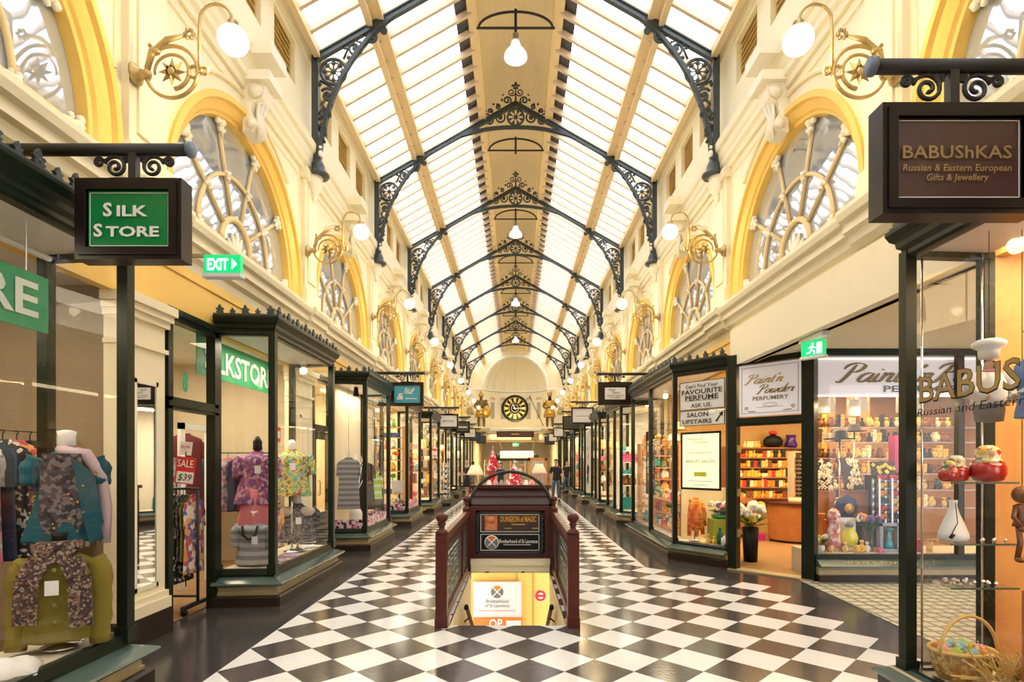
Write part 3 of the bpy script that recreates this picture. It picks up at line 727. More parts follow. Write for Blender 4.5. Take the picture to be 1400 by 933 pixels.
# ------------------------------------------------------------------ iron roof arches
EX, EZ = (1, 0, 0), (0, 0, 1)
def arch_z(x): return 6.32 + 3.16 * math.sqrt(max(0, 1 - (abs(x) / 3.2) ** 2.25))
def make_truss(y):
    root = empty('roof_arch', (0, y, 6.2), 'x', 'roof arch', 'iron arches carrying the glass roof')
    a = MB(); n = 44
    P = [(3.2 * math.cos(PI * i / n)) for i in range(n + 1)]
    def fix(t): return math.copysign(3.2 * (1 - (1 - abs(t) / 3.2) ** 1.0), t)
    pts = [(x, y, arch_z(x)) for x in P]
    for i in range(n): a.bar(pts[i], pts[i + 1], .075, .06, up=(0, 0, 1) if abs(P[i]) < 2.6 else (1, 0, 0))
    a.tube([(x, y, z - .03) for x, _, z in pts], .022, 6)
    a.build('arch_rib', M['iron'], root)
    for s in (-1, 1):
        r = MB(); r.bar((s * 3.27, y, roof_z(3.27) - .12), (0, y, roof_z(0) - .12), .08, .08); r.bar((s * 3.27, y, roof_z(3.27) - .075), (0, y, roof_z(0) - .075), .13, .02)
        r.build('rafter', M['iron'], root)
        l = MB(); l.box(*sorted((s * 3.22, s * 3.31)), y - .04, y + .04, 6.3, 8.3); l.box(*sorted((s * 3.20, s * 3.22)), y - .055, y + .055, 6.3, 8.25)
        l.build('wall_mount_post', M['iron'], root)
        f = MB(); f.lathe([(.15, 6.24), (.17, 6.27), (.15, 6.31), (.10, 6.34), (.09, 6.42), (.05, 6.52)], (s * 3.2, y, 0), 14); f.build('foot', M['iron'], root)
        w_ = MB(); w_.ball((s * 3.17, y - .02, 6.62), .04, 8, (1, 1, 1.6)); w_.ball((s * 3.17, y - .03, 6.72), .03, 7); w_.build('boss', M['white_stucco'], root)
        o = MB(); c = (s * 2.965, y, 7.97); T = .026
        o.tube(circle(c, .205, EX, EZ, 24), .028, 5, True); o.tube(circle(c, .15, EX, EZ, 20), .012, 4, True); o.ball(c, .05, 8, (1, .6, 1))
        for k in range(8):
            an = 2 * PI * k / 8; d = Vector((math.cos(an), 0, math.sin(an)))
            o.tube([Vector(c) + d * .05, Vector(c) + d * .12], .012, 4); o.ball(Vector(c) + d * .14, .040, 6, (1, .5, 1))
        def scroll(cx, cz, rr, a0, tn):
            o.tube(spiral((s * cx, y, cz), rr, rr * .22, tn, a0 if s > 0 else PI - a0, (1, 0, 0), EZ, 18) if s > 0 else [Vector((-p.x, p.y, p.z)) for p in spiral((cx, y, cz), rr, rr * .22, tn, a0, (1, 0, 0), EZ, 18)], T * .9, 5)
            o.ball((s * cx, y, cz), rr * .36, 6, (1, .5, 1))
        # down the post
        scroll(3.06, 7.58, .125, .6, 1.4); scroll(3.11, 7.28, .10, 3.6, -1.4); scroll(3.145, 7.03, .075, .5, 1.3); scroll(3.165, 6.83, .055, 3.5, -1.2)
        o.tube([(s * 3.185, y, 7.82), (s * 2.94, y, 7.68), (s * 3.16, y, 7.44), (s * 3.02, y, 7.24), (s * 3.18, y, 7.1), (s * 3.12, y, 6.9)], .02, 5)
        # up the rafter
        scroll(2.62, 8.35, .135, 2.2, 1.4); scroll(2.34, 8.54, .095, 5.2, -1.4); scroll(2.15, 8.63, .05, 2.0, 1.2)
        o.tube([(s * 2.8, y, 8.18), (s * 2.66, y, 8.5), (s * 2.44, y, 8.4), (s * 2.27, y, 8.64), (s * 2.12, y, 8.62)], .02, 5)
        for (lx, lz) in ((2.78, 8.36), (2.46, 8.57), (2.2, 8.7), (2.72, 8.2), (2.5, 8.38), (3.04, 7.7), (2.92, 7.66), (3.19, 7.76), (3.0, 7.42), (3.18, 7.2), (3.1, 6.95), (2.80, 7.86), (2.88, 7.78)): o.ball((s * lx, y, lz), .036, 6, (1, .5, 1))
        o.build('spandrel_scrollwork', M['iron'], root)
    c = MB(); ctr = (0, y, 9.72)
    c.tube(circle(ctr, .19, EX, EZ, 24), .026, 5, True); c.ball(ctr, .05, 8, (1, .6, 1))
    for k in range(8):
        an = 2 * PI * k / 8 + .39; d = Vector((math.cos(an), 0, math.sin(an)))
        c.tube([Vector(ctr) + d * .05, Vector(ctr) + d * .12], .012, 4); c.ball(Vector(ctr) + d * .135, .034, 6, (1, .5, 1))
    for s in (-1, 1):
        for (cx, cz, rr, a0, tn) in ((.37, 9.70, .13, 2.5, 1.3), (.60, 9.64, .09, 5.4, -1.3), (.78, 9.585, .055, 2.5, 1.2)):
            c.tube([Vector((s * p.x, p.y, p.z)) for p in spiral((cx, y, cz), rr, rr * .2, tn, a0, EX, EZ, 16)], .022, 5); c.ball((s * cx, y, cz), rr * .35, 6, (1, .5, 1))
        # cresting above the rafters
        for (cx, cz, rr, a0, tn) in ((.20, 10.11, .10, 3.9, -1.4), (.42, 9.96, .065, 1.0, 1.3), (.60, 9.86, .06, 3.9, -1.3)):
            c.tube([Vector((s * p.x, p.y, p.z)) for p in spiral((cx, y, cz), rr, rr * .2, tn, a0, EX, EZ, 16)], .02, 5)
        c.tube([(s * .8, y, 9.70), (s * .72, y, 9.80), (s * .62, y, 9.78)], .018, 5); c.ball((s * .70, y, 9.85), .034, 6); c.ball((s * .52, y, 10.02), .028, 6); c.ball((s * .32, y, 10.12), .03, 6); c.ball((s * .3, y, 10.24), .022, 6)
    c.build('crown_scrollwork', M['iron'], root)
    f = MB()
    f.tube([(0, y, 10.05), (0, y, 10.48)], [.028, .014], 6)
    for s in (-1, 1):
        f.tube([Vector((s * p.x, p.y, p.z)) for p in spiral((.095, y, 10.3), .095, .02, 1.4, PI, EX, EZ, 14)], .015, 5)
        f.ball((s * .06, y, 10.46), .035, 6, (1.3, .5, .8)); f.ball((s * .035, y, 10.40), .028, 6)
    f.ball((0, y, 10.5), .035, 6, (1, .6, 1.5)); f.build('finial', M['iron'], root)
    return root
tr = make_truss(TR0)
N_TR = 8
for k in range(N_TR):
    o = tr if k == 0 else copy_tree(tr, (0, TR0 + BAY * k, 6.2))
    lab = ('frontmost' if False else ORD[N_TR - 1 - k]) + ' iron roof arch counted from the clock wall'
    if k == 0: lab = 'biggest iron roof arch, its crown cut by the photo edge, farthest from the clock wall'
    if k == N_TR - 1: lab = 'smallest iron roof arch, right before the domed clock wall'.replace('right before', 'just before')
    o['label'] = lab

# lantern ties at mid-bay
def make_tie(y):
    root = empty('ceiling_tie', (0, y, 9.55), 'x', 'ceiling tie', 'bow shaped ties under the ceiling vault')
    a = MB(); a.tube([(.68 * math.cos(PI * i / 18), y, 9.58 + .30 * math.sin(PI * i / 18)) for i in range(19)], .022, 6); a.build('bow', M['black_iron'], root)
    t = MB(); t.bar((-.72, y, 9.58), (.72, y, 9.58), .03, .03); t.build('tie_bar', M['black_iron'], root)
    k = MB(); k.bar((0, y, 9.5), (0, y, 9.92), .05, .05); k.build('hanger', M['black_iron'], root)
    return root
TIE0 = 10.2
tie = make_tie(TIE0)
for k in range(7):
    o = tie if k == 0 else copy_tree(tie, (0, TIE0 + BAY * k, 9.55))
    o['label'] = 'thin bow shaped iron ceiling tie, ' + ORD[k] + ' one along the arcade from the entrance' if k else 'widest thin iron bow tie across the vault, with a lamp hanging from it'

def make_pendant(y):
    root = empty('pendant_lamp', (0, y, 9.0), 'x', 'lamp', 'bell lamps hanging along the vault')
    r = MB(); r.tube([(0, y, 9.5), (0, y, 9.42)], .012, 6); r.build('rod', M['brass'], root)
    c = MB(); c.lathe([(.035, 9.50), (.06, 9.48), (.055, 9.38), (.10, 9.34), (.06, 9.34), (.03, 9.36)], (0, y, 0), 16); c.build('cap', mat('dull_silver_cap', (.5, .46, .42), .3, metal=.6), root)
    s = MB(); s.lathe([(.06, 9.36), (.085, 9.3), (.10, 9.24), (.16, 9.17), (.205, 9.1), (.21, 9.04), (.20, 9.04), (.195, 9.09), (.15, 9.155), (.09, 9.23), (.05, 9.34)], (0, y, 0), 22); s.build('shade', M['shade_glass'], root)
    b = MB(); b.ball((0, y, 9.1), .10, 12, (1.2, 1.2, 1)); b.build('bulb', M['bulb'], root)
    return root
pn = make_pendant(TIE0 + .02)
for k in range(4):
    o = pn if k == 0 else copy_tree(pn, (0, TIE0 + .02 + 8 * k, 9.0))
    o['label'] = ['largest glowing bell shaped glass lamp, hanging at the top of the vault', 'bell shaped glass lamp hanging just beyond the second full iron arch', 'third lit bell lamp down the vault from the entrance', 'smallest lit bell lamp, just in front of the domed wall'][k]

# ------------------------------------------------------------------ brass wall lamps
def make_wall_lamp(y):
    """for the wall on -x; +x points into the nave"""
    x0 = -3.30
    root = empty('wall_lamp', (x0, y, 4.9), 'x', 'wall lamp', 'opal globes on brass scroll brackets')
    bp_ = MB(); bp_.lathe([(.0, 0), (.09, 0), (.085, .02), (.05, .04), (.035, .09), (.05, .11), (.02, .14)], (x0, y, 4.97), 14, 'X'); bp_.build('wall_plate', M['brass'], root)
    c = (-2.98, y, 4.99); s = MB()
    s.tube([Vector(c) + Vector((.225 * math.cos(t), 0, .225 * math.sin(t))) for t in [PI * (1.05 + 1.9 * i / 26) for i in range(27)]][0:27], .016, 6)
    s.tube([Vector(c) + Vector((.15 * math.cos(t), 0, .15 * math.sin(t))) for t in [PI * (-.45 + 1.5 * i / 20) for i in range(21)]], [.018 - .0004 * i for i in range(21)], 6)
    s.tube([(x0 + .1, y, 4.97), (x0 + .14, y, 5.14), (-3.02, y, 5.27), (-2.86, y, 5.31)], [.02, .03, .026, .012], 7)
    for k in range(6):
        a = 2 * PI * k / 6; s.ball((-2.83 + .035 * math.cos(a), y, 5.32 + .035 * math.sin(a)), .02, 6)
    s.ball((-3.13, y, 5.17), .035, 7, (1.6, 1, 1)); s.ball((-3.17, y, 5.22), .02, 6)
    s.tube(circle((-2.79, y, 4.99), .05, EX, EZ, 14), .014, 6, True); s.tube(circle((-2.70, y, 5.0), .03, EX, EZ, 10), .012, 6, True)
    s.build('scroll_ring', M['brass'], root)
    r = MB()
    r.ball(c, .045, 9, (1, .8, 1))
    for k in range(8):
        a = 2 * PI * k / 8; d = Vector((math.cos(a), 0, math.sin(a))); q = Vector((-d.z, 0, d.x))
        p = Vector(c); r.add([p + d * .03 + q * .03, p + d * .03 - q * .03, p + d * .125, p + d * .05 + Vector((0, -.03, 0)), p + d * .05 + Vector((0, .03, 0))], [(0, 2, 3), (1, 2, 3), (0, 2, 4), (1, 2, 4)])
    r.build('rosette', M['brass'], root)
    g = MB(); pts = [(-2.74, y, 4.97), (-2.745, y, 5.3), (-2.74, y, 5.42)] + [(-2.60 - .14 * math.cos(PI * i / 10), y, 5.44 + .14 * math.sin(PI * i / 10)) for i in range(0, 11)] + [(-2.45, y, 5.40)]
    g.tube(pts, .013, 6); g.build('gooseneck', M['brass'], root)
    h = MB(); h.lathe([(.02, 5.44), (.045, 5.42), (.04, 5.385), (.05, 5.37), (.0, 5.37)], (-2.45, y, 0), 12); h.build('collar', M['brass'], root)
    b = MB(); b.ball((-2.45, y, 5.265), .128, 18, (1, 1, .92)); b.build('globe', M['globe'], root)
    return root
L0 = 4.82
wlp = make_wall_lamp(L0)
for s in (-1, 1):
    for k in range(9):
        if s < 0 and k == 0: o = wlp
        else: o = copy_tree(wlp, (s * 3.30, L0 + BAY * k, 4.9), 0 if s < 0 else PI)
        d_ = bpy.data.lights.new('globe_light', 'POINT'); d_.energy = 27; d_.color = (1, .74, .36); d_.shadow_soft_size = .13; lo_ = bpy.data.objects.new('globe_light', d_); COL.objects.link(lo_); lo_.location = (s * 2.45, L0 + BAY * k, 5.05)
        o['label'] = 'brass scroll bracket with opal globe, ' + ORD[k] + ' along the ' + SIDE[s]

# ------------------------------------------------------------------ hanging shop signs
def ring_scroll(mb, cx, cz, y, rr, flip, r=.011):
    mb.tube([Vector((cx + flip * (p.x), y, cz + p.z)) for p in spiral((0, 0, 0), rr, rr * .18, 1.75, PI / 2 * .2, EX, EZ, 30)], r, 6)
def hanging_sign(s, xi, xo, y, z0, z1, zb, panel, label, frame='frame_dark', fw=.07, border='letter_white', texts=(), bar_from=3.38, group='hanging shop signs', inner=None):
    """xi: edge towards the nave, xo: edge towards the shops (both |x|)"""
    x0, x1 = sorted((s * xi, s * xo)); xm = (x0 + x1) / 2
    root = empty('hanging_sign', (xm, y, z0), label, 'shop sign', group)
    b = MB(); xe = s * (xi - .005); b.tube([(s * bar_from, y, zb), (xe, y, zb)], .036, 10)
    b.build('support_bar', M['black_iron'], root)
    e = MB(); e.lathe([(.0, 0), (.045, 0), (.045, -s * .03), (0, -s * .03)], (xe, y, zb), 14, 'X'); e.build('end_disc', mat('grey_blue_cap', (.16, .20, .28), .4), root)
    sc_ = MB(); sc_.box(xm - .022, xm + .022, y - .022, y + .022, z1, zb); hh = zb - z1 - .06; rr = min(.095, hh * .5)
    for f in (-1, 1):
        ring_scroll(sc_, xm + f * (rr + .045), z1 + .025 + rr, y, rr, f)
        ring_scroll(sc_, xm + f * (2 * rr + .075), zb - .075, y, .03, -f, .009); ring_scroll(sc_, xm + f * .055, zb - .06, y, .022, -f, .008)
        sc_.bar((xm, y, z1 + .012), (xm + f * (2 * rr), y, z1 + .012), .03, .022)
        sc_.tube([(xm + f * (rr + .05), y, z1 + .02 + 2 * rr), (xm + f * (2 * rr + .06), y, zb - .07)], .009, 5)
    sc_.build('scroll_bracket', M['black_iron'], root)
    d = .055; fr = MB()
    for (a, c_, e_, g_) in ((x0, x1, z0, z0 + fw), (x0, x1, z1 - fw, z1), (x0, x0 + fw, z0 + fw, z1 - fw), (x1 - fw, x1, z0 + fw, z1 - fw)):
        fr.box(a, c_, y - d, y + d, e_, g_)
    t = fw * .35
    for (a, c_, e_, g_) in ((x0 + t, x1 - t, z0 + t, z0 + fw), (x0 + t, x1 - t, z1 - fw, z1 - t), (x0 + t, x0 + fw, z0 + fw, z1 - fw), (x1 - fw, x1 - t, z0 + fw, z1 - fw)):
        fr.box(a, c_, y - d - .012, y + d + .012, e_, g_)
    fr.build('sign_frame', M[frame], root)
    p = MB(); p.box(x0 + fw * .9, x1 - fw * .9, y - d + .015, y + d - .015, z0 + fw * .9, z1 - fw * .9); pa = p.build('panel', M[panel], root)
    yf = y - d + .013
    if border:
        bd = MB(); m_ = fw + .012; k = .004
        for (a, c_, e_, g_) in ((x0 + m_, x1 - m_, z0 + m_, z0 + m_ + k), (x0 + m_, x1 - m_, z1 - m_ - k, z1 - m_), (x0 + m_, x0 + m_ + k, z0 + m_, z1 - m_), (x1 - m_ - k, x1 - m_, z0 + m_, z1 - m_)):
            bd.box(a, c_, yf - .002, yf, e_, g_)
        bd.build('border_line', M[border], pa)
    if inner:
        q = MB(); w_ = x1 - x0; h_ = z1 - z0; q.box(x0 + w_ * inner[1], x1 - w_ * inner[1], yf - .004, yf, z0 + h_ * inner[2], z1 - h_ * inner[2]); q.build('inset_panel', M[inner[0]], pa)
    for (txt, fx, fz, wd, ht, mt, sh) in texts:
        o = (x0 + (x1 - x0) * fx, yf - .006, z0 + (z1 - z0) * fz)
        if txt == '-':       # too faint to read: a thin line of print
            q = MB(); hw = (x1 - x0) * wd / 2; q.box(o[0] - hw, o[0] + hw, yf - .003, yf, o[2], o[2] + (z1 - z0) * ht); q.build('print_line', M[mt], pa); continue
        if sh >= .3 and all(q in SCRIPT for q in txt): script_mb(txt, (1, 0, 0), (0, 0, 1), o, (x1 - x0) * wd, pen=.12, height=(z1 - z0) * ht).build('lettering', M[mt], pa, recalc=False); continue
        tm = text_mb(txt, (1, 0, 0), (0, 0, 1), o, width=(x1 - x0) * wd, height=(z1 - z0) * ht, shear=sh, bold=.03 if s * xi == -1.97 else .012)
        if tm.v: tm.build('lettering', M[mt], pa, recalc=False)
    return root

sg = hanging_sign(-1, 1.97, 2.60, 3.33, 2.80, 3.28, 3.475, 'sign_green', 'green framed hanging sign with two words in white small capitals', texts=[
    ('S', .305, .535, .085, .165, 'letter_white', 0), ('ILK', .525, .535, .29, .13, 'letter_white', 0),
    ('S', .215, .285, .085, .155, 'letter_white', 0), ('TORE', .54, .285, .50, .125, 'letter_white', 0)])
hanging_sign(-1, 2.05, 2.77, 12.4, 2.86, 3.39, 3.6, 'sign_teal', 'teal hanging sign with white script and ampersand', border=None, texts=[
    ('Hill', .56, .52, .36, .24, 'letter_white', .3), ('&', .27, .27, .2, .27, 'letter_white', .2), ('-', .62, .30, .36, .03, 'letter_white', 0)])
hanging_sign(-1, 2.08, 2.78, 20.2, 2.86, 3.37, 3.6, 'sign_white', 'white hanging sign with one line of grey capitals, beyond the teal sign', fw=.05, border=None, texts=[('MICHAEL', .5, .44, .62, .12, 'grey', 0)])
hanging_sign(-1, 2.08, 2.73, 25.35, 2.96, 3.48, 3.68, 'sign_slate', 'dark slate hanging sign with a white stripe, beyond the white one', fw=.06, border=None, texts=[('-', .5, .45, .6, .10, 'letter_white', 0)])
hanging_sign(-1, 2.08, 2.73, 29.25, 2.9, 3.42, 3.64, 'sign_white', 'small white hanging sign on the green sign side, just before two navy signs', fw=.05, border=None, texts=[('-', .5, .45, .6, .04, 'grey', 0)])
hanging_sign(-1, 2.08, 2.7, 33.15, 2.9, 3.42, 3.64, 'sign_navy', 'first small navy hanging sign on the green sign side', fw=.05, border=None)
hanging_sign(-1, 2.0, 2.66, 37.6, 2.9, 3.42, 3.64, 'sign_navy', 'farthest small navy hanging sign below the bearded statue on the green sign side'.replace('bearded', 'helmeted'), fw=.05, border=None)
hanging_sign(1, 1.78, 2.535, 2.75, 2.81, 3.35, 3.56, 'sign_brown', 'big brown hanging sign with gold uncial lettering and thin white border', texts=[
    ('BABUShKAS', .48, .50, .70, .115, 'letter_bronze', .0), ('Russian & Eastern European', .48, .385, .70, .06, 'letter_bronze', .15), ('Gifts & Jewellery', .48, .30, .40, .06, 'letter_bronze', .15)])
hanging_sign(1, 1.98, 2.80, 13.4, 2.99, 3.54, 3.74, 'frame_dark', 'dark framed hanging sign with a white certificate style panel', fw=.10, border=None, inner=('sign_white', .2, .24), texts=[
    ("Paint'n", .40, .62, .22, .10, 'grey', .3), ('Powder', .52, .50, .24, .1, 'grey', .3), ('BEAUTY SALON', .5, .38, .46, .065, 'grey', 0), ('PERFUMERY', .5, .30, .34, .06, 'grey', 0)])
hanging_sign(1, 2.07, 2.9, 20.7, 3.05, 3.66, 3.86, 'sign_white', 'plain white hanging sign with faint grey line, second along the brown sign side wall'.replace(', second along the brown sign side wall', ', after the certificate sign'), fw=.05, border=None, texts=[('-', .5, .45, .6, .03, 'grey', 0)])
hanging_sign(1, 2.07, 2.85, 24.6, 3.05, 3.66, 3.86, 'sign_slate', 'dark hanging sign with a gold border, behind the plain white one', fw=.07, border='letter_gold')
hanging_sign(1, 2.02, 2.6, 30.0, 2.98, 3.5, 3.7, 'sign_white', 'small white hanging sign just past the dark gold bordered one', fw=.05, border=None, texts=[('-', .3, .7, .2, .06, 'grey', 0)])
hanging_sign(1, 2.02, 2.6, 34.5, 2.9, 3.44, 3.66, 'sign_white', 'small white hanging sign near the far end, next to last', fw=.05, border=None)
hanging_sign(1, 2.0, 2.7, 38.5, 2.85, 3.4, 3.6, 'sign_navy', 'tiny navy hanging sign below the crowned statue', fw=.05, border=None)

# exit signs
def exit_sign(loc, wd, ht, rz, label, text, flip=False):
    root = empty('exit_sign', loc, label, 'exit sign')
    root.rotation_euler = (0, 0, 0)
    x, y, z = loc; c, s = math.cos(rz), math.sin(rz)
    def P(u, v, w_): return (x + c * u - s * v, y + s * u + c * v, z + w_)
    b = MB(); b.prism([(-wd / 2, 0), (wd / 2, 0), (wd / 2, ht), (-wd / 2, ht)], lambda u, v, w_: P(u, w_, v), -.02, .03); b.build('panel', M['exit_green'], root)
    t = MB(); t.prism([(-wd / 2 - .01, -.03), (wd / 2 + .01, -.03), (wd / 2 + .01, 0), (-wd / 2 - .01, 0)], lambda u, v, w_: P(u, w_, v), -.035, .045)
    t.build('housing', M['white'], root)
    R_ = (c, s, 0)
    if text:
        m = text_mb('EXIT', R_, EZ, P(-wd * .12, -.024, ht * .2), width=wd * .58, height=ht * .6, bold=.03, depth=.0); m.build('lettering', M['exit_white'], root, recalc=False)
        a = MB(); a.add([P(wd * .27, -.025, ht * .2), P(wd * .27, -.025, ht * .8), P(wd * .42, -.025, ht * .5)], [(0, 1, 2)]); a.build('arrow', M['exit_white'], root)
    else:
        a = MB(); k = wd
        a.ball(P(.02 * k, -.024, ht * .78), ht * .1, 8, (1, .3, 1))
        for (p, q) in (((0, .65), (-.05, .4)), ((0, .62), (.16, .5)), ((0, .62), (-.16, .55)), ((-.05, .4), (.1, .28)), ((.1, .28), (.08, .1)), ((-.05, .4), (-.12, .22)), ((-.12, .22), (-.25, .2))):
            a.bar(P(p[0] * k, -.026, p[1] * ht), P(q[0] * k, -.026, q[1] * ht), ht * .09, .008)
        a.add([P(.2 * k, -.026, ht * .1), P(.42 * k, -.026, ht * .1), P(.42 * k, -.026, ht * .85), P(.2 * k, -.026, ht * .85)], [(0, 1, 2, 3)]); a.build('pictogram', M['exit_white'], root)
    return root
er = exit_sign((-2.42, 4.6, 3.16), .30, .155, 0, 'lit green exit sign with arrow, under the green hanging sign bar', True)
b = MB(); b.box(-3.38, -2.57, 4.585, 4.615, 3.30, 3.325); b.build('support_bar', M['bronze'], er)
er = exit_sign((3.40, 6.35, 2.82), .26, .17, -PI / 2 + .6, 'small green running figure exit sign hanging under the passage beam', False)
b = MB(); b.box(3.36, 3.44, 6.1, 6.6, 3.0, 3.055); b.box(3.39, 3.41, 6.33, 6.37, 2.98, 3.02); b.build('ceiling_box', M['white'], er)
er = exit_sign((0, 46.8, 3.0), .55, .26, 0, 'tiny green exit sign glowing under the far passage ceiling', True)
b = MB(); b.box(-.02, .02, 46.8, 46.83, 3.25, 3.4); b.build('hanger', M['white'], er)

# ------------------------------------------------------------------ clock and statues
def clock():
    y = 39.3; c = Vector((-.05, y, 5.44)); root = empty('wall_clock', c, 'big round black clock with gold numeral blocks on the domed wall', 'clock')
    r = MB(); r.lathe([(.78, .0), (.80, -.10), (.86, -.14), (.93, -.10), (.96, .0), (.96, .25), (.78, .25)], c, 40, 'Y'); r.build('rim', M['black'], root)
    f = MB(); f.lathe([(0, -.02), (.80, -.02), (.80, .22), (0, .22)], c, 40, 'Y'); f.build('dial', M['black'], root)
    def seg(mb, r0, r1, a, hw0, hw1, yy):
        d = Vector((math.sin(a), 0, math.cos(a))); q = Vector((d.z, 0, -d.x)); o = c + Vector((0, yy, 0))
        mb.add([o + d * r0 - q * hw0, o + d * r0 + q * hw0, o + d * r1 + q * hw1, o + d * r1 - q * hw1], [(0, 1, 2, 3)])
    n = MB()
    for k in range(12): seg(n, .46, .74, 2 * PI * k / 12, .055 if k % 3 else .075, .09 if k % 3 else .11, -.03)
    n.build('numeral', mat('clock_gold', (.75, .55, .10), .4, var=.1), root)
    t = MB(); t.lathe([(.755, -.032), (.775, -.032), (.775, -.02), (.755, -.02)], c, 40, 'Y'); t.lathe([(.40, -.032), (.42, -.032), (.42, -.02), (.40, -.02)], c, 40, 'Y'); t.lathe([(.24, -.032), (.27, -.032), (.27, -.02), (.24, -.02)], c, 30, 'Y'); t.build('ring_line', mat('clock_gold_line', (.7, .6, .3), .4), root)
    h = MB(); seg(h, -.1, .36, -.5, .03, .02, -.05); h.build('hour_hand', M['white'], root)
    h = MB(); seg(h, -.12, .62, 1.55, .025, .015, -.06); h.build('minute_hand', M['white'], root)
clock()

def skin_mesh(name, J, E, mat_, parent=None, origin=None, sub=1, root_i=0, smooth=True):
    """J: [(x, y, z, rx, ry)] joints, E: edges; a skinned continuous body"""
    me = bpy.data.meshes.new(name); me.from_pydata([Vector(j[:3]) for j in J], E, []); ob = bpy.data.objects.new(name, me); COL.objects.link(ob)
    md = ob.modifiers.new('skin', 'SKIN'); sv = me.skin_vertices[0].data
    for i, j in enumerate(J): sv[i].radius = (j[3], j[4] if len(j) > 4 else j[3]); sv[i].use_root = (i == root_i)
    md.use_smooth_shade = smooth; md.branch_smoothing = .6
    if sub:
        ms = ob.modifiers.new('sub', 'SUBSURF'); ms.levels = sub; ms.render_levels = sub
    dg = bpy.context.evaluated_depsgraph_get(); m2 = bpy.data.meshes.new_from_object(ob.evaluated_get(dg))
    bpy.data.objects.remove(ob); bpy.data.meshes.remove(me)
    mb = MB(); mb.add([v.co for v in m2.vertices], [tuple(p.vertices) for p in m2.polygons], smooth); bpy.data.meshes.remove(m2)
    return mb if mat_ is None else mb.build(name, mat_, parent, origin)

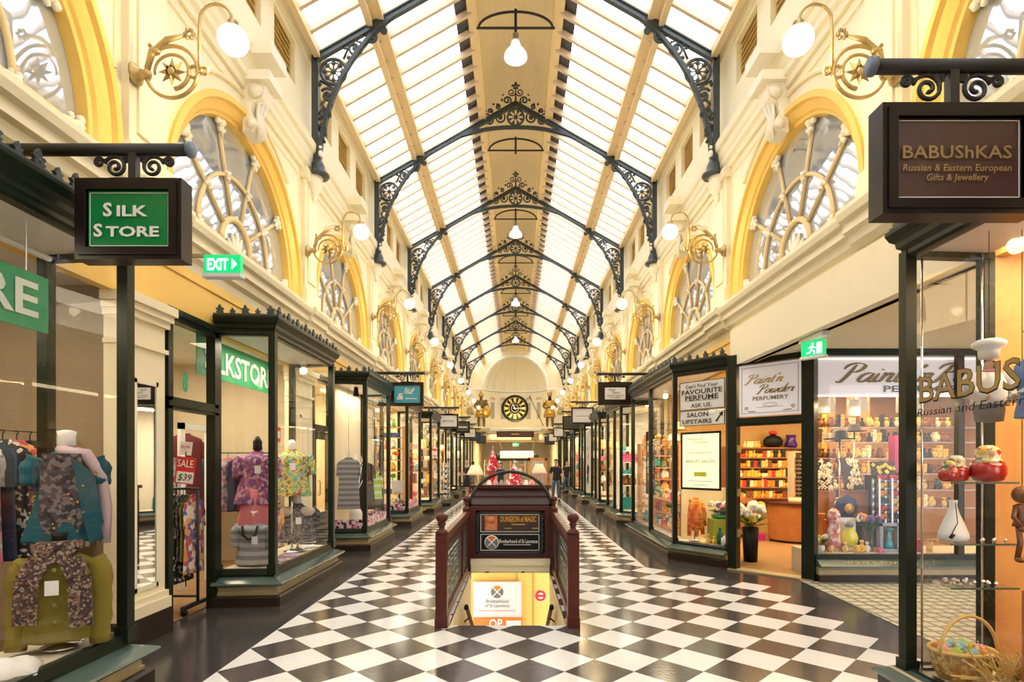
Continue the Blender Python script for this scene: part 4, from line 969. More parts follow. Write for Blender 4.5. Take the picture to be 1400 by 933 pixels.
def statue(cx, label, crown, mir):
    y = 38.6; z0 = 4.06; s = mir
    br = MB(); br.box(cx - .55, cx + .55, y - .45, YE, z0 - .10, z0); br.box(cx - .45, cx + .45, y - .35, YE, z0 - .22, z0 - .10); br.prism([(y, z0 - .22), (YE, z0 - .22), (YE, z0 - .8)], lambda u, v, w_: (w_, u, v), cx - .3, cx + .3)
    t = br.build('trim_%d' % (2 if mir > 0 else 3), M['cream']); t['kind'] = 'structure'
    root = empty('giant_statue', (cx, y, z0), label, 'statue')
    J = [(cx, y, z0 + 1.15, .25, .20), (cx, y, z0 + 1.45, .24, .19), (cx, y, z0 + 1.72, .27, .19), (cx, y, z0 + 1.9, .10, .10), (cx, y - .03, z0 + 2.08, .13, .14), (cx, y, z0 + 2.22, .11, .12),
         (cx - .30, y, z0 + 1.78, .11), (cx - .46, y - .08, z0 + 1.45, .085), (cx - .34 * 1, y - .32, z0 + 1.30, .07), (cx - .28, y - .40, z0 + 1.30, .06),
         (cx + .30, y, z0 + 1.78, .11), (cx + .48, y - .1, z0 + 1.48, .085), (cx + .52, y - .35, z0 + 1.35, .07), (cx + .52, y - .44, z0 + 1.36, .06),
         (cx - .15, y, z0 + .95, .15), (cx - .17, y - .05, z0 + .52, .11), (cx - .17, y, z0 + .08, .08), (cx - .18, y - .2, z0 + .04, .05),
         (cx + .15, y, z0 + .95, .15), (cx + .2, y - .02, z0 + .52, .11), (cx + .2, y, z0 + .08, .08), (cx + .23, y - .2, z0 + .04, .05)]
    E = [(0, 1), (1, 2), (2, 3), (3, 4), (4, 5), (2, 6), (6, 7), (7, 8), (8, 9), (2, 10), (10, 11), (11, 12), (12, 13), (0, 14), (14, 15), (15, 16), (16, 17), (0, 18), (18, 19), (19, 20), (20, 21)]
    skin_mesh('body', J, E, M['dark_gilt'], root)
    k = MB(); k.lathe([(.42, .72), (.40, .80), (.30, 1.15), (.27, 1.3), (.30, 1.3), (.34, 1.12), (.44, .8)], (cx, y, z0), 16); 
    for i in range(12):
        a = 2 * PI * i / 12; k.bar((cx + .42 * math.cos(a), y + .42 * math.sin(a), z0 + .70), (cx + .31 * math.cos(a), y + .31 * math.sin(a), z0 + 1.15), .11, .03, up=(math.cos(a), math.sin(a), 0))
    k.build('kilt', M['gilt'], root)
    b = MB(); b.lathe([(.27, 1.36), (.30, 1.5), (.32, 1.68), (.28, 1.8), (.14, 1.88), (.14, 1.84), (.24, 1.76), (.25, 1.5)], (cx, y, z0), 16, sy=.8)
    for sg in (-1, 1): b.ball((cx + sg * .31, y, z0 + 1.8), .15, 10, (1, 1, .8))
    b.build('breastplate', M['gilt'] if crown else M['dark_gilt'], root)
    h = MB()
    if crown:
        h.lathe([(.15, 2.16), (.17, 2.2), (.18, 2.38), (.155, 2.38), (.15, 2.2)], (cx, y, z0), 12)
        for i in range(6): h.ball((cx + .165 * math.cos(i * PI / 3), y + .165 * math.sin(i * PI / 3), z0 + 2.41), .035, 6)
        h.build('crown', M['gilt'], root)
        bd = MB(); bd.ball((cx, y - .12, z0 + 1.95), .13, 10, (1, .6, 1.5)); bd.build('beard', M['black'], root)
        sp = MB(); sp.tube([(cx - .45, y - .45, z0 + .05), (cx - 1.35, y - .45, z0 + 2.0)], .025, 6); sp.ball((cx - 1.38, y - .45, z0 + 2.06), .07, 8, (.6, .6, 1.6)); sp.build('staff', M['steel_dark'], root)
    else:
        h.lathe([(.16, 2.12), (.18, 2.16), (.19, 2.26), (.14, 2.38), (.05, 2.46), (0, 2.47)], (cx, y, z0), 14); h.tube([(cx, y - .14, z0 + 2.36), (cx, y - .06, z0 + 2.5), (cx, y + .08, z0 + 2.54), (cx, y + .22, z0 + 2.42)], [.03, .06, .07, .03], 8); h.build('helmet', M['gilt'], root)
        sh = MB(); sh.lathe([(0, -.06), (.2, -.04), (.34, 0), (.33, .03), (0, .03)], (cx + .42, y - .42, z0 + 1.05), 18, 'Y', sx=.85, sy=1.25); sh.build('shield', M['gilt'], root)
        sw = MB(); sw.bar((cx - .28, y - .42, z0 + 1.35), (cx - .42, y - .5, z0 + .5), .05, .02); sw.build('sword', M['gilt'], root)
    # bell beside the figure
    x = cx + mir * .0 - (.78 if mir > 0 else -.78)
    be = empty('hanging_bell', (x, y + .3, z0 + .9), 'bronze bell hung beside the ' + ('crowned' if crown else 'helmeted') + ' statue', 'bell')
    q = MB(); q.lathe([(.27, .9), (.25, .98), (.19, 1.15), (.16, 1.32), (.1, 1.42), (0, 1.44)], (x, y + .3, z0), 16); q.build('bell_body', M['bronze'], be)
    q = MB(); q.tube([(x, y + .3, z0 + 1.42), (x, YE - .05, z0 + 1.6)], .03, 6); q.build('hanger', M['black_iron'], be)
statue(-2.40, 'gilt helmeted giant statue with shield on a wall bracket beside the clock', False, 1)
statue(2.36, 'gilt crowned giant statue with black beard and staff beside the clock', True, -1)

# fascia boards under the clock
root = empty('fascia_board', (-.05, 39.6, 3.42), 'long dark red fascia board with faded lettering below the clock', 'sign')
b = MB(); b.box(-1.36, 1.30, 39.6, 39.72, 3.42, 3.84); b.build('frame', M['wood_dark'], root)
b = MB(); b.box(-1.28, 1.22, 39.57, 39.6, 3.48, 3.78); b.build('panel', mat('oxblood_panel', (.10, .03, .025), .4), root)
b = MB(); b.box(-.3, .25, 39.565, 39.57, 3.60, 3.68); b.build('print_line', M['letter_gold'], root)
# ------------------------------------------------------------------ shopfronts
GX = 3.36
CORNICE_P = [(-.05, 3.07), (.02, 3.07), (.03, 3.10), (.05, 3.115), (.055, 3.15), (.08, 3.17), (.10, 3.215), (.10, 3.24), (-.05, 3.25)]
FLEUR = [(-.012, 0), (.012, 0), (.014, .02), (.035, .03), (.04, .045), (.025, .05), (.03, .06), (.045, .075), (.03, .085), (.018, .08), (.016, .10), (0, .125), (-.016, .10), (-.018, .08), (-.03, .085), (-.045, .075), (-.03, .06), (-.025, .05), (-.04, .045), (-.035, .03), (-.014, .02)]
def cresting(mb, path, sgn, z, o=.07, step=.115, big=1.):
    P = offset_path(path, o, sgn)
    for i in range(len(P) - 1):
        d = P[i + 1] - P[i]; L_ = d.length; d.normalize(); n = max(1, int(L_ / step)); q = Vector((d.y, -d.x))
        for k in range(n):
            c = P[i] + d * (L_ * (k + .5) / n); sc_ = big * (1.0 if k % 2 == 0 else .72)
            mb.prism(FLEUR, lambda u, v, w_: (c.x + d.x * u * sc_ + q.x * w_, c.y + d.y * u * sc_ + q.y * w_, z + v * sc_), -.012, .012)
            mb.ball((c.x, c.y, z + .055 * sc_), .02 * sc_, 6)
        mb.bar((P[i].x, P[i].y, z + .012), (P[i + 1].x, P[i + 1].y, z + .012), .03, .024)

def shopfront(s, path, mull=(), label='', zb=.40, zt=3.08, sill_z=.28, far=False, skirt=None, glassm='pane', crest=True, post_w=.075, back=False):
    """bay window: path is its plan from the near wall to the far wall; mull adds mullions {segment: [fractions]}"""
    sgn = 1 if s < 0 else -1
    c = path[len(path) // 2]
    root = empty('shopfront', (sum(p[0] for p in path) / len(path), sum(p[1] for p in path) / len(path), 0), label, 'shopfront', 'bottle green bay shopfronts')
    b = MB(); moulding(b, path, [(-.06, 0), (.13, 0), (.13, .10), (.11, .12), (-.06, .12)], sgn); b.build('plinth', M['plinth'], root)
    k = sill_z - .28
    b = MB(); moulding(b, path, [(-.06, .12), (.08, .12), (.085, .145), (.07, .155), (.07, .20 + k), (.09, .215 + k), (.09, .235 + k), (-.06, .235 + k)], sgn); b.build('stall_riser', M['bronze'], root)
    b = MB(); moulding(b, path, [(-.06, .235 + k), (.15, .235 + k), (.16, .25 + k), (.15, .265 + k), (.02, .315 + k), (-.06, .315 + k)], sgn); b.build('sill', M['sill'], root)
    b = MB(); moulding(b, path, [(-.05, .315 + k), (.02, .315 + k), (.03, .34 + k), (.012, zb), (-.05, zb)], sgn); b.build('bottom_rail', M['green'], root)
    b = MB(); moulding(b, path, [(-.05, zt - .05), (.02, zt - .05), (.03, zt - .03), (.03, zt), (-.05, zt)], sgn); b.build('head_rail', M['green'], root)
    b = MB(); moulding(b, path, CORNICE_P, sgn)
    b.add([(p.x, p.y, 3.248) for p in offset_path(path, .0, sgn)] , [tuple(range(len(path)))])
    b.build('cornice', M['green'], root)
    if crest:
        b = MB(); cresting(b, path, sgn, 3.24, step=.13 if not far else .2); b.build('cresting', M['iron'], root)
    posts = [Vector((p[0], p[1])) for p in path]
    for i, fr in dict(mull).items():
        for f in fr: posts.append(Vector(path[i][:2]).lerp(Vector(path[i + 1][:2]), f))
    for p in posts:
        b = MB(); w_ = post_w / 2
        b.box(p.x - w_, p.x + w_, p.y - w_, p.y + w_, zb - .06, zt); b.box(p.x - w_ - .012, p.x + w_ + .012, p.y - w_ - .012, p.y + w_ + .012, zb - .06, zb + .05)
        b.lathe([(w_ * .7, zb), (w_ * .7, zt - .1)], (p.x - s * -.0 , p.y, 0), 8)
        b.build('post', M['green'], root)
    for i in range(len(path) - 1):
        b = MB(); p, q = path[i], path[i + 1]
        b.quad((p[0], p[1], zb), (q[0], q[1], zb), (q[0], q[1], zt), (p[0], p[1], zt)); pn_ = b.build('glass_pane', M[glassm], root)
        if skirt:
            d = (Vector(q[:2]) - Vector(p[:2])); n_ = Vector((d.y, -d.x)).normalized() * sgn * -.03
            b = MB(); b.quad((p[0] + n_.x, p[1] + n_.y, zb), (q[0] + n_.x, q[1] + n_.y, zb), (q[0] + n_.x, q[1] + n_.y, zb + .16), (p[0] + n_.x, p[1] + n_.y, zb + .16)); b.build('display_band', M[skirt], root)
    # display floor and soffit inside the bay
    ins = [(p.x, p.y) for p in offset_path(path, -.02, sgn)]
    b = MB(); n = len(ins); b.add([(x, y, zb - .02) for x, y in ins], [tuple(range(n))]); b.build('display_floor', M['display'], root)
    b = MB(); b.add([(x, y, zt - .01) for x, y in ins], [tuple(range(n))]); b.build('display_soffit', M['shop_wall_white'], root)
    if back:
        b = MB(); b.quad((path[0][0], path[0][1], zb - .02), (path[-1][0], path[-1][1], zb - .02), (path[-1][0], path[-1][1], zt), (path[0][0], path[0][1], zt)); b.build('display_back', M['shop_wall'], root)
    return root
M['skirt_pink'] = pattern('pink_black_zigzag_band', [(.75, .15, .35), (.85, .75, .80), (.03, .03, .04), (.8, .5, .6)], 22)

def door_bay(s, y0, y1, num, opened=True, zt=2.12, lit=True):
    """shop doorway in the wall line with a transom light"""
    x = s * GX
    root = empty('door_%d' % num, (x, (y0 + y1) / 2, 0), kind='structure')
    f = MB(); xx = sorted((x - .05, x + .05))
    for y in (y0, y1 - .075): f.box(*xx, y, y + .075, 0, 3.06)
    f.box(*xx, y0, y1, zt, zt + .12); f.box(*xx, y0, y1, 2.98, 3.08); f.box(xx[0] - .02, xx[1] + .02, y0 - .02, y1 + .02, 3.04, 3.10); f.box(xx[0] - .015, xx[1] + .015, y0, y1, zt + .03, zt + .08)
    f.build('frame', M['green'], root)
    g = MB(); g.quad((x, y0 + .07, zt + .12), (x, y1 - .07, zt + .12), (x, y1 - .07, 2.98), (x, y0 + .07, 2.98)); g.build('transom_pane', M['pane'], root)
    if not opened:
        d = MB()
        for (a, c) in ((y0 + .08, y0 + .2), (y1 - .2, y1 - .08)): d.box(x - .025, x + .025, a, c, .02, zt)
        d.box(x - .025, x + .025, y0 + .08, y1 - .08, .02, .75); d.box(x - .025, x + .025, y0 + .08, y1 - .08, zt - .12, zt)
        d.build('door_leaf', M['green'], root)
        g = MB(); g.quad((x, y0 + .2, .75), (x, y1 - .2, .75), (x, y1 - .2, zt - .12), (x, y0 + .2, zt - .12)); g.build('door_pane', M['pane'], root)
        h = MB(); h.tube([(x - s * .03, y0 + .26, 1.05), (x - s * .07, y0 + .26, 1.07), (x - s * .07, y0 + .26, 1.28), (x - s * .03, y0 + .26, 1.3)], .012, 6); h.build('door_handle', M['brass'], root)
    return root

def pier(s, y0, y1, name, mirror=False):
    x = s * (GX - .04)
    b = MB(); xo = s * (GX + .14)
    b.box(*sorted((x, xo)), y0, y1, 0, 3.1)
    for (o, z0, z1) in ((.05, .24, .34), (.03, .34, .40), (.04, 2.86, 2.92), (.07, 2.92, 2.98), (.10, 2.98, 3.06), (.03, 2.62, 2.66)):
        b.box(*sorted((x - s * o, xo)), y0 - o * .5, y1 + o * .5, z0, z1)
    p = b.build(name, M['cream'], origin=(x, (y0 + y1) / 2, 0)); p['kind'] = 'structure'
    q = MB(); q.box(*sorted((x - s * .06, xo)), y0 - .03, y1 + .03, 0, .24); q.build('pier_base', M['plinth'], p)
    m = (y1 - y0) * .26
    fm = MB(); xf = x - s * .012
    for (a, c, e, g_) in ((y0 + m - .03, y1 - m + .03, .46, .50), (y0 + m - .03, y1 - m + .03, 2.30, 2.34), (y0 + m - .03, y0 + m, .46, 2.34), (y1 - m, y1 - m + .03, .46, 2.34)):
        fm.box(*sorted((x, xf)), a, c, e, g_)
    fm.build('panel_frame', M['cream_pale'], p)
    if mirror:
        g = MB(); g.box(*sorted((x, x - s * .005)), y0 + m, y1 - m, .5, 2.3); g.build('mirror', M['mirror'], p)
    return p

# left row ------------------------------------------------------------
def lpath(y0, y1, x=2.75, cut=.06, s=-1, far_cut=.06): return [(s * GX, y0), (s * x, y0 + cut), (s * x, y1 - far_cut), (s * GX, y1)]
shopfront(-1, [(-2.75, -1.2), (-2.75, 3.92), (-GX, 3.98)], {0: [.45]}, 'dark green bay window under the green hanging sign, cut by the photo edge')
pier(-1, 4.72, 5.26, 'trim_10', True)
door_bay(-1, 5.30, 6.2, 1)
shopfront(-1, lpath(6.24, 8.36), {}, 'dark green bay window full of colourful tops beside the open clothes shop door')
starts = [10.08, 14.0, 17.9, 21.8, 25.7, 29.6, 33.5]
names = ['dark green bay window with white twigs and a dark jumper', 'dark green bay window crowded with bright toys, behind the teal sign', 'dark green bay window beside the postcard stand']
for i, y0 in enumerate(starts):
    prev = (8.36 if i == 0 else starts[i - 1] + 2.0)
    pier(-1, prev + .06, y0 - 1.0, 'trim_%d' % (11 + i))
    door_bay(-1, y0 - .98, y0 - .02, 2 + i, opened=i > 1)
    lab = names[i] if i < 3 else 'far dark green bay window on the green sign side, ' + ORD[i - 3] + ' past the postcard stand'
    shopfront(-1, lpath(y0, y0 + 2.0, cut=.08), {}, lab, far=i > 1, skirt='skirt_pink' if i < 2 else None, back=i == 0 or i > 4)
pier(-1, 35.6, 39.9, 'trim_19')

# right row -----------------------------------------------------------
shopfront(1, [(2.75, -1.2), (2.75, 3.90), (3.33, 3.94)], {0: [.5]}, 'dark green corner window with gold shop lettering under the brown hanging sign', zb=.175, sill_z=.13)
R1 = shopfront(1, [(3.27, 8.52), (2.66, 9.3), (2.66, 12.6), (3.36, 12.75)], {1: [.5]}, 'dark green angled bay window with white notices and a lit poster', zb=.30, sill_z=.22)
shopfront(1, [(3.36, 13.7), (2.75, 14.5), (2.75, 16.6), (3.36, 16.7)], {1: [.45]}, 'dark green bay window with teal bag and pink boxes, after the lit poster window', zb=.35)
rs = [17.7, 21.6, 25.5, 29.4, 33.3]
for i, y0 in enumerate(rs):
    prev = 16.7 if i == 0 else rs[i - 1] + 2.4
    pier(1, prev + .06, prev + .5, 'trim_%d' % (20 + i)); door_bay(1, prev + .54, y0 - .04, 10 + i, opened=i == 1)
    shopfront(1, lpath(y0, y0 + 2.4, s=1, cut=.5), {1: [.5]}, ['dark green bay window just before the white window with black silhouettes', 'dark green bay window with a tall white backdrop and black silhouettes', 'far dark green bay window on the brown sign side, first past the silhouettes', 'far dark green bay window on the brown sign side, second past the silhouettes', 'far dark green bay window on the brown sign side, third past the silhouettes'][i], far=i > 1, back=i > 2)
pier(1, 12.78, 13.1, 'trim_26'); door_bay(1, 13.12, 13.68, 16, opened=False)
pier(1, 35.75, 39.9, 'trim_27')

# perfumery: slanted doorway and the window in the passage -------------
PD0, PD1 = Vector((3.27, 8.34)), Vector((4.02, 7.56))
def slanted_door():
    root = empty('door_20', (3.65, 7.95, 0), kind='structure')
    d = (PD1 - PD0); L_ = d.length; d.normalize(); n = Vector((-d.y, d.x)) * -1     # towards the nave
    def P(u, v, z): q = PD0 + d * u + n * v; return (q.x, q.y, z)
    f = MB()
    def bx(u0, u1, z0, z1, v0=-.05, v1=.05): f.prism([(u0, z0), (u1, z0), (u1, z1), (u0, z1)], lambda u, v, w_: P(u, w_, v), v0, v1)
    bx(-.06, .07, 0, 3.2, -.07, .07); bx(L_ - .10, L_ + .06, 0, 3.2, -.08, .08); bx(.07, L_ - .1, 2.14, 2.26); bx(.07, L_ - .1, 3.04, 3.2); bx(.07, L_ - .1, 2.17, 2.23, -.065, .065)
    f.build('frame', M['green'], root)
    p = MB(); p.prism([(.09, 2.28), (L_ - .12, 2.28), (L_ - .12, 3.03), (.09, 3.03)], lambda u, v, w_: P(u, w_, v), -.012, .012); pa = p.build('transom_sign', M['lit_white'], root)
    R_ = (d.x, d.y, 0); mid = L_ / 2
    bd = MB()
    for (a, c, e, g_) in ((.13, L_ - .16, 2.32, 2.326), (.13, L_ - .16, 2.985, 2.991), (.13, .136, 2.32, 2.99), (L_ - .166, L_ - .16, 2.32, 2.99)):
        bd.prism([(a, e), (c, e), (c, g_), (a, g_)], lambda u, v, w_: P(u, w_, v), .012, .015)
    for sg, u0 in ((1, .17), (-1, L_ - .2)):
        bd.tube([Vector(P(u0 + sg * p_.x, .016, 2.36 + p_.z)) for p_ in spiral((0.03, 0, .03), .03, .006, 1.3, 0, EX, EZ, 12)], .005, 4)
        bd.bar(P(u0 + sg * .05, .016, 2.35), P(u0 + sg * .16, .016, 2.345), .006, .012)
    bd.build('border_line', M['letter_brown'], pa)
    for (t, u, z, wd, ht, sh, mt, bo) in (("Paint'n", mid - .09, 2.75, .56, .13, .35, 'letter_gold', .012), ('Powder', mid + .07, 2.60, .54, .12, .35, 'letter_brown', .012), ('PERFUMERY', mid - .0, 2.505, .50, .055, .0, 'letter_brown', .02)):
        (script_mb(t, R_, EZ, P(u, .02, z), wd, pen=.13, height=ht) if sh else text_mb(t, R_, EZ, P(u, .018, z), width=wd, height=ht, shear=sh, bold=bo)).build('lettering', M[mt], pa, recalc=False)
    q = MB(); q.prism([(.35, 2.40), (.72, 2.40), (.72, 2.404), (.35, 2.404)], lambda u, v, w_: P(u, w_, v), .012, .015); q.tube([Vector(P(mid + .10 * math.cos(t), .015, 2.435 + .025 * math.sin(t))) for t in [2 * PI * i / 18 for i in range(18)]], .003, 4, True); q.build('ornament_line', M['letter_brown'], pa)
    t = MB(); t.prism([(-.05, -.12), (L_ + .05, -.12), (L_ + .05, .10), (-.05, .10)], lambda u, v, w_: P(u, v, w_), 0.001, .022); t.build('threshold', M['bronze'], root)
    h = MB()
    for z in (.5, 1.1, 1.75): h.prism([(.075, z), (.105, z), (.105, z + .11), (.075, z + .11)], lambda u, v, w_: P(u, w_, v), -.02, .06)
    h.build('hinge', M['brass'], root)
slanted_door()
def passage_window():
    y = 7.52; x0, x1 = 4.05, 9.0
    root = empty('shopfront', (5, y, 0), 'dark green perfumery window facing the side passage, white lit fascia on top', 'shopfront', 'bottle green bay shopfronts')
    b = MB(); b.box(x0, x1, y - .12, y + .08, 0, .10); b.build('plinth', M['plinth'], root)
    b = MB(); b.box(x0, x1, y - .10, y + .08, .10, .20); b.build('stall_riser', M['bronze'], root)
    b = MB(); b.prism([(-.16, .2), (-.16, .225), (-.03, .30), (.08, .30), (.08, .2)], lambda u, v, w_: (w_, y + u, v), x0, x1); sl = b.build('sill', M['sill'], root)
    R_ = (1, 0, 0); U_ = (0, .87, .5)
    text_mb('PAINT & POWDER', R_, U_, (4.88, y - .125, .247), width=.95, height=.055, depth=.002).build('lettering', M['letter_gold'], sl, recalc=False)
    b = MB(); b.box(x0, x1, y - .03, y + .05, .30, .36); b.box(x0, x1, y - .05, y + .05, 3.04, 3.14); b.box(x0, x1, y - .08, y + .05, 3.10, 3.24); b.build('head_rail', M['green'], root)
    for x in (6.0, 7.6):
        b = MB(); b.box(x - .04, x + .04, y - .04, y + .04, .36, 3.04); b.build('post', M['green'], root)
    b = MB(); b.quad((x0, y, .36), (x1, y, .36), (x1, y, 3.04), (x0, y, 3.04)); b.build('glass_pane', M['pane'], root)
    f = MB(); f.box(x0, x1, y + .06, y + .12, 2.50, 3.04); fa = f.build('fascia_panel', M['lit_white'], root)
    for z in (2.51, 3.02):
        t = MB(); t.tube([(x0, y + .045, z), (x1, y + .045, z)], .010, 6); t.build('light_tube', M['globe'], fa)
    script_mb('Paint', R_, EZ, (4.84, y + .054, 2.70), .98, pen=.13, height=.25).build('lettering', M['letter_brown'], fa, recalc=False)
    script_mb("'nPowder", R_, EZ, (6.25, y + .054, 2.70), 1.6, pen=.13, height=.25).build('lettering', M['letter_brown'], fa, recalc=False)
    text_mb('PERFUMERY', R_, EZ, (5.0, y + .052, 2.565), width=1.15, height=.085, bold=.02, align='LEFT').build('lettering', M['letter_black'], fa, recalc=False)
passage_window()

# side passage shell ----------------------------------------------------
b = MB(); b.box(3.42, 13, 4.1, 7.62, 3.13, 3.2); b.build('ceiling_passage', M['cream'])['kind'] = 'structure'
b = MB(); b.box(3.28, 3.46, 3.98, 8.5, 3.06, 3.62); b.prism([(3.46, 7.4), (3.46, 8.5), (3.28, 8.5), (4.05, 7.55), (4.05, 7.4)], lambda u, v, w_: (u, v, w_), 3.12, 3.2); b.build('beam_passage', M['cream_pale'])['kind'] = 'structure'
b = MB(); b.box(13, 13.2, 3.9, 7.7, 0, 3.3); b.build('wall_passage_end', M['shop_wall_white'])['kind'] = 'structure'
b = MB(); b.box(5.0, 13, 7.55, 7.65, 3.05, 3.3); b.build('trim_28', M['yellow'])['kind'] = 'structure'

M['amber_wall'] = mat('amber_shop_wall', (.48, .30, .12), .6, var=.08)
# ------------------------------------------------------------------ shop interiors (shells)
def shell(name, x0, x1, y0, y1, wallm, floor_m, H=3.2, skip=(), zf=.008):
    """room behind a shopfront: back, side walls, ceiling and floor"""
    b = MB(); t = .015
    if 'near' not in skip: b.box(x0, x1, y0 - t, y0, 0, H)
    if 'far' not in skip: b.box(x0, x1, y1, y1 + t, 0, H)
    if 'left' not in skip: b.box(x0 - t, x0, y0, y1, 0, H)
    if 'right' not in skip: b.box(x1, x1 + t, y0, y1, 0, H)
    b.build('wall_' + name, M[wallm], origin=((x0 + x1) / 2, (y0 + y1) / 2, 0))['kind'] = 'structure'
    b = MB(); b.box(x0, x1, y0, y1, H, H + .05); b.build('ceiling_' + name, M['shop_wall_white'])['kind'] = 'structure'
    b = MB(); b.box(x0, x1, y0, y1, zf - .004, zf); b.build('floor_' + name, M[floor_m])['kind'] = 'structure'

LIGHTS = []
def area(x, y, z, sx, sy, power, col=(1, .80, .52)):
    d = bpy.data.lights.new('shop_light', 'AREA'); d.shape = 'RECTANGLE'; d.size = sx; d.size_y = sy; d.energy = power; d.color = col
    o = bpy.data.objects.new('shop_light', d); COL.objects.link(o); o.location = (x, y, z); return o
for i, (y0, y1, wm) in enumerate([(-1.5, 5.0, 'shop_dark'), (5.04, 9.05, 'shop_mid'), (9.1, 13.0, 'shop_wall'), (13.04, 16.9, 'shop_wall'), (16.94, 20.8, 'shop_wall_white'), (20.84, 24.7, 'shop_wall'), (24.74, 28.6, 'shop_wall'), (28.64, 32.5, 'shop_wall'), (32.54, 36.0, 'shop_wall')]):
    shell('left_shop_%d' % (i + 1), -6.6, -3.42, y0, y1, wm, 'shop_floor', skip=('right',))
    area(-4.6, (y0 + y1) / 2, 3.12, 1.6, 2.2, 38 if i < 1 else 75 if i < 2 else 95, (1, .84, .60) if i < 2 else (1, .78, .45))
    area(-3.08, (y0 + y1) / 2 + (.2 if i else .5), 3.0, .35, 1.5, 14 if i else 8, (1, .84, .6))
for i, (y0, y1, wm) in enumerate([(12.9, 16.95, 'shop_wall_white'), (17.0, 20.9, 'shop_wall'), (20.94, 24.8, 'shop_wall'), (24.84, 28.7, 'shop_wall'), (28.74, 32.6, 'shop_wall'), (32.64, 36.0, 'shop_wall')]):
    shell('right_shop_%d' % (i + 1), 3.42, 6.4, y0, y1, wm, 'shop_floor', skip=('left',))
    area(4.6, (y0 + y1) / 2, 3.12, 1.6, 2.2, 80, (1, .80, .48))
    area(3.08, (y0 + y1) / 2, 3.0, .35, 1.5, 14, (1, .84, .6))
# perfumery room: behind the slanted door
b = MB(); b.box(3.5, 10, 12.66, 12.72, 0, 3.2); b.box(10, 10.05, 7.6, 12.7, 0, 3.2); b.build('wall_perfumery', M['amber_wall'])['kind'] = 'structure'
b = MB(); b.add([(3.3, 8.42, 3.2), (4.06, 7.6, 3.2), (10, 7.6, 3.2), (10, 12.7, 3.2), (3.3, 12.7, 3.2)], [(0, 1, 2, 3, 4)]); b.build('ceiling_perfumery', M['shop_wall_white'])['kind'] = 'structure'
b = MB(); b.add([(3.28, 8.40, .012), (4.04, 7.60, .012), (10, 7.6, .012), (10, 12.7, .012), (3.3, 12.7, .012)], [(0, 1, 2, 3, 4)]); b.build('floor_perfumery', M['shop_floor'])['kind'] = 'structure'
area(4.6, 9.9, 3.1, 1.6, 1.6, 105, (1, .66, .28)); area(7.0, 10, 3.1, 2.5, 2.5, 110, (1, .66, .28)); area(5.3, 7.95, 2.45, 2.2, .3, 26, (1, .80, .46)); area(3.1, 10.8, 3.0, .4, 2.4, 30, (1, .82, .5))
# babushka shop room
b = MB(); b.box(6.2, 6.25, -1.5, 3.95, 0, 3.2); b.box(3.36, 6.2, 3.93, 3.98, 0, 3.2); b.build('wall_corner_shop', M['wood_orange'])['kind'] = 'structure'
b = MB(); b.box(2.78, 6.2, -1.5, 3.93, 3.2, 3.25); b.build('ceiling_corner_shop', M['shop_wall'])['kind'] = 'structure'
b = MB(); b.box(2.80, 6.2, -1.5, 3.93, .0, .154); b.build('floor_corner_shop', M['shop_floor'])['kind'] = 'structure'
area(4.2, 2.6, 3.12, 1.8, 2.2, 80, (1, .74, .4)); area(3.15, 3.2, 3.1, .4, 1.2, 18, (1, .85, .62))
area(-4.3, 4.0, 3.12, 1.4, .8, 7, (1, .86, .66)); area(-3.6, 3.3, 2.9, .4, 1.2, 9, (1, .84, .6))  # extra lamps added to brighten the dark walls of the first left shop
# ------------------------------------------------------------------ stairwell balustrade
def newel(mb_post, x, y, zb=-.12):
    mb_post.box(x - .055, x + .055, y - .055, y + .055, zb, .90)
    mb_post.box(x - .062, x + .062, y - .062, y + .062, zb, .10)
    mb_post.lathe([(.062, .90), (.066, .92), (.05, .94), (.03, .955), (.028, .98), (.045, 1.0), (.03, 1.012), (.035, 1.02), (.058, 1.05), (.056, 1.085), (.03, 1.105), (0, 1.11)], (x, y, 0), 18)
bal = empty('stair_balustrade', (-.08, 6.8, 0), 'dark red timber balustrade with ball topped posts around the stairwell', 'balustrade')
NX0, NX1, NY0, NY1 = SX0 - .06, SX1 + .06, 5.42, 8.20
for x in (NX0, NX1):
    for y in (NY0, NY1):
        b = MB(); newel(b, x, y); b.build('newel_post', M['wood_red'], bal)
LAT = mat('green_black_lattice', (.07, .09, .075), .4, metal=.3, var=.3)
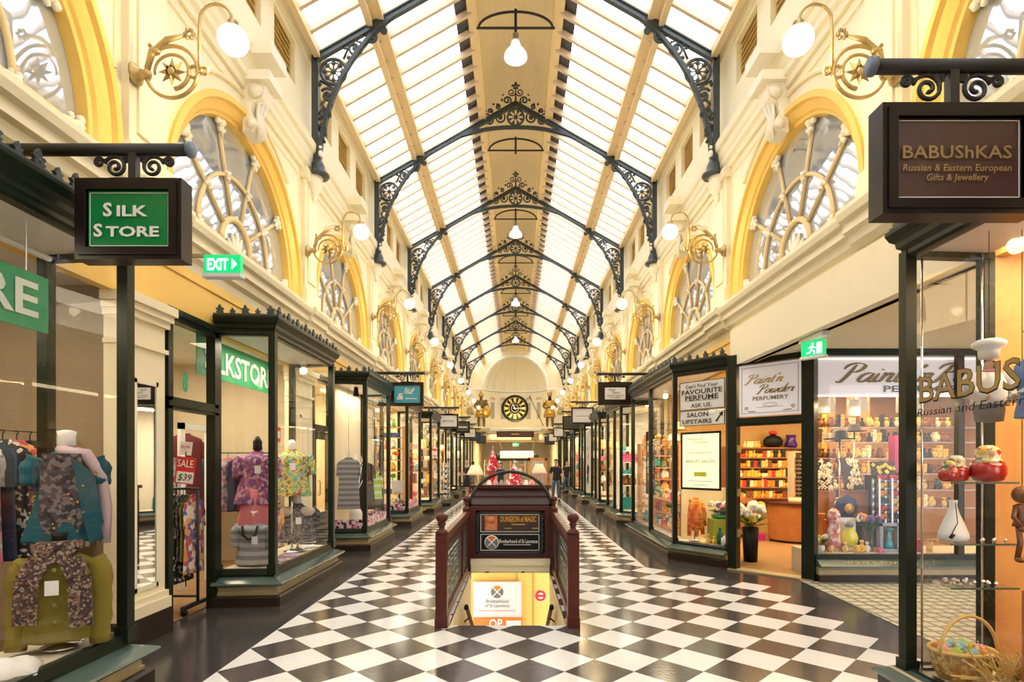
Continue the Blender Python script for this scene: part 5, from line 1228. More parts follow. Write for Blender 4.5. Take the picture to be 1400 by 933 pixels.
for s, x in ((-1, NX0), (1, NX1)):
    b = MB(); y0, y1 = NY0 + .05, NY1 - .05
    b.prism([(x - .045, .80), (x + .045, .80), (x + .05, .84), (x + .03, .885), (x - .03, .885), (x - .05, .84)], lambda u, v, w_: (u, w_, v), y0, y1); b.build('handrail', M['wood_red'], bal)
    b = MB(); b.box(x - .03, x + .03, y0, y1, .02, .10); b.box(x - .025, x + .025, y0, y1, .73, .77)
    for y in (y0 + .02, 7.35, y1 - .02): b.box(x - .03, x + .03, y - .03, y + .03, .02, .80)
    b.build('panel_frame', M['wood_red'], bal)
    l = MB(); z0, z1 = .10, .73; st_ = .12; n = int((y1 - y0) / st_)
    for i in range(-8, n + 1):
        for dr in (1, -1):
            a = y0 + i * st_ if dr > 0 else y0 + i * st_ + (z1 - z0)
            p, q = [a, z0], [a + dr * (z1 - z0), z1]
            if dr < 0 and i < -8: continue
            # clip to the panel
            def clip(p, q):
                (ya, za), (yb, zb_) = p, q
                for lim, sg in ((y0, 1), (y1, -1)):
                    if (ya - lim) * sg < 0 and (yb - lim) * sg < 0: return None
                    if (ya - lim) * sg < 0: t = (lim - ya) / (yb - ya); ya, za = lim, za + (zb_ - za) * t
                    elif (yb - lim) * sg < 0: t = (lim - ya) / (yb - ya); yb, zb_ = lim, za + (zb_ - za) * t
                return (ya, za), (yb, zb_)
            r_ = clip(p, q)
            if r_ is None: continue
            (ya, za), (yb, zb_) = r_
            l.bar((x + .002 * dr, ya, za), (x + .002 * dr, yb, zb_), .022, .004, up=(1, 0, 0))
    for i in range(n):
        for j in range(7):
            l.ball((x, y0 + st_ * (i + .5), z0 + .045 + j * .09), .022, 6, (.2, 1, 1))
    l.build('lattice_panel', LAT, bal)
    h = MB(); xi = x - s * .13; h.tube([(xi, 6.62, -.14), (xi, 6.66, -.12), (xi, 8.9, -1.35), (xi, 8.98, -1.36)], .026, 8)
    for y_, z_ in ((7.1, -.38), (8.4, -1.09)): h.tube([(xi, y_, z_), (x - s * .055, y_, z_ - .06)], .01, 6)
    h.build('stair_rail', M['black'], bal)
# far guard: lattice front with rail, and a taller dark hood behind
b = MB(); b.box(NX0 + .05, NX1 - .05, 8.17, 8.23, .82, .87); b.box(NX0 + .05, NX1 - .05, 8.15, 8.25, .90, .955); b.box(NX0 + .05, NX1 - .05, 8.17, 8.23, .20, .27); b.box(NX0 + .05, NX0 + .13, 8.16, 8.22, .2, .9); b.box(NX1 - .13, NX1 - .05, 8.16, 8.22, .2, .9)
b.build('front_rail', M['wood_red'], bal)
b = MB(); b.box(NX0 + .1, NX1 - .1, 8.25, 8.28, .2, .92); b.prism([(8.26, .92), (8.26, .98), (8.72, 1.18), (8.72, 1.12)], lambda u, v, w_: (w_, u, v), NX0 + .04, NX1 - .04)
b.box(NX0 + .04, NX1 - .04, 8.72, 8.78, .0, 1.22); b.box(NX0 + .02, NX0 + .06, 8.26, 8.76, 0, 1.0); b.box(NX1 - .06, NX1 - .02, 8.26, 8.76, 0, 1.0)
b.build('hood_panel', M['wood_dark'], bal)
b = MB(); b.box(NX0 + .0, NX1 - .0, 8.70, 8.80, 1.20, 1.25); b.box(NX0 + .03, NX1 - .03, 8.48, 8.54, 1.07, 1.10); b.build('hood_rail', M['wood_red'], bal)
l = MB()
for i in range(-9, 16):
    for dr in (1, -1):
        p, q = (NX0 + .12 + i * .085, .27), (NX0 + .12 + i * .085 + dr * .55, .82)
        lo, hi = NX0 + .12, NX1 - .12
        xa, za, xb, zb_ = p[0], p[1], q[0], q[1]
        ok = True
        for lim, sg in ((lo, 1), (hi, -1)):
            if (xa - lim) * sg < 0 and (xb - lim) * sg < 0: ok = False; break
            if (xa - lim) * sg < 0: t = (lim - xa) / (xb - xa); xa, za = lim, za + (zb_ - za) * t
            elif (xb - lim) * sg < 0: t = (lim - xa) / (xb - xa); xb, zb_ = lim, za + (zb_ - za) * t
        if ok: l.bar((xa, 8.20 + .006 * dr, za), (xb, 8.20 + .006 * dr, zb_), .014, .02, up=(0, 1, 0))
l.build('lattice_panel', LAT, bal)
b = MB(); b.tube([(-.08 + .62 * math.cos(PI * i / 30), 8.31, .88 + .585 * math.sin(PI * i / 30)) for i in range(31)], .024, 8)
b.build('hoop_rail', M['black_iron'], bal)

# signs on the far guard
sg = empty('notice_board', (-.07, 8.13, .27), 'black framed double notice board on the lattice at the head of the stairs', 'notice board')
X0, X1, Y_ = -.57, .40, 8.12
b = MB()
for (a, c, e, g_) in ((X0, X1, .27, .30), (X0, X1, .855, .885), (X0, X0 + .03, .27, .885), (X1 - .03, X1, .27, .885)): b.box(a, c, Y_, Y_ + .035, e, g_)
b.build('frame', M['steel_dark'], sg)
b = MB(); b.box(X0 + .02, X1 - .02, Y_ + .015, Y_ + .03, .28, .87); bd = b.build('backing', M['black'], sg)
b = MB(); yf = Y_ + .012
for (e, g_) in ((.315, .555), (.585, .845)):
    for (a, c, u, v) in ((X0 + .055, X1 - .055, e, e + .008), (X0 + .055, X1 - .055, g_ - .008, g_), (X0 + .055, X0 + .063, e, g_), (X1 - .063, X1 - .055, e, g_)): b.box(a, c, yf, yf + .004, u, v)
b.build('border_line', M['letter_white'], bd)
b = MB(); b.box(X0 + .07, X1 - .07, yf + .001, yf + .003, .60, .83); pr = b.build('poster', mat('dark_brown_print', (.05, .03, .025), .5), bd)
b = MB(); b.box(X0 + .12, X0 + .30, yf - .002, yf, .605, .825); b.build('poster_picture', pattern('flame_red_print', [(.25, .02, .02), (.6, .08, .03), (.8, .25, .05), (.15, .01, .01)], 9, 'noise', sharp=False), pr)
b = MB(); b.lathe([(0, 0), (.055, 0), (.055, -.002), (0, -.002)], (X0 + .21, yf - .002, .765), 14, 'Y'); b.prism([(X0 + .125, .61), (X0 + .295, .61), (X0 + .26, .70), (X0 + .16, .70)], lambda u, v, w_: (u, w_, v), yf - .004, yf - .002); b.build('poster_figure', mat('salmon_print', (.65, .25, .12), .5), pr)
text_mb('DUNGEON of MAGIC', EX, EZ, (.04, yf - .003, .735), width=.52, height=.085, bold=.02).build('lettering', mat('amber_lettering', (.75, .35, .02), .5), pr, recalc=False)
b = MB(); b.box(-.06, .14, yf - .002, yf, .690, .704); b.box(-.16, -.06, yf - .002, yf, .635, .645); b.box(.24, .33, yf - .002, yf, .635, .645); b.build('print_line', M['letter_gold'], pr)
def x_logo(parent, c, r, y, ring=False):
    """disc cut into four quadrants by a white cross, the top quadrant orange"""
    for k in range(4):
        a0 = PI / 4 + PI / 2 * k + .09; a1 = PI / 4 + PI / 2 * (k + 1) - .09; mid = (a0 + a1) / 2
        pts = [(c[0] + r * .13 * math.cos(mid), c[1] + r * .13 * math.sin(mid))] + [(c[0] + r * math.cos(a0 + (a1 - a0) * i / 8), c[1] + r * math.sin(a0 + (a1 - a0) * i / 8)) for i in range(9)]
        q = MB(); q.prism(pts, lambda u, v, w_: (u, w_, v), y - .001, y); q.build('logo_quadrant', M['orange'] if k == 0 else M['grey'], parent)
b = MB(); b.lathe([(0, 0), (.105, 0), (.105, -.002), (0, -.002)], (X0 + .22, yf, .435), 24, 'Y'); b.build('logo_disc', M['letter_white'], bd)
x_logo(bd, (X0 + .22, .435), .092, yf - .003)
text_mb('Brotherhood of St Laurence', EX, EZ, (.04, yf - .003, .425), width=.56, height=.055, bold=.01).build('lettering', M['letter_white'], bd, recalc=False)
b = MB(); b.box(-.18, .22, yf - .002, yf, .395, .403); b.build('print_line', M['letter_white'], bd)

# sign on the wall at the foot of the stairs
yw = 9.33; sx0, sx1 = -.70, .09
sg = empty('wall_sign', (-.3, yw, -1.9), 'white charity sign with orange lower half on the yellow stairwell wall', 'sign')
b = MB(); b.box(sx0, sx1, yw, yw + .03, -.98, -.41); wp = b.build('white_panel', M['white'], sg)
b = MB()
for (a, c, e, g_) in ((sx0 - .01, sx1 + .01, -.99, -.975), (sx0 - .01, sx1 + .01, -.415, -.40), (sx0 - .01, sx0 + .005, -.98, -.41), (sx1 - .005, sx1 + .01, -.98, -.41)): b.box(a, c, yw - .008, yw + .03, e, g_)
b.build('frame', M['sign_white'], sg)
x_logo(wp, (-.31, -.57), .105, yw - .002)
text_mb('Brotherhood', EX, EZ, (-.31, yw - .004, -.755), width=.37, height=.062).build('lettering', M['grey'], wp, recalc=False)
text_mb('of St Laurence', EX, EZ, (-.31, yw - .004, -.825), width=.41, height=.055).build('lettering', M['grey'], wp, recalc=False)
text_mb('Working for an Australia free of poverty', EX, EZ, (-.31, yw - .004, -.895), width=.62, height=.028).build('lettering', M['red'], wp, recalc=False)
b = MB(); b.box(sx0 - .01, sx1 + .02, yw + .003, yw + .03, -1.9, -.995); op = b.build('orange_panel', M['orange'], sg)
text_mb('OP', EX, EZ, (-.45, yw - .006, -1.17), width=.23, height=.15, bold=.03, align='LEFT').build('lettering', M['letter_white'], op, recalc=False)
b = MB(); b.box(-.16, .09, yw - .004, yw + .002, -1.25, -1.05); b.build('white_patch', M['white'], op)
rs_ = empty('round_sticker', (.42, 9.39, -.75), 'round red and white sticker on the yellow stairwell wall', 'sticker')
b = MB(); b.lathe([(0, 0), (.10, 0), (.10, -.006), (0, -.006)], (.42, 9.395, -.65), 24, 'Y'); b.build('disc', M['white'], rs_)
b = MB(); b.lathe([(.055, 0), (.092, 0), (.092, -.003), (.055, -.003)], (.42, 9.388, -.65), 24, 'Y'); b.box(.335, .505, 9.383, 9.386, -.67, -.63); b.build('print_ring', M['red'], rs_)

# ------------------------------------------------------------------ clothes
def cloth_top(w=.46, L=.62, dp=.24, sleeve=.5, flare=1.1, neck=.07, seed=0, folds=9, amp=.05, drop=.32, sr=1.):
    """a top seen from the front (-y); origin at the neck; returns MB"""
    r = random.Random(seed); ph = r.random() * 6; mb = MB(); n = 28; rings = []
    prof = [(-L, .5 * flare), (-L * .97, .5 * flare), (-L * .7, .47 * (flare * .5 + .5)), (-L * .45, .45), (-L * .25, .47), (-.12, .49), (-.06, .44), (-.025, .30), (0, .17), (.02, .15)]
    for (z, k) in prof:
        ring = []
        t = min(1, -z / L)
        for i in range(n):
            a = 2 * PI * i / n; f = 1 + amp * t * math.sin(folds * a + ph) + .02 * math.sin(3 * a + ph * 2 + z * 8)
            ring.append(Vector((w * k * f * math.cos(a), dp * (k / .5) * .5 * f * math.sin(a) * (1 if k > .3 else .8), z)))
        rings.append(ring)
    mb.rings(rings, True, True)
    if sleeve:
        for s in (-1, 1):
            x0 = s * w * .44; e = sleeve
            p = [(x0 * .9, 0, -.06), (x0 * 1.12, 0, -.13), (x0 * (1.12 + drop * e), -.01, -.13 - .26 * min(1, e * 1.3))]
            rr = [.075 * sr, .08 * sr, .07 * sr]
            if e > .7: p.append((x0 * (1.16 + drop * e * 1.2), -.05, -.13 - .5 * e)); rr.append(.055 * sr)
            pts = []; rads = []
            for i in range(len(p) - 1):
                for q in range(4): pts.append(Vector(p[i]).lerp(Vector(p[i + 1]), q / 4)); rads.append(rr[i] + (rr[i + 1] - rr[i]) * q / 4 + .006 * math.sin(q * 2.3 + ph))
            pts.append(Vector(p[-1])); rads.append(rr[-1]); mb.tube(pts, rads, 10)
    return mb
def place(mb, loc, rz=0):
    m = Matrix.Translation(loc) @ Matrix.Rotation(rz, 4, 'Z'); out = MB(); out.merge(mb, m); return out
def tagm(parent, loc, rz=0, sz=.07):
    b = MB(); b.obox((0, 0, 0), (sz, .004, sz * 1.3)); place(b, loc, rz).build('price_tag', M['white'], parent)

PAT = {
    'purple_floral': pattern('purple_floral_print', [(.28, .07, .20), (.45, .12, .16), (.16, .05, .16), (.55, .30, .36), (.20, .10, .28)], 34),
    'lime_floral': pattern('lime_turquoise_print', [(.45, .60, .04), (.05, .35, .45), (.70, .62, .05), (.30, .06, .10), (.15, .45, .10)], 15, 'noise'),
    'grey_stripe': pattern('grey_striped_knit', [(.20, .20, .21), (.38, .38, .39)], 3.2, 'wave'),
    'teal': mat('teal_cloth', (.0, .075, .11), .8, bump=.2, bscale=30, var=.2),
    'olive': mat('olive_mustard_wool', (.20, .155, .014), .85, bump=.3, bscale=120, var=.12),
    'dark_floral': pattern('dark_floral_scarf', [(.05, .03, .03), (.22, .12, .07), (.09, .05, .05), (.32, .24, .18), (.04, .02, .03)], 75),
    'black_cloth': mat('black_cloth', (.012, .012, .016), .85, var=.2), 'red_cloth': mat('crimson_cloth', (.10, .008, .012), .85, var=.2),
    'pink_cloth': mat('rose_pink_cloth', (.60, .16, .18), .8, var=.1), 'white_cloth': mat('white_cloth', (.72, .70, .68), .85, bump=.2, bscale=30, var=.06),
    'multi1': pattern('multicolour_print', [(.5, .08, .1), (.75, .6, .5), (.1, .12, .3), (.7, .3, .1)], 18), 'multi2': pattern('grey_pink_print', [(.35, .3, .3), (.6, .2, .3), (.15, .13, .14), (.5, .5, .5)], 20),
    'dots': pattern('black_white_dot_print', [(.02, .02, .02), (.02, .02, .02), (.6, .58, .55)], 36), 'brown_dark': mat('dark_brown_wool', (.045, .02, .016), .9, var=.2),
    'olive2': mat('olive_cloth', (.16, .15, .03), .85, var=.2), 'lilac': mat('lilac_cloth', (.45, .28, .45), .85, var=.15), 'navy': mat('navy_cloth', (.015, .022, .06), .85, var=.2),
    'black_print': pattern('black_print_cloth', [(.02, .02, .025), (.05, .05, .07), (.16, .14, .15)], 45), 'sand': mat('sand_cloth', (.45, .34, .2), .85, var=.15),
}
def mannequin(loc, label, top, rz=0, w=.44, L=.62, sleeve=.4, floor=.39, skirt=None, skin=None, cap='black', flare=1.1, seed=1, neck_h=.16, tag_=True, drop=.32):
    x, y, z = loc
    root = empty('dressed_mannequin', (x, y, floor), label, 'mannequin', 'dressed shop window mannequins')
    b = MB(); b.lathe([(.03, .02), (.055, .04), (.05, .10), (.055, .13), (.02, neck_h), (0, neck_h)], (x, y, z), 14); b.build('neck', M[cap] if cap in M else M['white'], root)
    b = MB(); b.tube([(x, y, floor), (x, y, z - L * .6)], .015, 8); b.build('pole', M['chrome'], root)
    b = MB(); b.lathe([(.11, .012), (.11, .02), (.03, .034), (.015, .06)], (x, y, floor), 20); b.build('base', M['chrome'], root)
    place(cloth_top(w, L, .25, sleeve, flare, seed=seed, drop=drop), loc, rz).build('top', PAT[top], root)
    if skirt:
        b = MB(); n = 26; rings = []
        for (zz, k) in ((-L * .7, .17), (-L, .19), (-L - .2, .22), (-L - .36, .24)):
            rings.append([Vector((k * (1 + .06 * math.sin(7 * 2 * PI * i / n)) * math.cos(2 * PI * i / n), .8 * k * (1 + .06 * math.sin(7 * 2 * PI * i / n)) * math.sin(2 * PI * i / n), zz)) for i in range(n)])
        b.rings(rings, True, True); place(b, loc, rz).build('skirt', PAT[skirt], root)
    if tag_: tagm(root, (x + .08, y - .17, z - .2), rz)
    return root
F_L = .39
# nearest left window
m = mannequin((-3.02, 3.74, 1.68), 'mannequin in a teal wrap with gold beading and a pale scarf', 'teal', rz=.5, w=.34, L=.60, sleeve=.3, cap='white', seed=4, neck_h=.14, tag_=False, flare=1.35, drop=.1)
b = MB()
for i in range(60):
    a = RND.random() * 2 * PI; zz = 1.04 + RND.random() * .5; b.ball((-3.02 + .21 * math.cos(a), 3.74 + .14 * math.sin(a) - .01, zz), .009, 6)
o = b.build('bead_pattern', M['gilt'], m); o['kind'] = 'stuff'
b = MB(); b.prism([(-.10, 1.66), (.10, 1.66), (.13, 1.2), (.05, 1.10), (-.08, 1.12), (-.12, 1.25)], lambda u, v, w_: (-3.02 + u * .88 + w_ * .48, 3.74 + u * .48 - w_ * .88, v), .13, .15); b.build('dark_front', PAT['black_print'], m)
b = MB(); b.prism([(.06, 1.62), (.17, 1.52), (.22, 1.20), (.15, 1.05), (.10, 1.3)], lambda u, v, w_: (-3.02 + u * .88 + w_ * .48, 3.74 + u * .48 - w_ * .88, v), .135, .165); b.build('shawl_corner', PAT['teal'], m)
b = MB(); b.tube([(-3.04, 3.72, 1.69), (-2.96, 3.66, 1.67), (-2.87, 3.71, 1.66), (-2.83, 3.80, 1.5), (-2.82, 3.82, 1.3), (-2.82, 3.82, 1.05)], [.035, .04, .04, .035, .04, .03], 9); b.build('scarf', mat('pale_lilac_silk', (.55, .42, .46), .6, var=.25), m)
m = mannequin((-2.96, 3.62, 1.02), 'olive mustard jacket with dark floral scarf on a low bust', 'olive', rz=.45, w=.40, L=.56, sleeve=.95, seed=2, cap='black', tag_=True, neck_h=.10, drop=.06)
for k, (dx, le) in enumerate(((-.13, .42), (.13, .46))):
    b = MB(); pts = [(-.02 * dx, -.1, .03), (dx * .6, -.135, -.03), (dx, -.16, -.15), (dx * 1.05, -.165, -.3), (dx * 1.08, -.16, -le)]
    P = [Vector(p) for p in pts]
    for j in range(4): b.bar(P[j], P[j + 1], .12, .025, up=(0, -1, 0))
    place(b, (-2.96, 3.62, 1.02), .45).build('scarf_end', PAT['dark_floral'], m)
b = MB(); b.tube([Vector((.10 * math.cos(2 * PI * i / 14), .085 * math.sin(2 * PI * i / 14) - .01, .045)) for i in range(14)], .035, 8, True); place(b, (-2.96, 3.62, 1.02), .45).build('scarf_loop', PAT['dark_floral'], m)
b = MB()
for j in range(4): b.ball((0, -.135, -.1 - j * .11), .018, 8)
place(b, (-2.96, 3.62, 1.02), .45).build('button', mat('olive_button', (.2, .17, .03), .4), m)
def folded(loc, label, mm, w=.34, d=.22, h=.05, rz=0, seed=0):
    r = random.Random(seed); b = MB(); nx, ny = 12, 8; top = []; bot = []
    for j in range(ny + 1):
        for i in range(nx + 1):
            u, v = i / nx * 2 - 1, j / ny * 2 - 1; e = max(0, 1 - max(abs(u), abs(v)) ** 4)
            top.append(Vector((u * w / 2, v * d / 2, h * (e * (.75 + .25 * math.sin(u * 6 + r.random()) * math.cos(v * 5)) + .08)))); bot.append(Vector((u * w / 2, v * d / 2, 0)))
    N_ = (nx + 1) * (ny + 1); fs = []
    for j in range(ny):
        for i in range(nx):
            a = j * (nx + 1) + i; fs.append((a, a + 1, a + nx + 2, a + nx + 1)); fs.append((N_ + a, N_ + a + nx + 1, N_ + a + nx + 2, N_ + a + 1))
    ed = [i for i in range(nx)] ; 
    for i in range(nx): fs.append((i, N_ + i, N_ + i + 1, i + 1)); a = ny * (nx + 1) + i; fs.append((a, a + 1, N_ + a + 1, N_ + a))
    for j in range(ny): a = j * (nx + 1); fs.append((a, a + nx + 1, N_ + a + nx + 1, N_ + a)); a = a + nx; fs.append((a, N_ + a, N_ + a + nx + 1, a + nx + 1))
    b.add(top + bot, fs, True); o = place(b, loc, rz).build('folded_garment', mm); tag(o, label, 'clothes'); return o
folded((-2.97, 3.15, F_L), 'white folded blouse lying beside the olive jacket', PAT['white_cloth'], .42, .26, .09, .6, 1)
folded((-3.0, 2.86, F_L), 'pink and white patterned folded scarf at the photo edge', pattern('pale_pink_print', [(.8, .75, .74), (.75, .5, .55), (.8, .78, .76)], 14), .40, .26, .07, .2, 2)
folded((-3.04, 2.55, F_L), 'mustard folded cloth in the corner of the green banner shop window', PAT['sand'], .4, .25, .12, .9, 3)
# green banners inside
for (x, y0, y1, z0, z1, txt, ty, al, wd, lab) in ((-2.90, 1.6, 3.45, 2.40, 2.74, 'SILKSTORE', 2.5, 'CENTER', 1.74, 'green banner with pale letters in the window under the green hanging sign'), (-3.5, 6.10, 8.05, 2.58, 3.02, 'SILKSTORE', 7.12, 'CENTER', 1.74, 'green banner with pale letters behind the colourful tops window')):
    root = empty('hanging_banner', (x, (y0 + y1) / 2, z0), lab, 'banner')
    b = MB(); b.box(x - .01, x, y0, y1, z0, z1); p = b.build('cloth', M['banner_green'], root)
    text_mb(txt, (0, 1, 0), EZ, (x + .003, ty, z0 + .08), width=wd, height=(z1 - z0) * .6, bold=.02).build('lettering', mat('pale_green_lettering', (.75, .82, .72), .5), p, recalc=False)
    b = MB()
    for yy in (y0 + .15, y1 - .15): b.tube([(x - .005, yy, z1), (x - .005, yy, 3.03)], .004, 4)
    b.build('cord', M['white'], root)
b = MB(); b.tube([(-3.02, 1, 2.92), (-3.02, 3.6, 2.92)], .02, 6); tag(b.build('ceiling_track_rail', M['white']), 'white lighting track above the teal wrap mannequin', 'track light')

# second window
m = mannequin((-3.12, 6.72, 1.72), 'black capped mannequin in purple floral tunic and pink skirt', 'purple_floral', rz=.1, w=.42, L=.62, sleeve=.5, skirt='pink_cloth', seed=5, neck_h=.2, flare=1.25, drop=.12)
m = mannequin((-3.02, 7.5, 1.75), 'mannequin in lime and turquoise floral blouse', 'lime_floral', rz=.3, w=.46, L=.60, sleeve=.55, seed=6, cap='white', drop=.15)
m = mannequin((-3.1, 6.60, .90), 'low bust in a grey striped knitted top', 'grey_stripe', rz=0, w=.40, L=.50, sleeve=.5, seed=7, cap='white', neck_h=.07, drop=.1)
b = MB(); b.tube([(-.09, -.115, -.04), (-.07, -.14, -.14), (0, -.145, -.2), (.07, -.14, -.14), (.09, -.115, -.04)], .016, 6); place(b, (-3.1, 6.60, .90), 0).build('necklace', M['black'], m)
m = mannequin((-2.99, 7.62, 1.02), 'low bust in a black top with a pale scarf collar', 'black_print', rz=.3, w=.44, L=.5, sleeve=.3, seed=8, cap='white', neck_h=.12, drop=.1)
b = MB()
for sg in (-1, 1): b.ball((sg * .13, -.08, -.08), .085, 10, (1.2, .6, .8))
place(b, (-2.99, 7.62, 1.02), .3).build('collar', mat('cream_silk', (.7, .55, .38), .6), m)
m = mannequin((-3.24, 7.08, 1.02), 'low bust in a cream and red print top behind the striped knit', 'multi1', rz=.4, w=.4, L=.5, sleeve=.3, seed=9, cap='white', drop=.1)
for i, (x, y, mm) in enumerate(((-2.96, 6.88, 'multi2'), (-2.94, 7.22, 'lilac'), (-2.98, 8.0, 'white_cloth'))):
    folded((x, y, F_L), ['grey pink printed scarf folded flat in front of the lime blouse', 'lilac scarf folded below the black print top', 'white garment folded at the far corner of the colourful tops window'][i], PAT[mm], .24, .2, .03, .3 * i, 10 + i)
# fire sign and white frame seen behind
b = MB(); b.box(-4.2, -4.15, 6.9, 6.98, .01, 2.1); b.box(-4.2, -4.15, 7.5, 7.58, .01, 2.1); b.box(-4.2, -4.15, 6.9, 7.58, 2.02, 2.1); tag(b.build('white_mirror_frame', M['white']), 'tall white mirror frame standing inside the clothes shop', 'mirror')
rt = empty('wall_notice', (-3.45, 8.1, 1.9), 'small red fire notice inside the clothes shop', 'notice'); b = MB(); b.box(-3.46, -3.45, 8.0, 8.16, 1.9, 2.12); b.build('panel', M['red'], rt); b = MB(); b.box(-3.449, -3.447, 8.03, 8.13, 1.96, 2.06); b.build('pictogram', M['white'], rt)

# clothes rack in the doorway
rk = empty('clothes_rack', (-3.76, 6.0, 0), 'black wheeled clothes rack in the open shop doorway', 'clothes rack')
for x in (-4.10, -3.43): b = MB(); b.tube([(x, 6.0, .10), (x, 6.0, 1.32)], .016, 8); b.build('upright', M['steel_dark'], rk)
b = MB(); b.tube([(-4.13, 6.0, 1.32), (-3.40, 6.0, 1.32)], .014, 8); b.build('hanging_rail', M['steel_dark'], rk)
b = MB(); b.tube([(-4.10, 6.0, .16), (-3.43, 6.0, .16)], .014, 8); b.build('lower_rail', M['steel_dark'], rk)
for x in (-4.10, -3.43):
    b = MB(); b.bar((x, 5.72, .09), (x, 6.28, .09), .04, .04); b.build('foot', M['steel_dark'], rk)
    for y in (5.75, 6.25):
        b = MB(); b.lathe([(.0, -.015), (.035, -.015), (.035, .015), (0, .015)], (x, y, .042), 12, 'Y'); b.build('caster', M['black'], rk)
cols = ['multi2', 'black_print', 'multi1', 'sand', 'pink_cloth', 'black_cloth', 'lilac', 'olive2', 'multi2', 'white_cloth', 'dots', 'grey_stripe', 'dots', 'black_print', 'olive2', 'multi1']
cname = {'multi2': 'grey pink printed', 'black_print': 'black printed', 'multi1': 'red multicolour', 'sand': 'sand coloured', 'pink_cloth': 'pink', 'black_cloth': 'plain black', 'lilac': 'lilac', 'olive2': 'olive', 'white_cloth': 'white', 'dots': 'black and white dotted', 'grey_stripe': 'grey striped'}
seen = {}
def hang_garment(x, y, z, mm, label, L=.72, w=.44, seed=0, rz=PI / 2 * .82, group='tops on the doorway rack', name='hanging_garment', dp=.05):
    g = empty(name, (x, y, z - L), label, 'clothes', group)
    place(cloth_top(w, L, dp, .6, 1.0, seed=seed, folds=7, amp=.06, drop=.05, sr=dp * 5), (x, y, z - .07), rz).build('garment', PAT[mm], g)
    h = MB(); h.tube([(0, 0, .04), (.014, 0, .055), (0, 0, .07), (-.012, 0, .055)] if False else [(0, 0, -.05), (0, 0, .0), (.012, 0, .016), (0, 0, .03), (-.012, 0, .02)], .004, 5)
    h.tube([(-w * .42, 0, -.12), (0, 0, -.045), (w * .42, 0, -.12)], .006, 5); place(h, (x, y, z - .005), rz).build('hanger', M['black'], g)
    return g
for i, mm in enumerate(cols):
    seen[mm] = seen.get(mm, 0) + 1; n_ = seen[mm]
    hang_garment(-4.05 + i * .0385, 6.0, 1.305, mm, '%s top on the doorway rack%s' % (cname[mm], '' if cols.count(mm) == 1 else ', farther from the sale sign' if n_ == 1 else ', nearer the sale sign' ), L=.68 + .14 * (i % 3 == 0) + (.1 if mm == 'dots' else 0), seed=i, w=.36, rz=PI / 2 * .98, dp=.026)
hang_garment(-4.5, 7.55, 2.05, 'red_cloth', 'long crimson dress hanging alone behind the doorway rack', L=1.05, w=.46, seed=31, rz=.4, group=None)
rk2 = empty('scarf_rack', (-4.05, 6.6, 0), 'second rack with patterned scarves behind the doorway rack', 'clothes rack')
b = MB(); b.tube([(-4.25, 6.1, .01), (-4.25, 6.1, 1.64), (-4.25, 7.15, 1.64), (-4.25, 7.15, .01)], .014, 7); b.build('upright', M['steel_dark'], rk2)
for i in range(9):
    mm = ['dark_floral', 'multi1', 'purple_floral', 'dots', 'dark_floral', 'red_cloth', 'multi2', 'purple_floral', 'multi1'][i]
    b = MB(); y = 6.16 + i * .115; b.bar((-4.22, y, 1.66), (-4.22, y, 1.2 + .05 * (i % 2)), .085, .012, up=(1, 0, 0)); b.bar((-4.28, y, 1.66), (-4.28, y, 1.28), .085, .012, up=(1, 0, 0)); b.bar((-4.29, y, 1.66), (-4.21, y, 1.66), .085, .012)
    tag(b.build('hanging_scarf', PAT[mm]), 'patterned scarf draped over the second rack rail', 'scarf', 'scarves on the second rack')
sl = empty('sale_sign', (-3.46, 5.75, 1.34), 'red sale 39 dollar sign clipped above the doorway rack', 'price sign')
b = MB(); b.tube([(-3.46, 5.98, 1.34), (-3.44, 5.82, 1.38), (-3.44, 5.785, 1.5), (-3.44, 5.80, 1.72)], .006, 5); b.build('clip_arm', M['steel_dark'], sl)
def card(x0, x1, z0, z1, y, mm, nm, par, rz=.18):
    b = MB(); c = Vector(((x0 + x1) / 2, y, (z0 + z1) / 2)); b.obox(c, (x1 - x0, .006, z1 - z0), rz=rz, ry=.12); return b.build(nm, M[mm], par)
cd = card(-3.52, -3.34, 1.38, 1.66, 5.77, 'red', 'card', sl)
card(-3.51, -3.35, 1.39, 1.505, 5.764, 'white', 'white_field', cd)
R_ = (math.cos(.18) * math.cos(.12), math.sin(.18), -math.sin(.12)); U_ = (math.sin(.12), 0, math.cos(.12))
text_mb('SALE', R_, U_, (-3.425, 5.762, 1.555), width=.15, height=.075).build('lettering', M['letter_white'], cd, recalc=False)
text_mb('$39', R_, U_, (-3.435, 5.757, 1.415), width=.13, height=.07, shear=.2).build('lettering', M['letter_black'], cd, recalc=False)
card(-3.50, -3.38, 1.68, 1.82, 5.80, 'white', 'style_card', sl, .1)
text_mb('Style', (1, .1, 0), EZ, (-3.44, 5.79, 1.75), width=.09, height=.04).build('lettering', M['red'], sl, recalc=False)
b = MB(); b.box(-3.60, -3.52, 6.00, 6.16, 2.46, 2.48) if False else b.add([(-3.30, 5.55, 2.5)] * 3, [(0, 1, 2)])
n8 = empty('door_number', (-3.30, 5.7, 2.32), 'green number 8 on the transom glass over the shop doorway', 'door number')
text_mb('8', (0, 1, 0), EZ, (-3.345, 5.62, 2.33), width=.10, height=.19, bold=.06).build('lettering', M['banner_green'], n8, recalc=False)

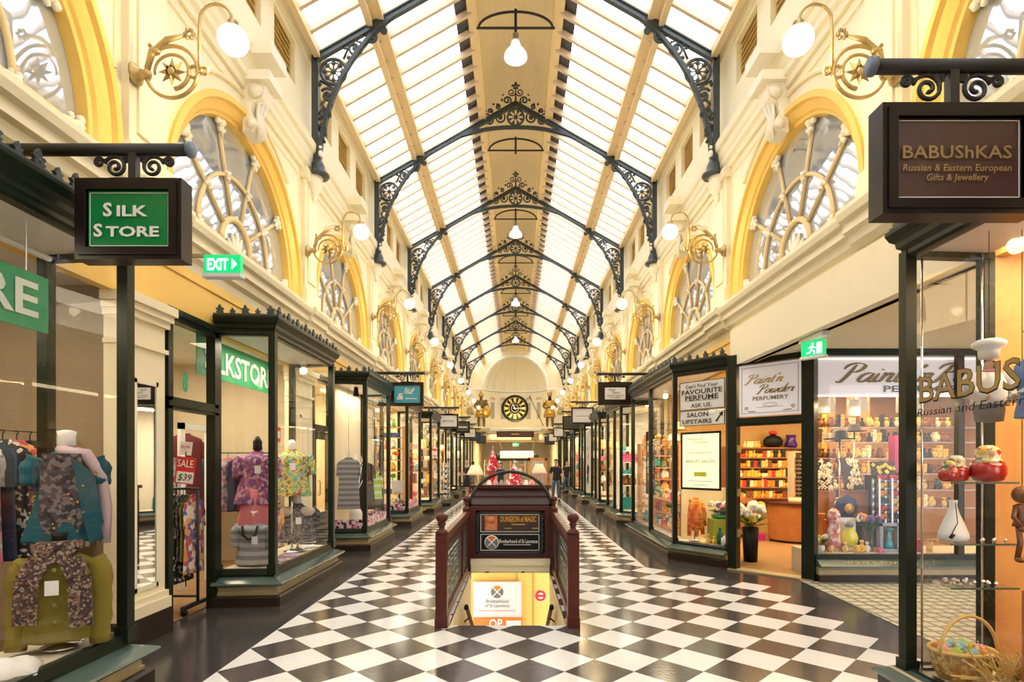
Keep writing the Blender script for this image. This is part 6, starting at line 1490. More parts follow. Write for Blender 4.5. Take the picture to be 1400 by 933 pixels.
r3 = empty('clothes_rack', (-3.95, 4.4, 0), 'long rack of dark and red garments deep inside the green banner shop', 'clothes rack')
b = MB(); b.tube([(-3.95, 3.7, .01), (-3.95, 3.7, 1.85), (-3.95, 4.95, 1.85), (-3.95, 4.95, .01)], .014, 7); b.build('rail_frame', M['steel_dark'], r3)
for i in range(10): hang_garment(-3.95, 3.8 + i * .12, 1.83, ['black_print', 'red_cloth', 'multi2', 'navy', 'dots', 'multi1', 'black_cloth', 'teal', 'dark_floral', 'multi1'][i], ['black printed', 'dark red', 'grey pink printed', 'navy', 'black and white dotted', 'red multicolour', 'plain black', 'teal', 'brown floral', 'red and blue print'][i] + ' garment on the rack deep inside the green banner shop', L=.9, w=.4, seed=60 + i, rz=.12, group='garments on the inner green banner shop rack')
r4 = empty('clothes_rack', (-4.6, 8.2, 0), 'wall rack of bright tops at the back of the clothes shop', 'clothes rack')
b = MB(); b.tube([(-5.4, 8.5, .01), (-5.4, 8.5, 1.75), (-3.7, 8.5, 1.75), (-3.7, 8.5, .01)], .014, 7); b.build('rail_frame', M['steel_dark'], r4)
for i in range(11): hang_garment(-5.3 + i * .15, 8.5, 1.73, ['lime_floral', 'purple_floral', 'black_cloth', 'multi1', 'teal', 'lilac', 'multi2', 'navy', 'red_cloth', 'dots', 'olive2'][i], ['lime printed', 'purple printed', 'plain black', 'red print', 'teal', 'lilac', 'grey pink print', 'navy', 'dark red', 'dotted', 'olive'][i] + ' top on the back wall rack of the clothes shop', L=.8, w=.36, seed=80 + i, rz=1.1, group='tops on the back wall rack')
# third window: twigs, cardigan, jumper
tw = empty('twig_display', (-3.0, 10.6, .39), 'white painted branching twigs in a pot behind the bay glass', 'twigs')
b = MB()
def twig(p, d, L_, r, depth, rr):
    q = p + d * L_; mid = p.lerp(q, .5) + Vector((rr.uniform(-1, 1), rr.uniform(-1, 1), 0)) * L_ * .08
    b.tube([p, mid, q], [r, r * .85, r * .65], 6)
    if depth:
        for k in range(2 + (depth > 2)):
            nd = (d + Vector((rr.uniform(-.3, .3), rr.uniform(-.7, .7), rr.uniform(.0, .5)))).normalized(); twig(p.lerp(q, rr.uniform(.55, 1)), nd, L_ * rr.uniform(.55, .75), r * .62, depth - 1, rr)
rr = random.Random(5)
for d in ((.02, .0, 1), (-.2, .1, .9), (.02, .35, .9)): twig(Vector((-3.08, 10.7, .7)), Vector(d).normalized(), .62, .016, 3, rr)
b.build('branch', M['white'], tw)
b = MB(); b.lathe([(.10, 0), (.13, .02), (.12, .25), (.09, .32), (.08, .32), (.10, .24), (.1, .03), (0, .03)], (-3.08, 10.7, .39), 18); b.build('pot', M['white'], tw)
hang_garment(-3.13, 10.42, 1.75, 'grey_stripe', 'grey striped cardigan hanging beside the white twigs', L=.95, w=.40, seed=41, rz=.2, group=None)
hang_garment(-3.06, 11.15, 1.68, 'brown_dark', 'dark brown jumper hanging beside the white twigs', L=.95, w=.46, seed=42, rz=.2, group=None)
PAT['hivis_reflection'] = pattern('reflected_vest_colours', [(.35, .75, .05), (.35, .75, .05), (.8, .8, .75)], 2.2, 'wave')
hang_garment(-3.02, 11.75, 1.45, 'hivis_reflection', 'bright yellow green vest shape standing in for a reflected person in the twig window', L=.55, w=.40, seed=43, rz=.5, group=None)  # garment shape put in for the reflection of a person in a vest
for (x, y, z) in ((-3.13, 10.42, 1.75), (-3.06, 11.15, 1.68), (-3.02, 11.75, 1.45)):
    b = MB(); b.tube([(x, y, z + .02), (x, y, 3.03)], .003, 4); tag(b.build('hanging_wire', M['steel_dark']), 'thin hanging wire holding a garment in the twig window', 'wire', 'wires in the twig window')
rt = empty('window_card', (-2.80, 11.3, 1.95), 'white square card stuck inside the twig window', 'card'); b = MB(); b.box(-2.80, -2.795, 11.2, 11.42, 1.95, 2.17); b.build('paper_panel', M['white'], rt)
sp = empty('spot_lamp', (-3.0, 10.45, 2.85), 'black ceiling spot lamp in the twig window', 'lamp'); b = MB(); b.lathe([(.02, .18), (.04, .16), (.05, .04), (.055, 0), (0, .01)], (-3.0, 10.45, 2.85), 12); b.build('lamp_body', M['black'], sp)

# ------------------------------------------------------------------ small goods
def proto_box(w, d, h, mm, bandm=None):
    b = MB(); b.box(-w / 2, w / 2, -d / 2, d / 2, 0, h); return b, mm
GOODS = []
def goods_protos():
    out = []
    cols = [('orange', (.80, .25, .02)), ('amber', (.85, .48, .06)), ('gold', (.72, .50, .14)), ('cream', (.85, .74, .48)), ('red', (.55, .03, .03)), ('brown', (.22, .08, .03)), ('white', (.82, .80, .74)), ('black', (.02, .02, .025)), ('pink', (.75, .12, .30)), ('teal', (.02, .30, .32)), ('green', (.10, .32, .08)), ('blue', (.05, .10, .35))]
    for i, (n, c) in enumerate(cols):
        m_ = pattern(n + '_printed_carton', [c, tuple(min(1, x * 1.25 + .03) for x in c), tuple(x * .6 for x in c)], 14, 'noise')
        out.append((n, m_))
    return out
CART = goods_protos()
PROTO = {}
def carton(n, kind, loc, rz=0, label=None, group=None, sc_=1.):
    """boxed bottle: carton with a lid line, or a stoppered flacon"""
    key = (n, kind)
    if key not in PROTO:
        m_ = dict(CART)[n]; b = MB()
        if kind == 'box':
            b.box(-.035, .035, -.025, .025, 0, .105); b.box(-.037, .037, -.027, .027, .105, .135)
        elif kind == 'tall':
            b.box(-.026, .026, -.026, .026, 0, .16); b.box(-.028, .028, -.028, .028, .16, .185)
        elif kind == 'flat':
            b.box(-.06, .06, -.03, .03, 0, .075); b.box(-.062, .062, -.032, .032, .05, .078)
        elif kind == 'flacon':
            b.lathe([(.03, 0), (.036, .01), (.036, .07), (.02, .09), (.012, .1), (.012, .11), (.02, .112), (.02, .14), (0, .142)], n=10)
        elif kind == 'bag':
            b.lathe([(.05, 0), (.065, .03), (.06, .10), (.03, .13), (.045, .15), (0, .15)], n=9, sy=.7)
        elif kind == 'bloom':
            for i in range(7):
                a = i * 2.4; b.ball((.035 * math.cos(a) * (i > 0), .035 * math.sin(a) * (i > 0), .10 + .012 * (i % 3)), .028, 6)
            b.tube([(0, 0, 0), (0, 0, .1)], .008, 5)
        o = b.build({'box': 'perfume_box', 'tall': 'tall_carton', 'flat': 'gift_carton', 'flacon': 'glass_flacon', 'bag': 'gift_bag', 'bloom': 'silk_flower'}[kind], m_, origin=(0, 0, 0))
        PROTO[key] = o; fresh = True
        o.location = loc; o.rotation_euler = (0, 0, rz); o.scale = (sc_,) * 3
    else:
        o = PROTO[key].copy(); COL.objects.link(o); o.location = loc; o.rotation_euler = (0, 0, rz); o.scale = (sc_,) * 3
    tag(o, label, 'gift' if kind in ('bag', 'bloom') else 'perfume', group); return o

def shelf_unit(x0, x1, y0, y1, levels, label, mm='wood_warm', back='y', glass_=False, posts=True, name='shelf_unit', zb=.012):
    """open shelving; back: which side carries the back board (+y, -x ...)"""
    root = empty(name, ((x0 + x1) / 2, (y0 + y1) / 2, 0), label, 'shelves')
    for z in levels:
        b = MB(); b.box(x0, x1, y0, y1, z - .022, z); b.build('shelf', M['pane_clear'] if glass_ else M[mm], root)
    for x in (x0, x1) if posts else ():
        b = MB(); t = .02
        b.box(x - t, x + t, y0 - t, y1 + t, levels[0] - .024 if levels[0] < .5 and abs(x) < 4 else zb, levels[-1] + .02)
        b.build('side_panel', M[mm] if not glass_ else M['chrome'], root)
    return root
def fill(x0, x1, y, levels, kinds, cols_, label, group, step=.085, along_='x', seed=0, jit=.01, sc_=1.0, rz=0):
    r = random.Random(seed)
    for z in levels:
        u = x0 + .01
        while True:
            k = r.choice(kinds); n = r.choice(cols_)
            w_ = {'box': .074, 'tall': .056, 'flat': .124, 'flacon': .072, 'bag': .13, 'bloom': .126}[k] * sc_ + .008
            if along_ == 'y' and k == 'flat': w_ *= .55
            if u + w_ > x1: break
            yy = y + r.uniform(-jit, jit); c_ = u + w_ / 2
            loc = (c_, yy, z + .001) if along_ == 'x' else (yy, c_, z + .001)
            u += w_
            carton(n, k, loc, rz, label.replace('*', n).replace('#', {'box': 'perfume box', 'tall': 'tall carton', 'flat': 'wide gift carton', 'flacon': 'glass flacon', 'bag': 'gift bag', 'bloom': 'silk flower'}[k]), group + ': ' + n + ' ' + k, sc_)
WARM = ['orange', 'amber', 'gold', 'amber', 'cream', 'red', 'orange', 'brown', 'black', 'gold']
# back wall of the perfumery seen through its doorway
lv = [.82, 1.06, 1.28, 1.50, 1.72, 1.94]
shelf_unit(4.7, 7.3, 12.36, 12.6, lv, 'long wall shelves of perfume behind the curved counter')
fill(4.75, 5.5, 12.44, lv[-1:], ['box', 'flacon'], WARM, '* # on the perfumery back shelves, seen through the slanted doorway', 'back shelf goods', seed=4)
fill(4.75, 7.25, 12.44, lv[:-1], ['box', 'box', 'tall', 'flat', 'box', 'flacon'], WARM, '* # on the perfumery back shelves, seen through the slanted doorway', 'back shelf goods', .098, seed=3, sc_=1.06)
# hats and bags on top of the shelf
def hat(loc, label, mm, k=1.):
    b = MB(); b.lathe([(.22 * k, 0), (.23 * k, .012), (.12 * k, .02), (.11 * k, .12 * k), (.06 * k, .15 * k), (0, .15 * k)], loc, 20); o = b.build('display_hat', mm); tag(o, label, 'hat'); return o
fb = empty('giant_flacon', (5.75, 12.5, 1.94), 'big round black display bottle with red stopper on the top shelf', 'display bottle')
b = MB(); b.lathe([(.12, 0), (.21, .06), (.22, .15), (.16, .24), (.07, .27), (.06, .29)], (5.75, 12.42, 1.94), 20, sy=.5); b.build('bottle_body', M['black'], fb)
b = MB(); b.lathe([(.07, .29), (.09, .31), (.08, .37), (0, .38)], (5.75, 12.42, 1.94), 14); b.build('stopper', M['red'], fb)
b = MB(); b.lathe([(.12, 0), (.14, .06), (.09, .17), (.11, .28), (0, .28)], (6.15, 12.42, 1.94), 14); tag(b.build('display_bottle', mat('violet_glass', (.05, .02, .22), .2)), 'violet display bottle beside the black one on the top shelf', 'display bottle')
# curved counter with sunglass spinner
ct = empty('curved_counter', (5.75, 11.2, .012), 'curved reddish timber counter inside the perfumery', 'counter')
pts = [(5.15 + .6 - .6 * math.cos(t), 11.35 - .6 * math.sin(t)) for t in [PI / 2 * i / 10 for i in range(11)]]
outl = pts + [(6.9, 10.75), (6.9, 11.35)]
b = MB(); b.prism(outl, lambda u, v, w_: (u, v, w_), .06, .76); b.build('body', M['wood_warm'], ct)
b = MB(); b.prism([(5.75 + (u - 5.75) * 1.06, 11.3 + (v - 11.3) * 1.06) for u, v in outl], lambda u, v, w_: (u, v, w_), .76, .80); b.build('counter_top', M['wood_red'], ct)
b = MB(); b.prism([(5.75 + (u - 5.75) * .95, 11.3 + (v - 11.3) * .95) for u, v in outl], lambda u, v, w_: (u, v, w_), .013, .06); b.build('kick', M['plinth'], ct)
b = MB(); b.box(4.35, 5.1, 11.75, 12.2, .74, .82); b.box(4.36, 5.09, 11.76, 12.19, .10, .13); 
for x in (4.38, 5.07): b.box(x - .03, x + .03, 11.78, 12.18, .012, .74)
tag(b.build('low_counter', M['wood_warm']), 'low timber counter with goods stored underneath, beside the curved one', 'counter')
fill(4.42, 5.03, 11.97, [.13, .82], ['box', 'flat', 'tall'], WARM, '* # on the low timber counter', 'low counter goods', .1, seed=8)
b = MB(); b.box(4.75, 5.05, 11.25, 11.5, .012, .15); b.box(4.74, 5.06, 11.24, 11.51, .10, .16); tag(b.build('storage_box', mat('magenta_box', (.5, .02, .2), .5)), 'magenta lidded box on the carpet before the low counter', 'box')
def spinner(x, y, z, label, h=1.0, frames=True):
    r = empty('sunglasses_stand', (x, y, z), label, 'display stand')
    b = MB(); b.lathe([(.2, 0), (.2, .10), (.19, .11), (.02, .11)], (x, y, z), 20); b.build('base', M['cream'], r)
    b = MB(); b.box(x - .17, x - .15, y - .12, y + .12, z + .11, z + h); b.box(x + .15, x + .17, y - .12, y + .12, z + .11, z + h); b.box(x - .01, x + .01, y - .12, y + .12, z + .11, z + h); b.box(x - .17, x + .17, y - .13, y + .13, z + h, z + h + .02); b.build('column', mat('silver_board', (.55, .5, .42), .4), r)
    n = 10
    for i in range(n):
        for sx in (-.08, .08):
            c = Vector((x + sx, y - .14, z + .16 + i * (h - .2) / n)); g = MB()
            for e in (-1, 1): g.lathe([(0, -.004), (.026, -.004), (.028, 0), (.026, .004), (0, .004)], c + Vector((e * .031, 0, 0)), 10, 'Y', sx=1, sy=.85)
            g.bar(c + Vector((-.01, 0, .005)), c + Vector((.01, 0, .005)), .006, .006, up=(0, 1, 0))
            for e in (-1, 1): g.bar(c + Vector((e * .058, 0, .008)), c + Vector((e * .062, .12, .008)), .005, .006)
            tag(g.build('sunglasses', M['black']), 'dark sunglasses on the ' + label.split(',')[0], 'sunglasses', 'sunglasses on ' + label.split(',')[0])
    return r
spinner(5.62, 11.02, .80, 'sunglasses stand on the curved counter')
# flower vase in the doorway
def bloom_ball(b, c, r, rr):
    for i in range(14):
        a = rr.uniform(0, 2 * PI); e = rr.uniform(-.4, 1.4); b.ball(Vector(c) + Vector((r * .6 * math.cos(a) * math.cos(e), r * .6 * math.sin(a) * math.cos(e), r * .6 * math.sin(e))), r * .5, 6)
def bouquet(loc, vase_mb, vase_m, label, cols_, n, spread, h, name='flower_vase', leaf=True, seed=1, rb=.055):
    x, y, z = loc; r = empty(name, loc, label, 'flowers'); rr = random.Random(seed)
    vase_mb.build('vase', vase_m, r)
    for i in range(n):
        a = rr.uniform(0, 2 * PI); d = spread * math.sqrt(rr.random()); c = Vector((x + d * math.cos(a), y + d * math.sin(a), z + h + rr.uniform(-.4, .6) * spread))
        b = MB(); bloom_ball(b, c, rb * rr.uniform(.8, 1.2), rr); bl = b.build('bloom', rr.choice(cols_), r)
    if leaf:
        b = MB()
        for i in range(16):
            a = rr.uniform(0, 2 * PI); p = Vector((x, y, z + h * .75)); q = Vector((x + spread * 1.25 * math.cos(a), y + spread * 1.25 * math.sin(a), z + h * rr.uniform(.8, 1.15))); m_ = p.lerp(q, .55); t = Vector((-math.sin(a), math.cos(a), 0)) * .025
            b.add([p, m_ + t + Vector((0, 0, .02)), q, m_ - t + Vector((0, 0, .02))], [(0, 1, 2), (0, 2, 3)])
        b.build('foliage', M['leaf'], r)
        b = MB()
        for i in range(7):
            a = 2 * PI * i / 7; b.tube([(x, y, z + h * .3), (x + spread * .5 * math.cos(a), y + spread * .5 * math.sin(a), z + h)], .006, 5)
        b.build('stem', M['leaf'], r)
    return r
M['leaf'] = mat('leaf_green', (.06, .17, .03), .6, var=.3)
M['bloom_white'] = mat('white_petals', (.85, .80, .68), .7, var=.08); M['bloom_pink'] = mat('pink_petals', (.72, .32, .38), .7, var=.15); M['bloom_yellow'] = mat('yellow_petals', (.80, .60, .08), .7, var=.1); M['bloom_orange'] = mat('orange_petals', (.80, .28, .04), .7, var=.1); M['bloom_violet'] = mat('violet_petals', (.18, .12, .42), .7, var=.2)
v = MB(); v.lathe([(.10, 0), (.105, .01), (.125, .55), (.115, .55), (.1, .4)], (3.78, 8.95, .012), 20)
bouquet((3.78, 8.95, .012), v, M['black'], 'tall black vase of white and gold flowers just inside the slanted doorway', [M['bloom_white'], M['bloom_white'], M['bloom_white'], M['bloom_yellow']], 16, .24, .74, seed=3, rb=.085)

# --------------------------------------------- passage window goods (y about 7.8)
ZF = .36
b = MB(); b.box(4.12, 8.9, 7.615, 8.3, ZF - .03, ZF); b.box(4.12, 8.9, 8.26, 8.3, .012, ZF - .03); b.box(4.12, 8.9, 7.6, 7.63, .012, ZF - .03); b.box(4.12, 4.15, 7.63, 8.26, .012, ZF - .03); tag(b.build('display_plinth', M['display']), 'low cream display plinth inside the perfumery window', 'display plinth')
lv2 = [.85, 1.15, 1.42, 1.68, 1.95, 2.2]
shelf_unit(4.95, 8.4, 9.3, 9.55, lv2, 'glass shelves of flacons behind the perfumery window', glass_=True)
fill(5.0, 7.4, 9.42, lv2[:], ['flacon', 'flacon', 'box', 'flacon', 'tall', 'bag'], ['amber', 'gold', 'brown', 'black', 'cream', 'gold', 'brown'], '* # on the glass shelves behind the perfumery window', 'glass shelf goods', .1, seed=5, sc_=1.15)
for (x, lab) in ((5.50, 'orange timber post nearest the doorway behind the perfumery window'), (6.02, 'wider orange timber post behind the perfumery window')):
    b = MB(); w_ = .07 if x < 5.8 else .16; b.box(x - w_, x + w_, 9.7, 9.85, .012, 3.19); b.box(x - w_ - .015, x + w_ + .015, 9.69, 9.86, 2.0, 2.04); b.box(x - w_ - .02, x + w_ + .02, 9.68, 9.87, .012, .15); tag(b.build('timber_post', M['wood_orange']), lab, 'post')
hat((5.10, 8.75, 1.97), 'wide black hat on a stand high in the perfumery window', M['black'], 1.0); hat((5.42, 8.9, 2.10), 'smaller grey brimmed hat beside the wide black hat', mat('grey_felt', (.10, .08, .07), .9), .8)
for (x, z, y) in ((5.10, 1.97, 8.75), (5.42, 2.10, 8.9)):
    b = MB(); b.tube([(x, y, ZF * 0 + .012), (x, y, z)], .012, 7); b.lathe([(.12, .012), (.12, .025), (.02, .04)], (x, y, 0), 14); tag(b.build('hat_stand', M['chrome']), 'thin hat stand of the %s hat' % ('wide black' if x < 5.2 else 'smaller grey'), 'hat stand')
for i, (x, y, z) in enumerate(((4.62, 8.35, 2.46), (4.85, 8.6, 2.52), (5.08, 8.35, 2.42), (5.35, 8.6, 2.52), (5.85, 8.4, 2.48), (6.2, 8.6, 2.5))):
    r = empty('ceiling_spot', (x, y, z), ['white cylinder spot lamp nearest the slanted door', 'second white spot lamp under the fascia', 'big white can lamp in the middle of the perfumery ceiling', 'white lamp behind the big can lamp', 'white spot lamp beside the fascia lettering', 'last white spot lamp of the perfumery window'][i], 'spot lamp', 'perfumery ceiling spots')
    b = MB(); b.lathe([(.02, .25), (.085, .24), (.09, .0), (.08, .0), (.07, .08), (0, .09)], (x, y, z - .12), 14); b.build('lamp_body', M['white'], r)
    b = MB(); b.lathe([(0, 0), (.066, 0), (.066, .02), (0, .02)], (x, y, z - .10), 14); b.build('bulb', M['globe'], r)
    b = MB(); b.tube([(x, y, z + .13), (x, y, 3.19)], .012, 6); b.build('rod', M['white'], r)
# jewellery boards
def board(c, w, h, rz, tilt, label, mm, dots, n, seed, rd=.022):
    r = empty('jewellery_board', c, label, 'jewellery'); rr = random.Random(seed)
    m = Matrix.Translation(c) @ Matrix.Rotation(rz, 4, 'Z') @ Matrix.Rotation(tilt, 4, 'X')
    b = MB(); b.box(-w / 2, w / 2, 0, .015, 0, h); q = MB(); q.merge(b, m); bo = q.build('board', mm, r)
    b = MB()
    for i in range(n):
        c2 = (rr.uniform(-w / 2 + .03, w / 2 - .03), -.01, rr.uniform(.03, h - .03))
        for k in range(4): b.ball((c2[0] + rd * math.cos(k * PI / 2), c2[1], c2[2] + rd * math.sin(k * PI / 2)), rd * .75, 6, (1, .5, 1))
    q = MB(); q.merge(b, m); o = q.build('brooch_set', dots, r); o['kind'] = 'stuff'
    b = MB(); b.bar((0, .02, 0), (0, .22, -.02 + .0), .03, .02); b.bar((0, .2, 0), (0, .02, h * .8), .03, .015); q = MB(); q.merge(b, m); q.build('easel', M['black'], r)
SH = pattern('shell_print', [(.75, .68, .45), (.85, .8, .7), (.5, .35, .2), (.8, .55, .4)], 40)
BB = mat('black_board', (.03, .02, .015), .7)
def pedestal(x, y, z0, z1, label, w=.16, mm='wood_warm'):
    b = MB(); b.box(x - w, x + w, y - .12, y + .12, z0, z1); b.box(x - w - .012, x + w + .012, y - .132, y + .132, z1, z1 + .015); tag(b.build('display_pedestal', M[mm]), label, 'pedestal')
pedestal(4.64, 8.42, ZF, 1.17, 'tall brown pedestal carrying the shell jewellery board', .12); pedestal(5.12, 8.42, ZF, 1.17, 'brown pedestal carrying the second shell board', .14); pedestal(5.42, 8.26, ZF, 1.40, 'tall pedestal under the black brooch board', .16, 'black')
board((4.64, 8.34, 1.19), .32, .48, .15, -.2, 'black board dense with shell earrings, nearest the slanted door', BB, SH, 46, 1); board((5.10, 8.34, 1.19), .34, .50, .3, -.25, 'second board of shell earrings, tilted, beside the first', BB, SH, 40, 2)
board((5.42, 8.18, 1.42), .36, .20, 0, -.2, 'small black board of gold brooches above the glass column', BB, M['bloom_yellow'], 14, 3, .018)
# bottles and figures on the window floor
def vase(loc, prof, mm, label, name='vase', n=18, cat='vase', sy=1):
    b = MB(); b.lathe(prof, loc, n, sy=sy); o = b.build(name, mm); tag(o, label, cat); return o
vase((4.32, 7.90, ZF), [(.05, 0), (.07, .03), (.08, .30), (.055, .45), (.08, .52), (.07, .52), (.045, .45), (.04, .3)], mat('orange_ceramic', (.62, .18, .03), .3), 'tall orange ceramic vase in the corner by the slanted doorway')
vase((4.44, 8.06, ZF), [(.05, 0), (.075, .03), (.08, .25), (.05, .36), (.07, .42), (.06, .42), (.04, .35)], mat('burnt_orange_ceramic', (.5, .10, .03), .3), 'shorter burnt orange vase behind the tall one')
fg = empty('draped_stand', (4.45, 7.78, ZF), 'pink and cream patterned scarf draped on a stand in the perfumery window', 'scarf')
b = MB(); b.tube([(4.45, 7.78, ZF), (4.45, 7.78, .92)], .012, 7); b.lathe([(.08, 0), (.08, .01), (.015, .02)], (4.45, 7.78, ZF), 14); b.build('stand', M['chrome'], fg)
b = MB(); rr = random.Random(2)
n = 20; rings = []
for (z, k) in ((.02, .10), (.15, .085), (.3, .075), (.42, .06), (.5, .075), (.56, .06), (.6, .02)):
    rings.append([Vector((4.45 + k * (1 + .25 * math.sin(5 * 2 * PI * i / n + z * 5)) * math.cos(2 * PI * i / n), 7.78 + .8 * k * (1 + .25 * math.sin(5 * 2 * PI * i / n + z * 5)) * math.sin(2 * PI * i / n), ZF + z)) for i in range(n)])
b.rings(rings); b.build('scarf', pattern('coral_cream_print', [(.75, .25, .18), (.8, .6, .5), (.6, .15, .15), (.85, .75, .65)], 22), fg)
yb = empty('perfume_display', (4.68, 7.80, ZF), 'round yellow bottle before a white card in the perfumery window', 'perfume')
b = MB(); b.box(4.54, 4.82, 7.88, 7.90, ZF, .82); b.prism([(7.90, ZF), (8.0, ZF), (7.90, .7)], lambda u, v, w_: (w_, u, v), 4.66, 4.70); b.build('card', M['white'], yb)
b = MB(); b.lathe([(.04, 0), (.10, .03), (.125, .12), (.10, .20), (.05, .25), (.045, .28)], (4.68, 7.80, ZF + .06), 20, sy=.6); b.build('bottle', mat('lemon_glass', (.80, .72, .02), .2), yb)
b = MB(); b.lathe([(.05, .28), (.06, .31), (.02, .36), (0, .37)], (4.68, 7.80, ZF + .06), 14); b.build('stopper', M['grey'], yb)
b = MB(); b.box(4.60, 4.76, 7.74, 7.86, ZF, ZF + .06); b.build('base', M['white'], yb)
pedestal(4.84, 8.16, ZF, .80, 'low dark pedestal under the blue round bottle', .17, 'black')
bb = empty('perfume_display', (4.84, 8.14, .816), 'big round dark blue bottle with gold disc', 'perfume')
b = MB(); b.lathe([(.08, 0), (.15, .06), (.165, .15), (.13, .25), (.04, .29), (.035, .32), (0, .33)], (4.84, 8.14, .816), 22, sy=.5); b.build('bottle', mat('midnight_blue_glass', (.015, .02, .10), .15), bb)
b = MB(); b.lathe([(0, 0), (.075, 0), (.07, -.015), (0, -.02)], (4.84, 8.07, .93), 18, 'Y'); b.build('disc', M['gilt'], bb)
vv = MB(); vv.lathe([(.05, 0), (.06, .01), (.07, .28), (.06, .28), (.055, .03)], (4.98, 7.84, ZF), 16)
bouquet((4.98, 7.84, ZF), vv, M['pane_clear'], 'clear vase with orange, violet and green flowers in the perfumery window', [M['bloom_orange'], M['bloom_violet'], M['bloom_white'], M['bloom_yellow']], 10, .13, .44, seed=7, rb=.05)
vv = MB(); vv.lathe([(.04, 0), (.06, .05), (.05, .10), (.04, .10)], (4.22, 7.70, ZF), 14)
bouquet((4.22, 7.70, ZF), vv, M['white'], 'small posy of cream and yellow flowers at the window corner', [M['bloom_white'], M['bloom_yellow'], M['bloom_white']], 8, .08, .17, seed=9, rb=.05)
for i, (x, y, n, k, s_) in enumerate(((4.55, 7.68, 'gold', 'flacon', 1.0), (4.78, 7.68, 'amber', 'flacon', 1.2), (4.88, 7.72, 'white', 'flacon', 1.0), (4.70, 7.65, 'amber', 'bag', .7), (5.02, 7.66, 'pink', 'flat', .8), (5.44, 7.70, 'black', 'tall', 1.5), (4.36, 7.68, 'amber', 'bag', .6), (5.60, 7.72, 'red', 'box', 1.3), (5.75, 7.72, 'gold', 'box', 1.3))):
    carton(n, k, (x, y, ZF), .1 * i, 'single ' + n + ' ' + {'flacon': 'glass flacon', 'bag': 'gift bag', 'flat': 'gift carton', 'tall': 'tall carton', 'box': 'perfume box'}[k] + ' on the perfumery window floor, ' + ORD[i] + ' from the slanted door', None, s_)
# glass column of small goods
gc = empty('display_case', (5.32, 7.95, ZF), 'square glass display column of small orange goods', 'display case')
b = MB()
for x in (5.14, 5.32, 5.50):
    for y in (7.86, 8.0): b.box(x - .012, x + .012, y - .012, y + .012, ZF, 1.38)
b.build('upright', mat('brushed_steel', (.4, .38, .33), .3, metal=.8), gc)
for k in range(6):
    b = MB(); z = .80 + k * .11; b.box(5.13, 5.51, 7.85, 8.01, z - .012, z); b.build('shelf', M['pane_clear'], gc)
for k in range(6):
    for j in range(2): carton(['orange', 'red', 'black', 'orange', 'amber', 'red'][(k + j * 2) % 6], 'flat', (5.23 + j * .18, 7.93, .802 + k * .11), 0, 'small carton on the square glass display column', 'cartons in the glass display column', .9)
pf = empty('framed_figurine', (5.19, 7.74, ZF), 'grey framed shadow box with a teal lady figurine', 'figurine')
b = MB()
for (a, c, e, g_) in ((5.05, 5.33, 0, .04), (5.05, 5.33, .36, .40), (5.05, 5.09, 0, .40), (5.29, 5.33, 0, .40)): b.box(a, c, 7.70, 7.78, ZF + e, ZF + g_)
b.build('frame', pattern('blue_grey_stripe', [(.5, .5, .55), (.25, .3, .4)], 10, 'wave'), pf)
b = MB(); b.box(5.09, 5.29, 7.765, 7.78, ZF + .04, ZF + .36); b.build('backing', M['wood_warm'], pf)
b = MB(); b.lathe([(.075, 0), (.07, .06), (.03, .14), (.045, .18), (.02, .20), (.03, .23), (.028, .26), (.075, .265), (.06, .29), (0, .30)], (5.19, 7.735, ZF + .04), 14, sy=.45); b.build('figure', mat('teal_porcelain', (.02, .28, .30), .3), pf)
mg = empty('tall_box', (5.9, 8.62, ZF * 0 + .012), 'tall magenta printed carton behind the brooch board', 'box'); b = MB(); b.box(5.80, 6.02, 8.5, 8.65, 1.45, 2.02); b.build('carton_body', mat('magenta_carton', (.35, .02, .12), .5), mg)
b = MB(); b.box(5.78, 6.04, 8.48, 8.67, .012, 1.45); b.build('stand', M['black'], mg)
b = MB(); b.lathe([(.02, 0), (.04, 0), (.04, -.003), (.02, -.003)], (5.89, 8.498, 1.88), 14, 'Y'); b.lathe([(.02, 0), (.04, 0), (.04, -.003), (.02, -.003)], (5.93, 8.498, 1.68), 14, 'Y'); b.build('print_ring', M['white'], mg)

# --------------------------------------------- angled bay window: notices, poster, goods
A0, A1 = Vector((3.27, 8.52)), Vector((2.66, 9.3)); dA = (A0 - A1).normalized(); nA = Vector((dA.y, -dA.x)); nA = nA if nA.dot(Vector((-1, -1))) > 0 else -nA; LA = (A0 - A1).length
def PA(u, v, z): q = A1 + dA * u + nA * v; return (q.x, q.y, z)
def notice(u0, u1, z0, z1, label, lines, mm='white', fr='black', fw=.010, v=-.03, name='window_notice'):
    r = empty(name, PA((u0 + u1) / 2, v, z0), label, 'notice')
    b = MB()
    for (a, c, e, g_) in ((u0, u1, z0, z0 + fw), (u0, u1, z1 - fw, z1), (u0, u0 + fw, z0, z1), (u1 - fw, u1, z0, z1)): b.prism([(a, e), (c, e), (c, g_), (a, g_)], lambda p, q, w_: PA(p, w_, q), v - .004, v + .004)
    b.build('frame', M[fr], r)
    b = MB(); b.prism([(u0 + fw * .5, z0 + fw * .5), (u1 - fw * .5, z0 + fw * .5), (u1 - fw * .5, z1 - fw * .5), (u0 + fw * .5, z1 - fw * .5)], lambda p, q, w_: PA(p, w_, q), v - .003, v + .002); p_ = b.build('panel', M[mm], r)
    for (t, fu, fz, wd, ht, mt, bo) in lines:
        text_mb(t, (dA.x, dA.y, 0), EZ, PA(u0 + (u1 - u0) * fu, v + .006, z0 + (z1 - z0) * fz), width=(u1 - u0) * wd, height=(z1 - z0) * ht, bold=bo).build('lettering', M[mt], p_, recalc=False)
    return r, p_
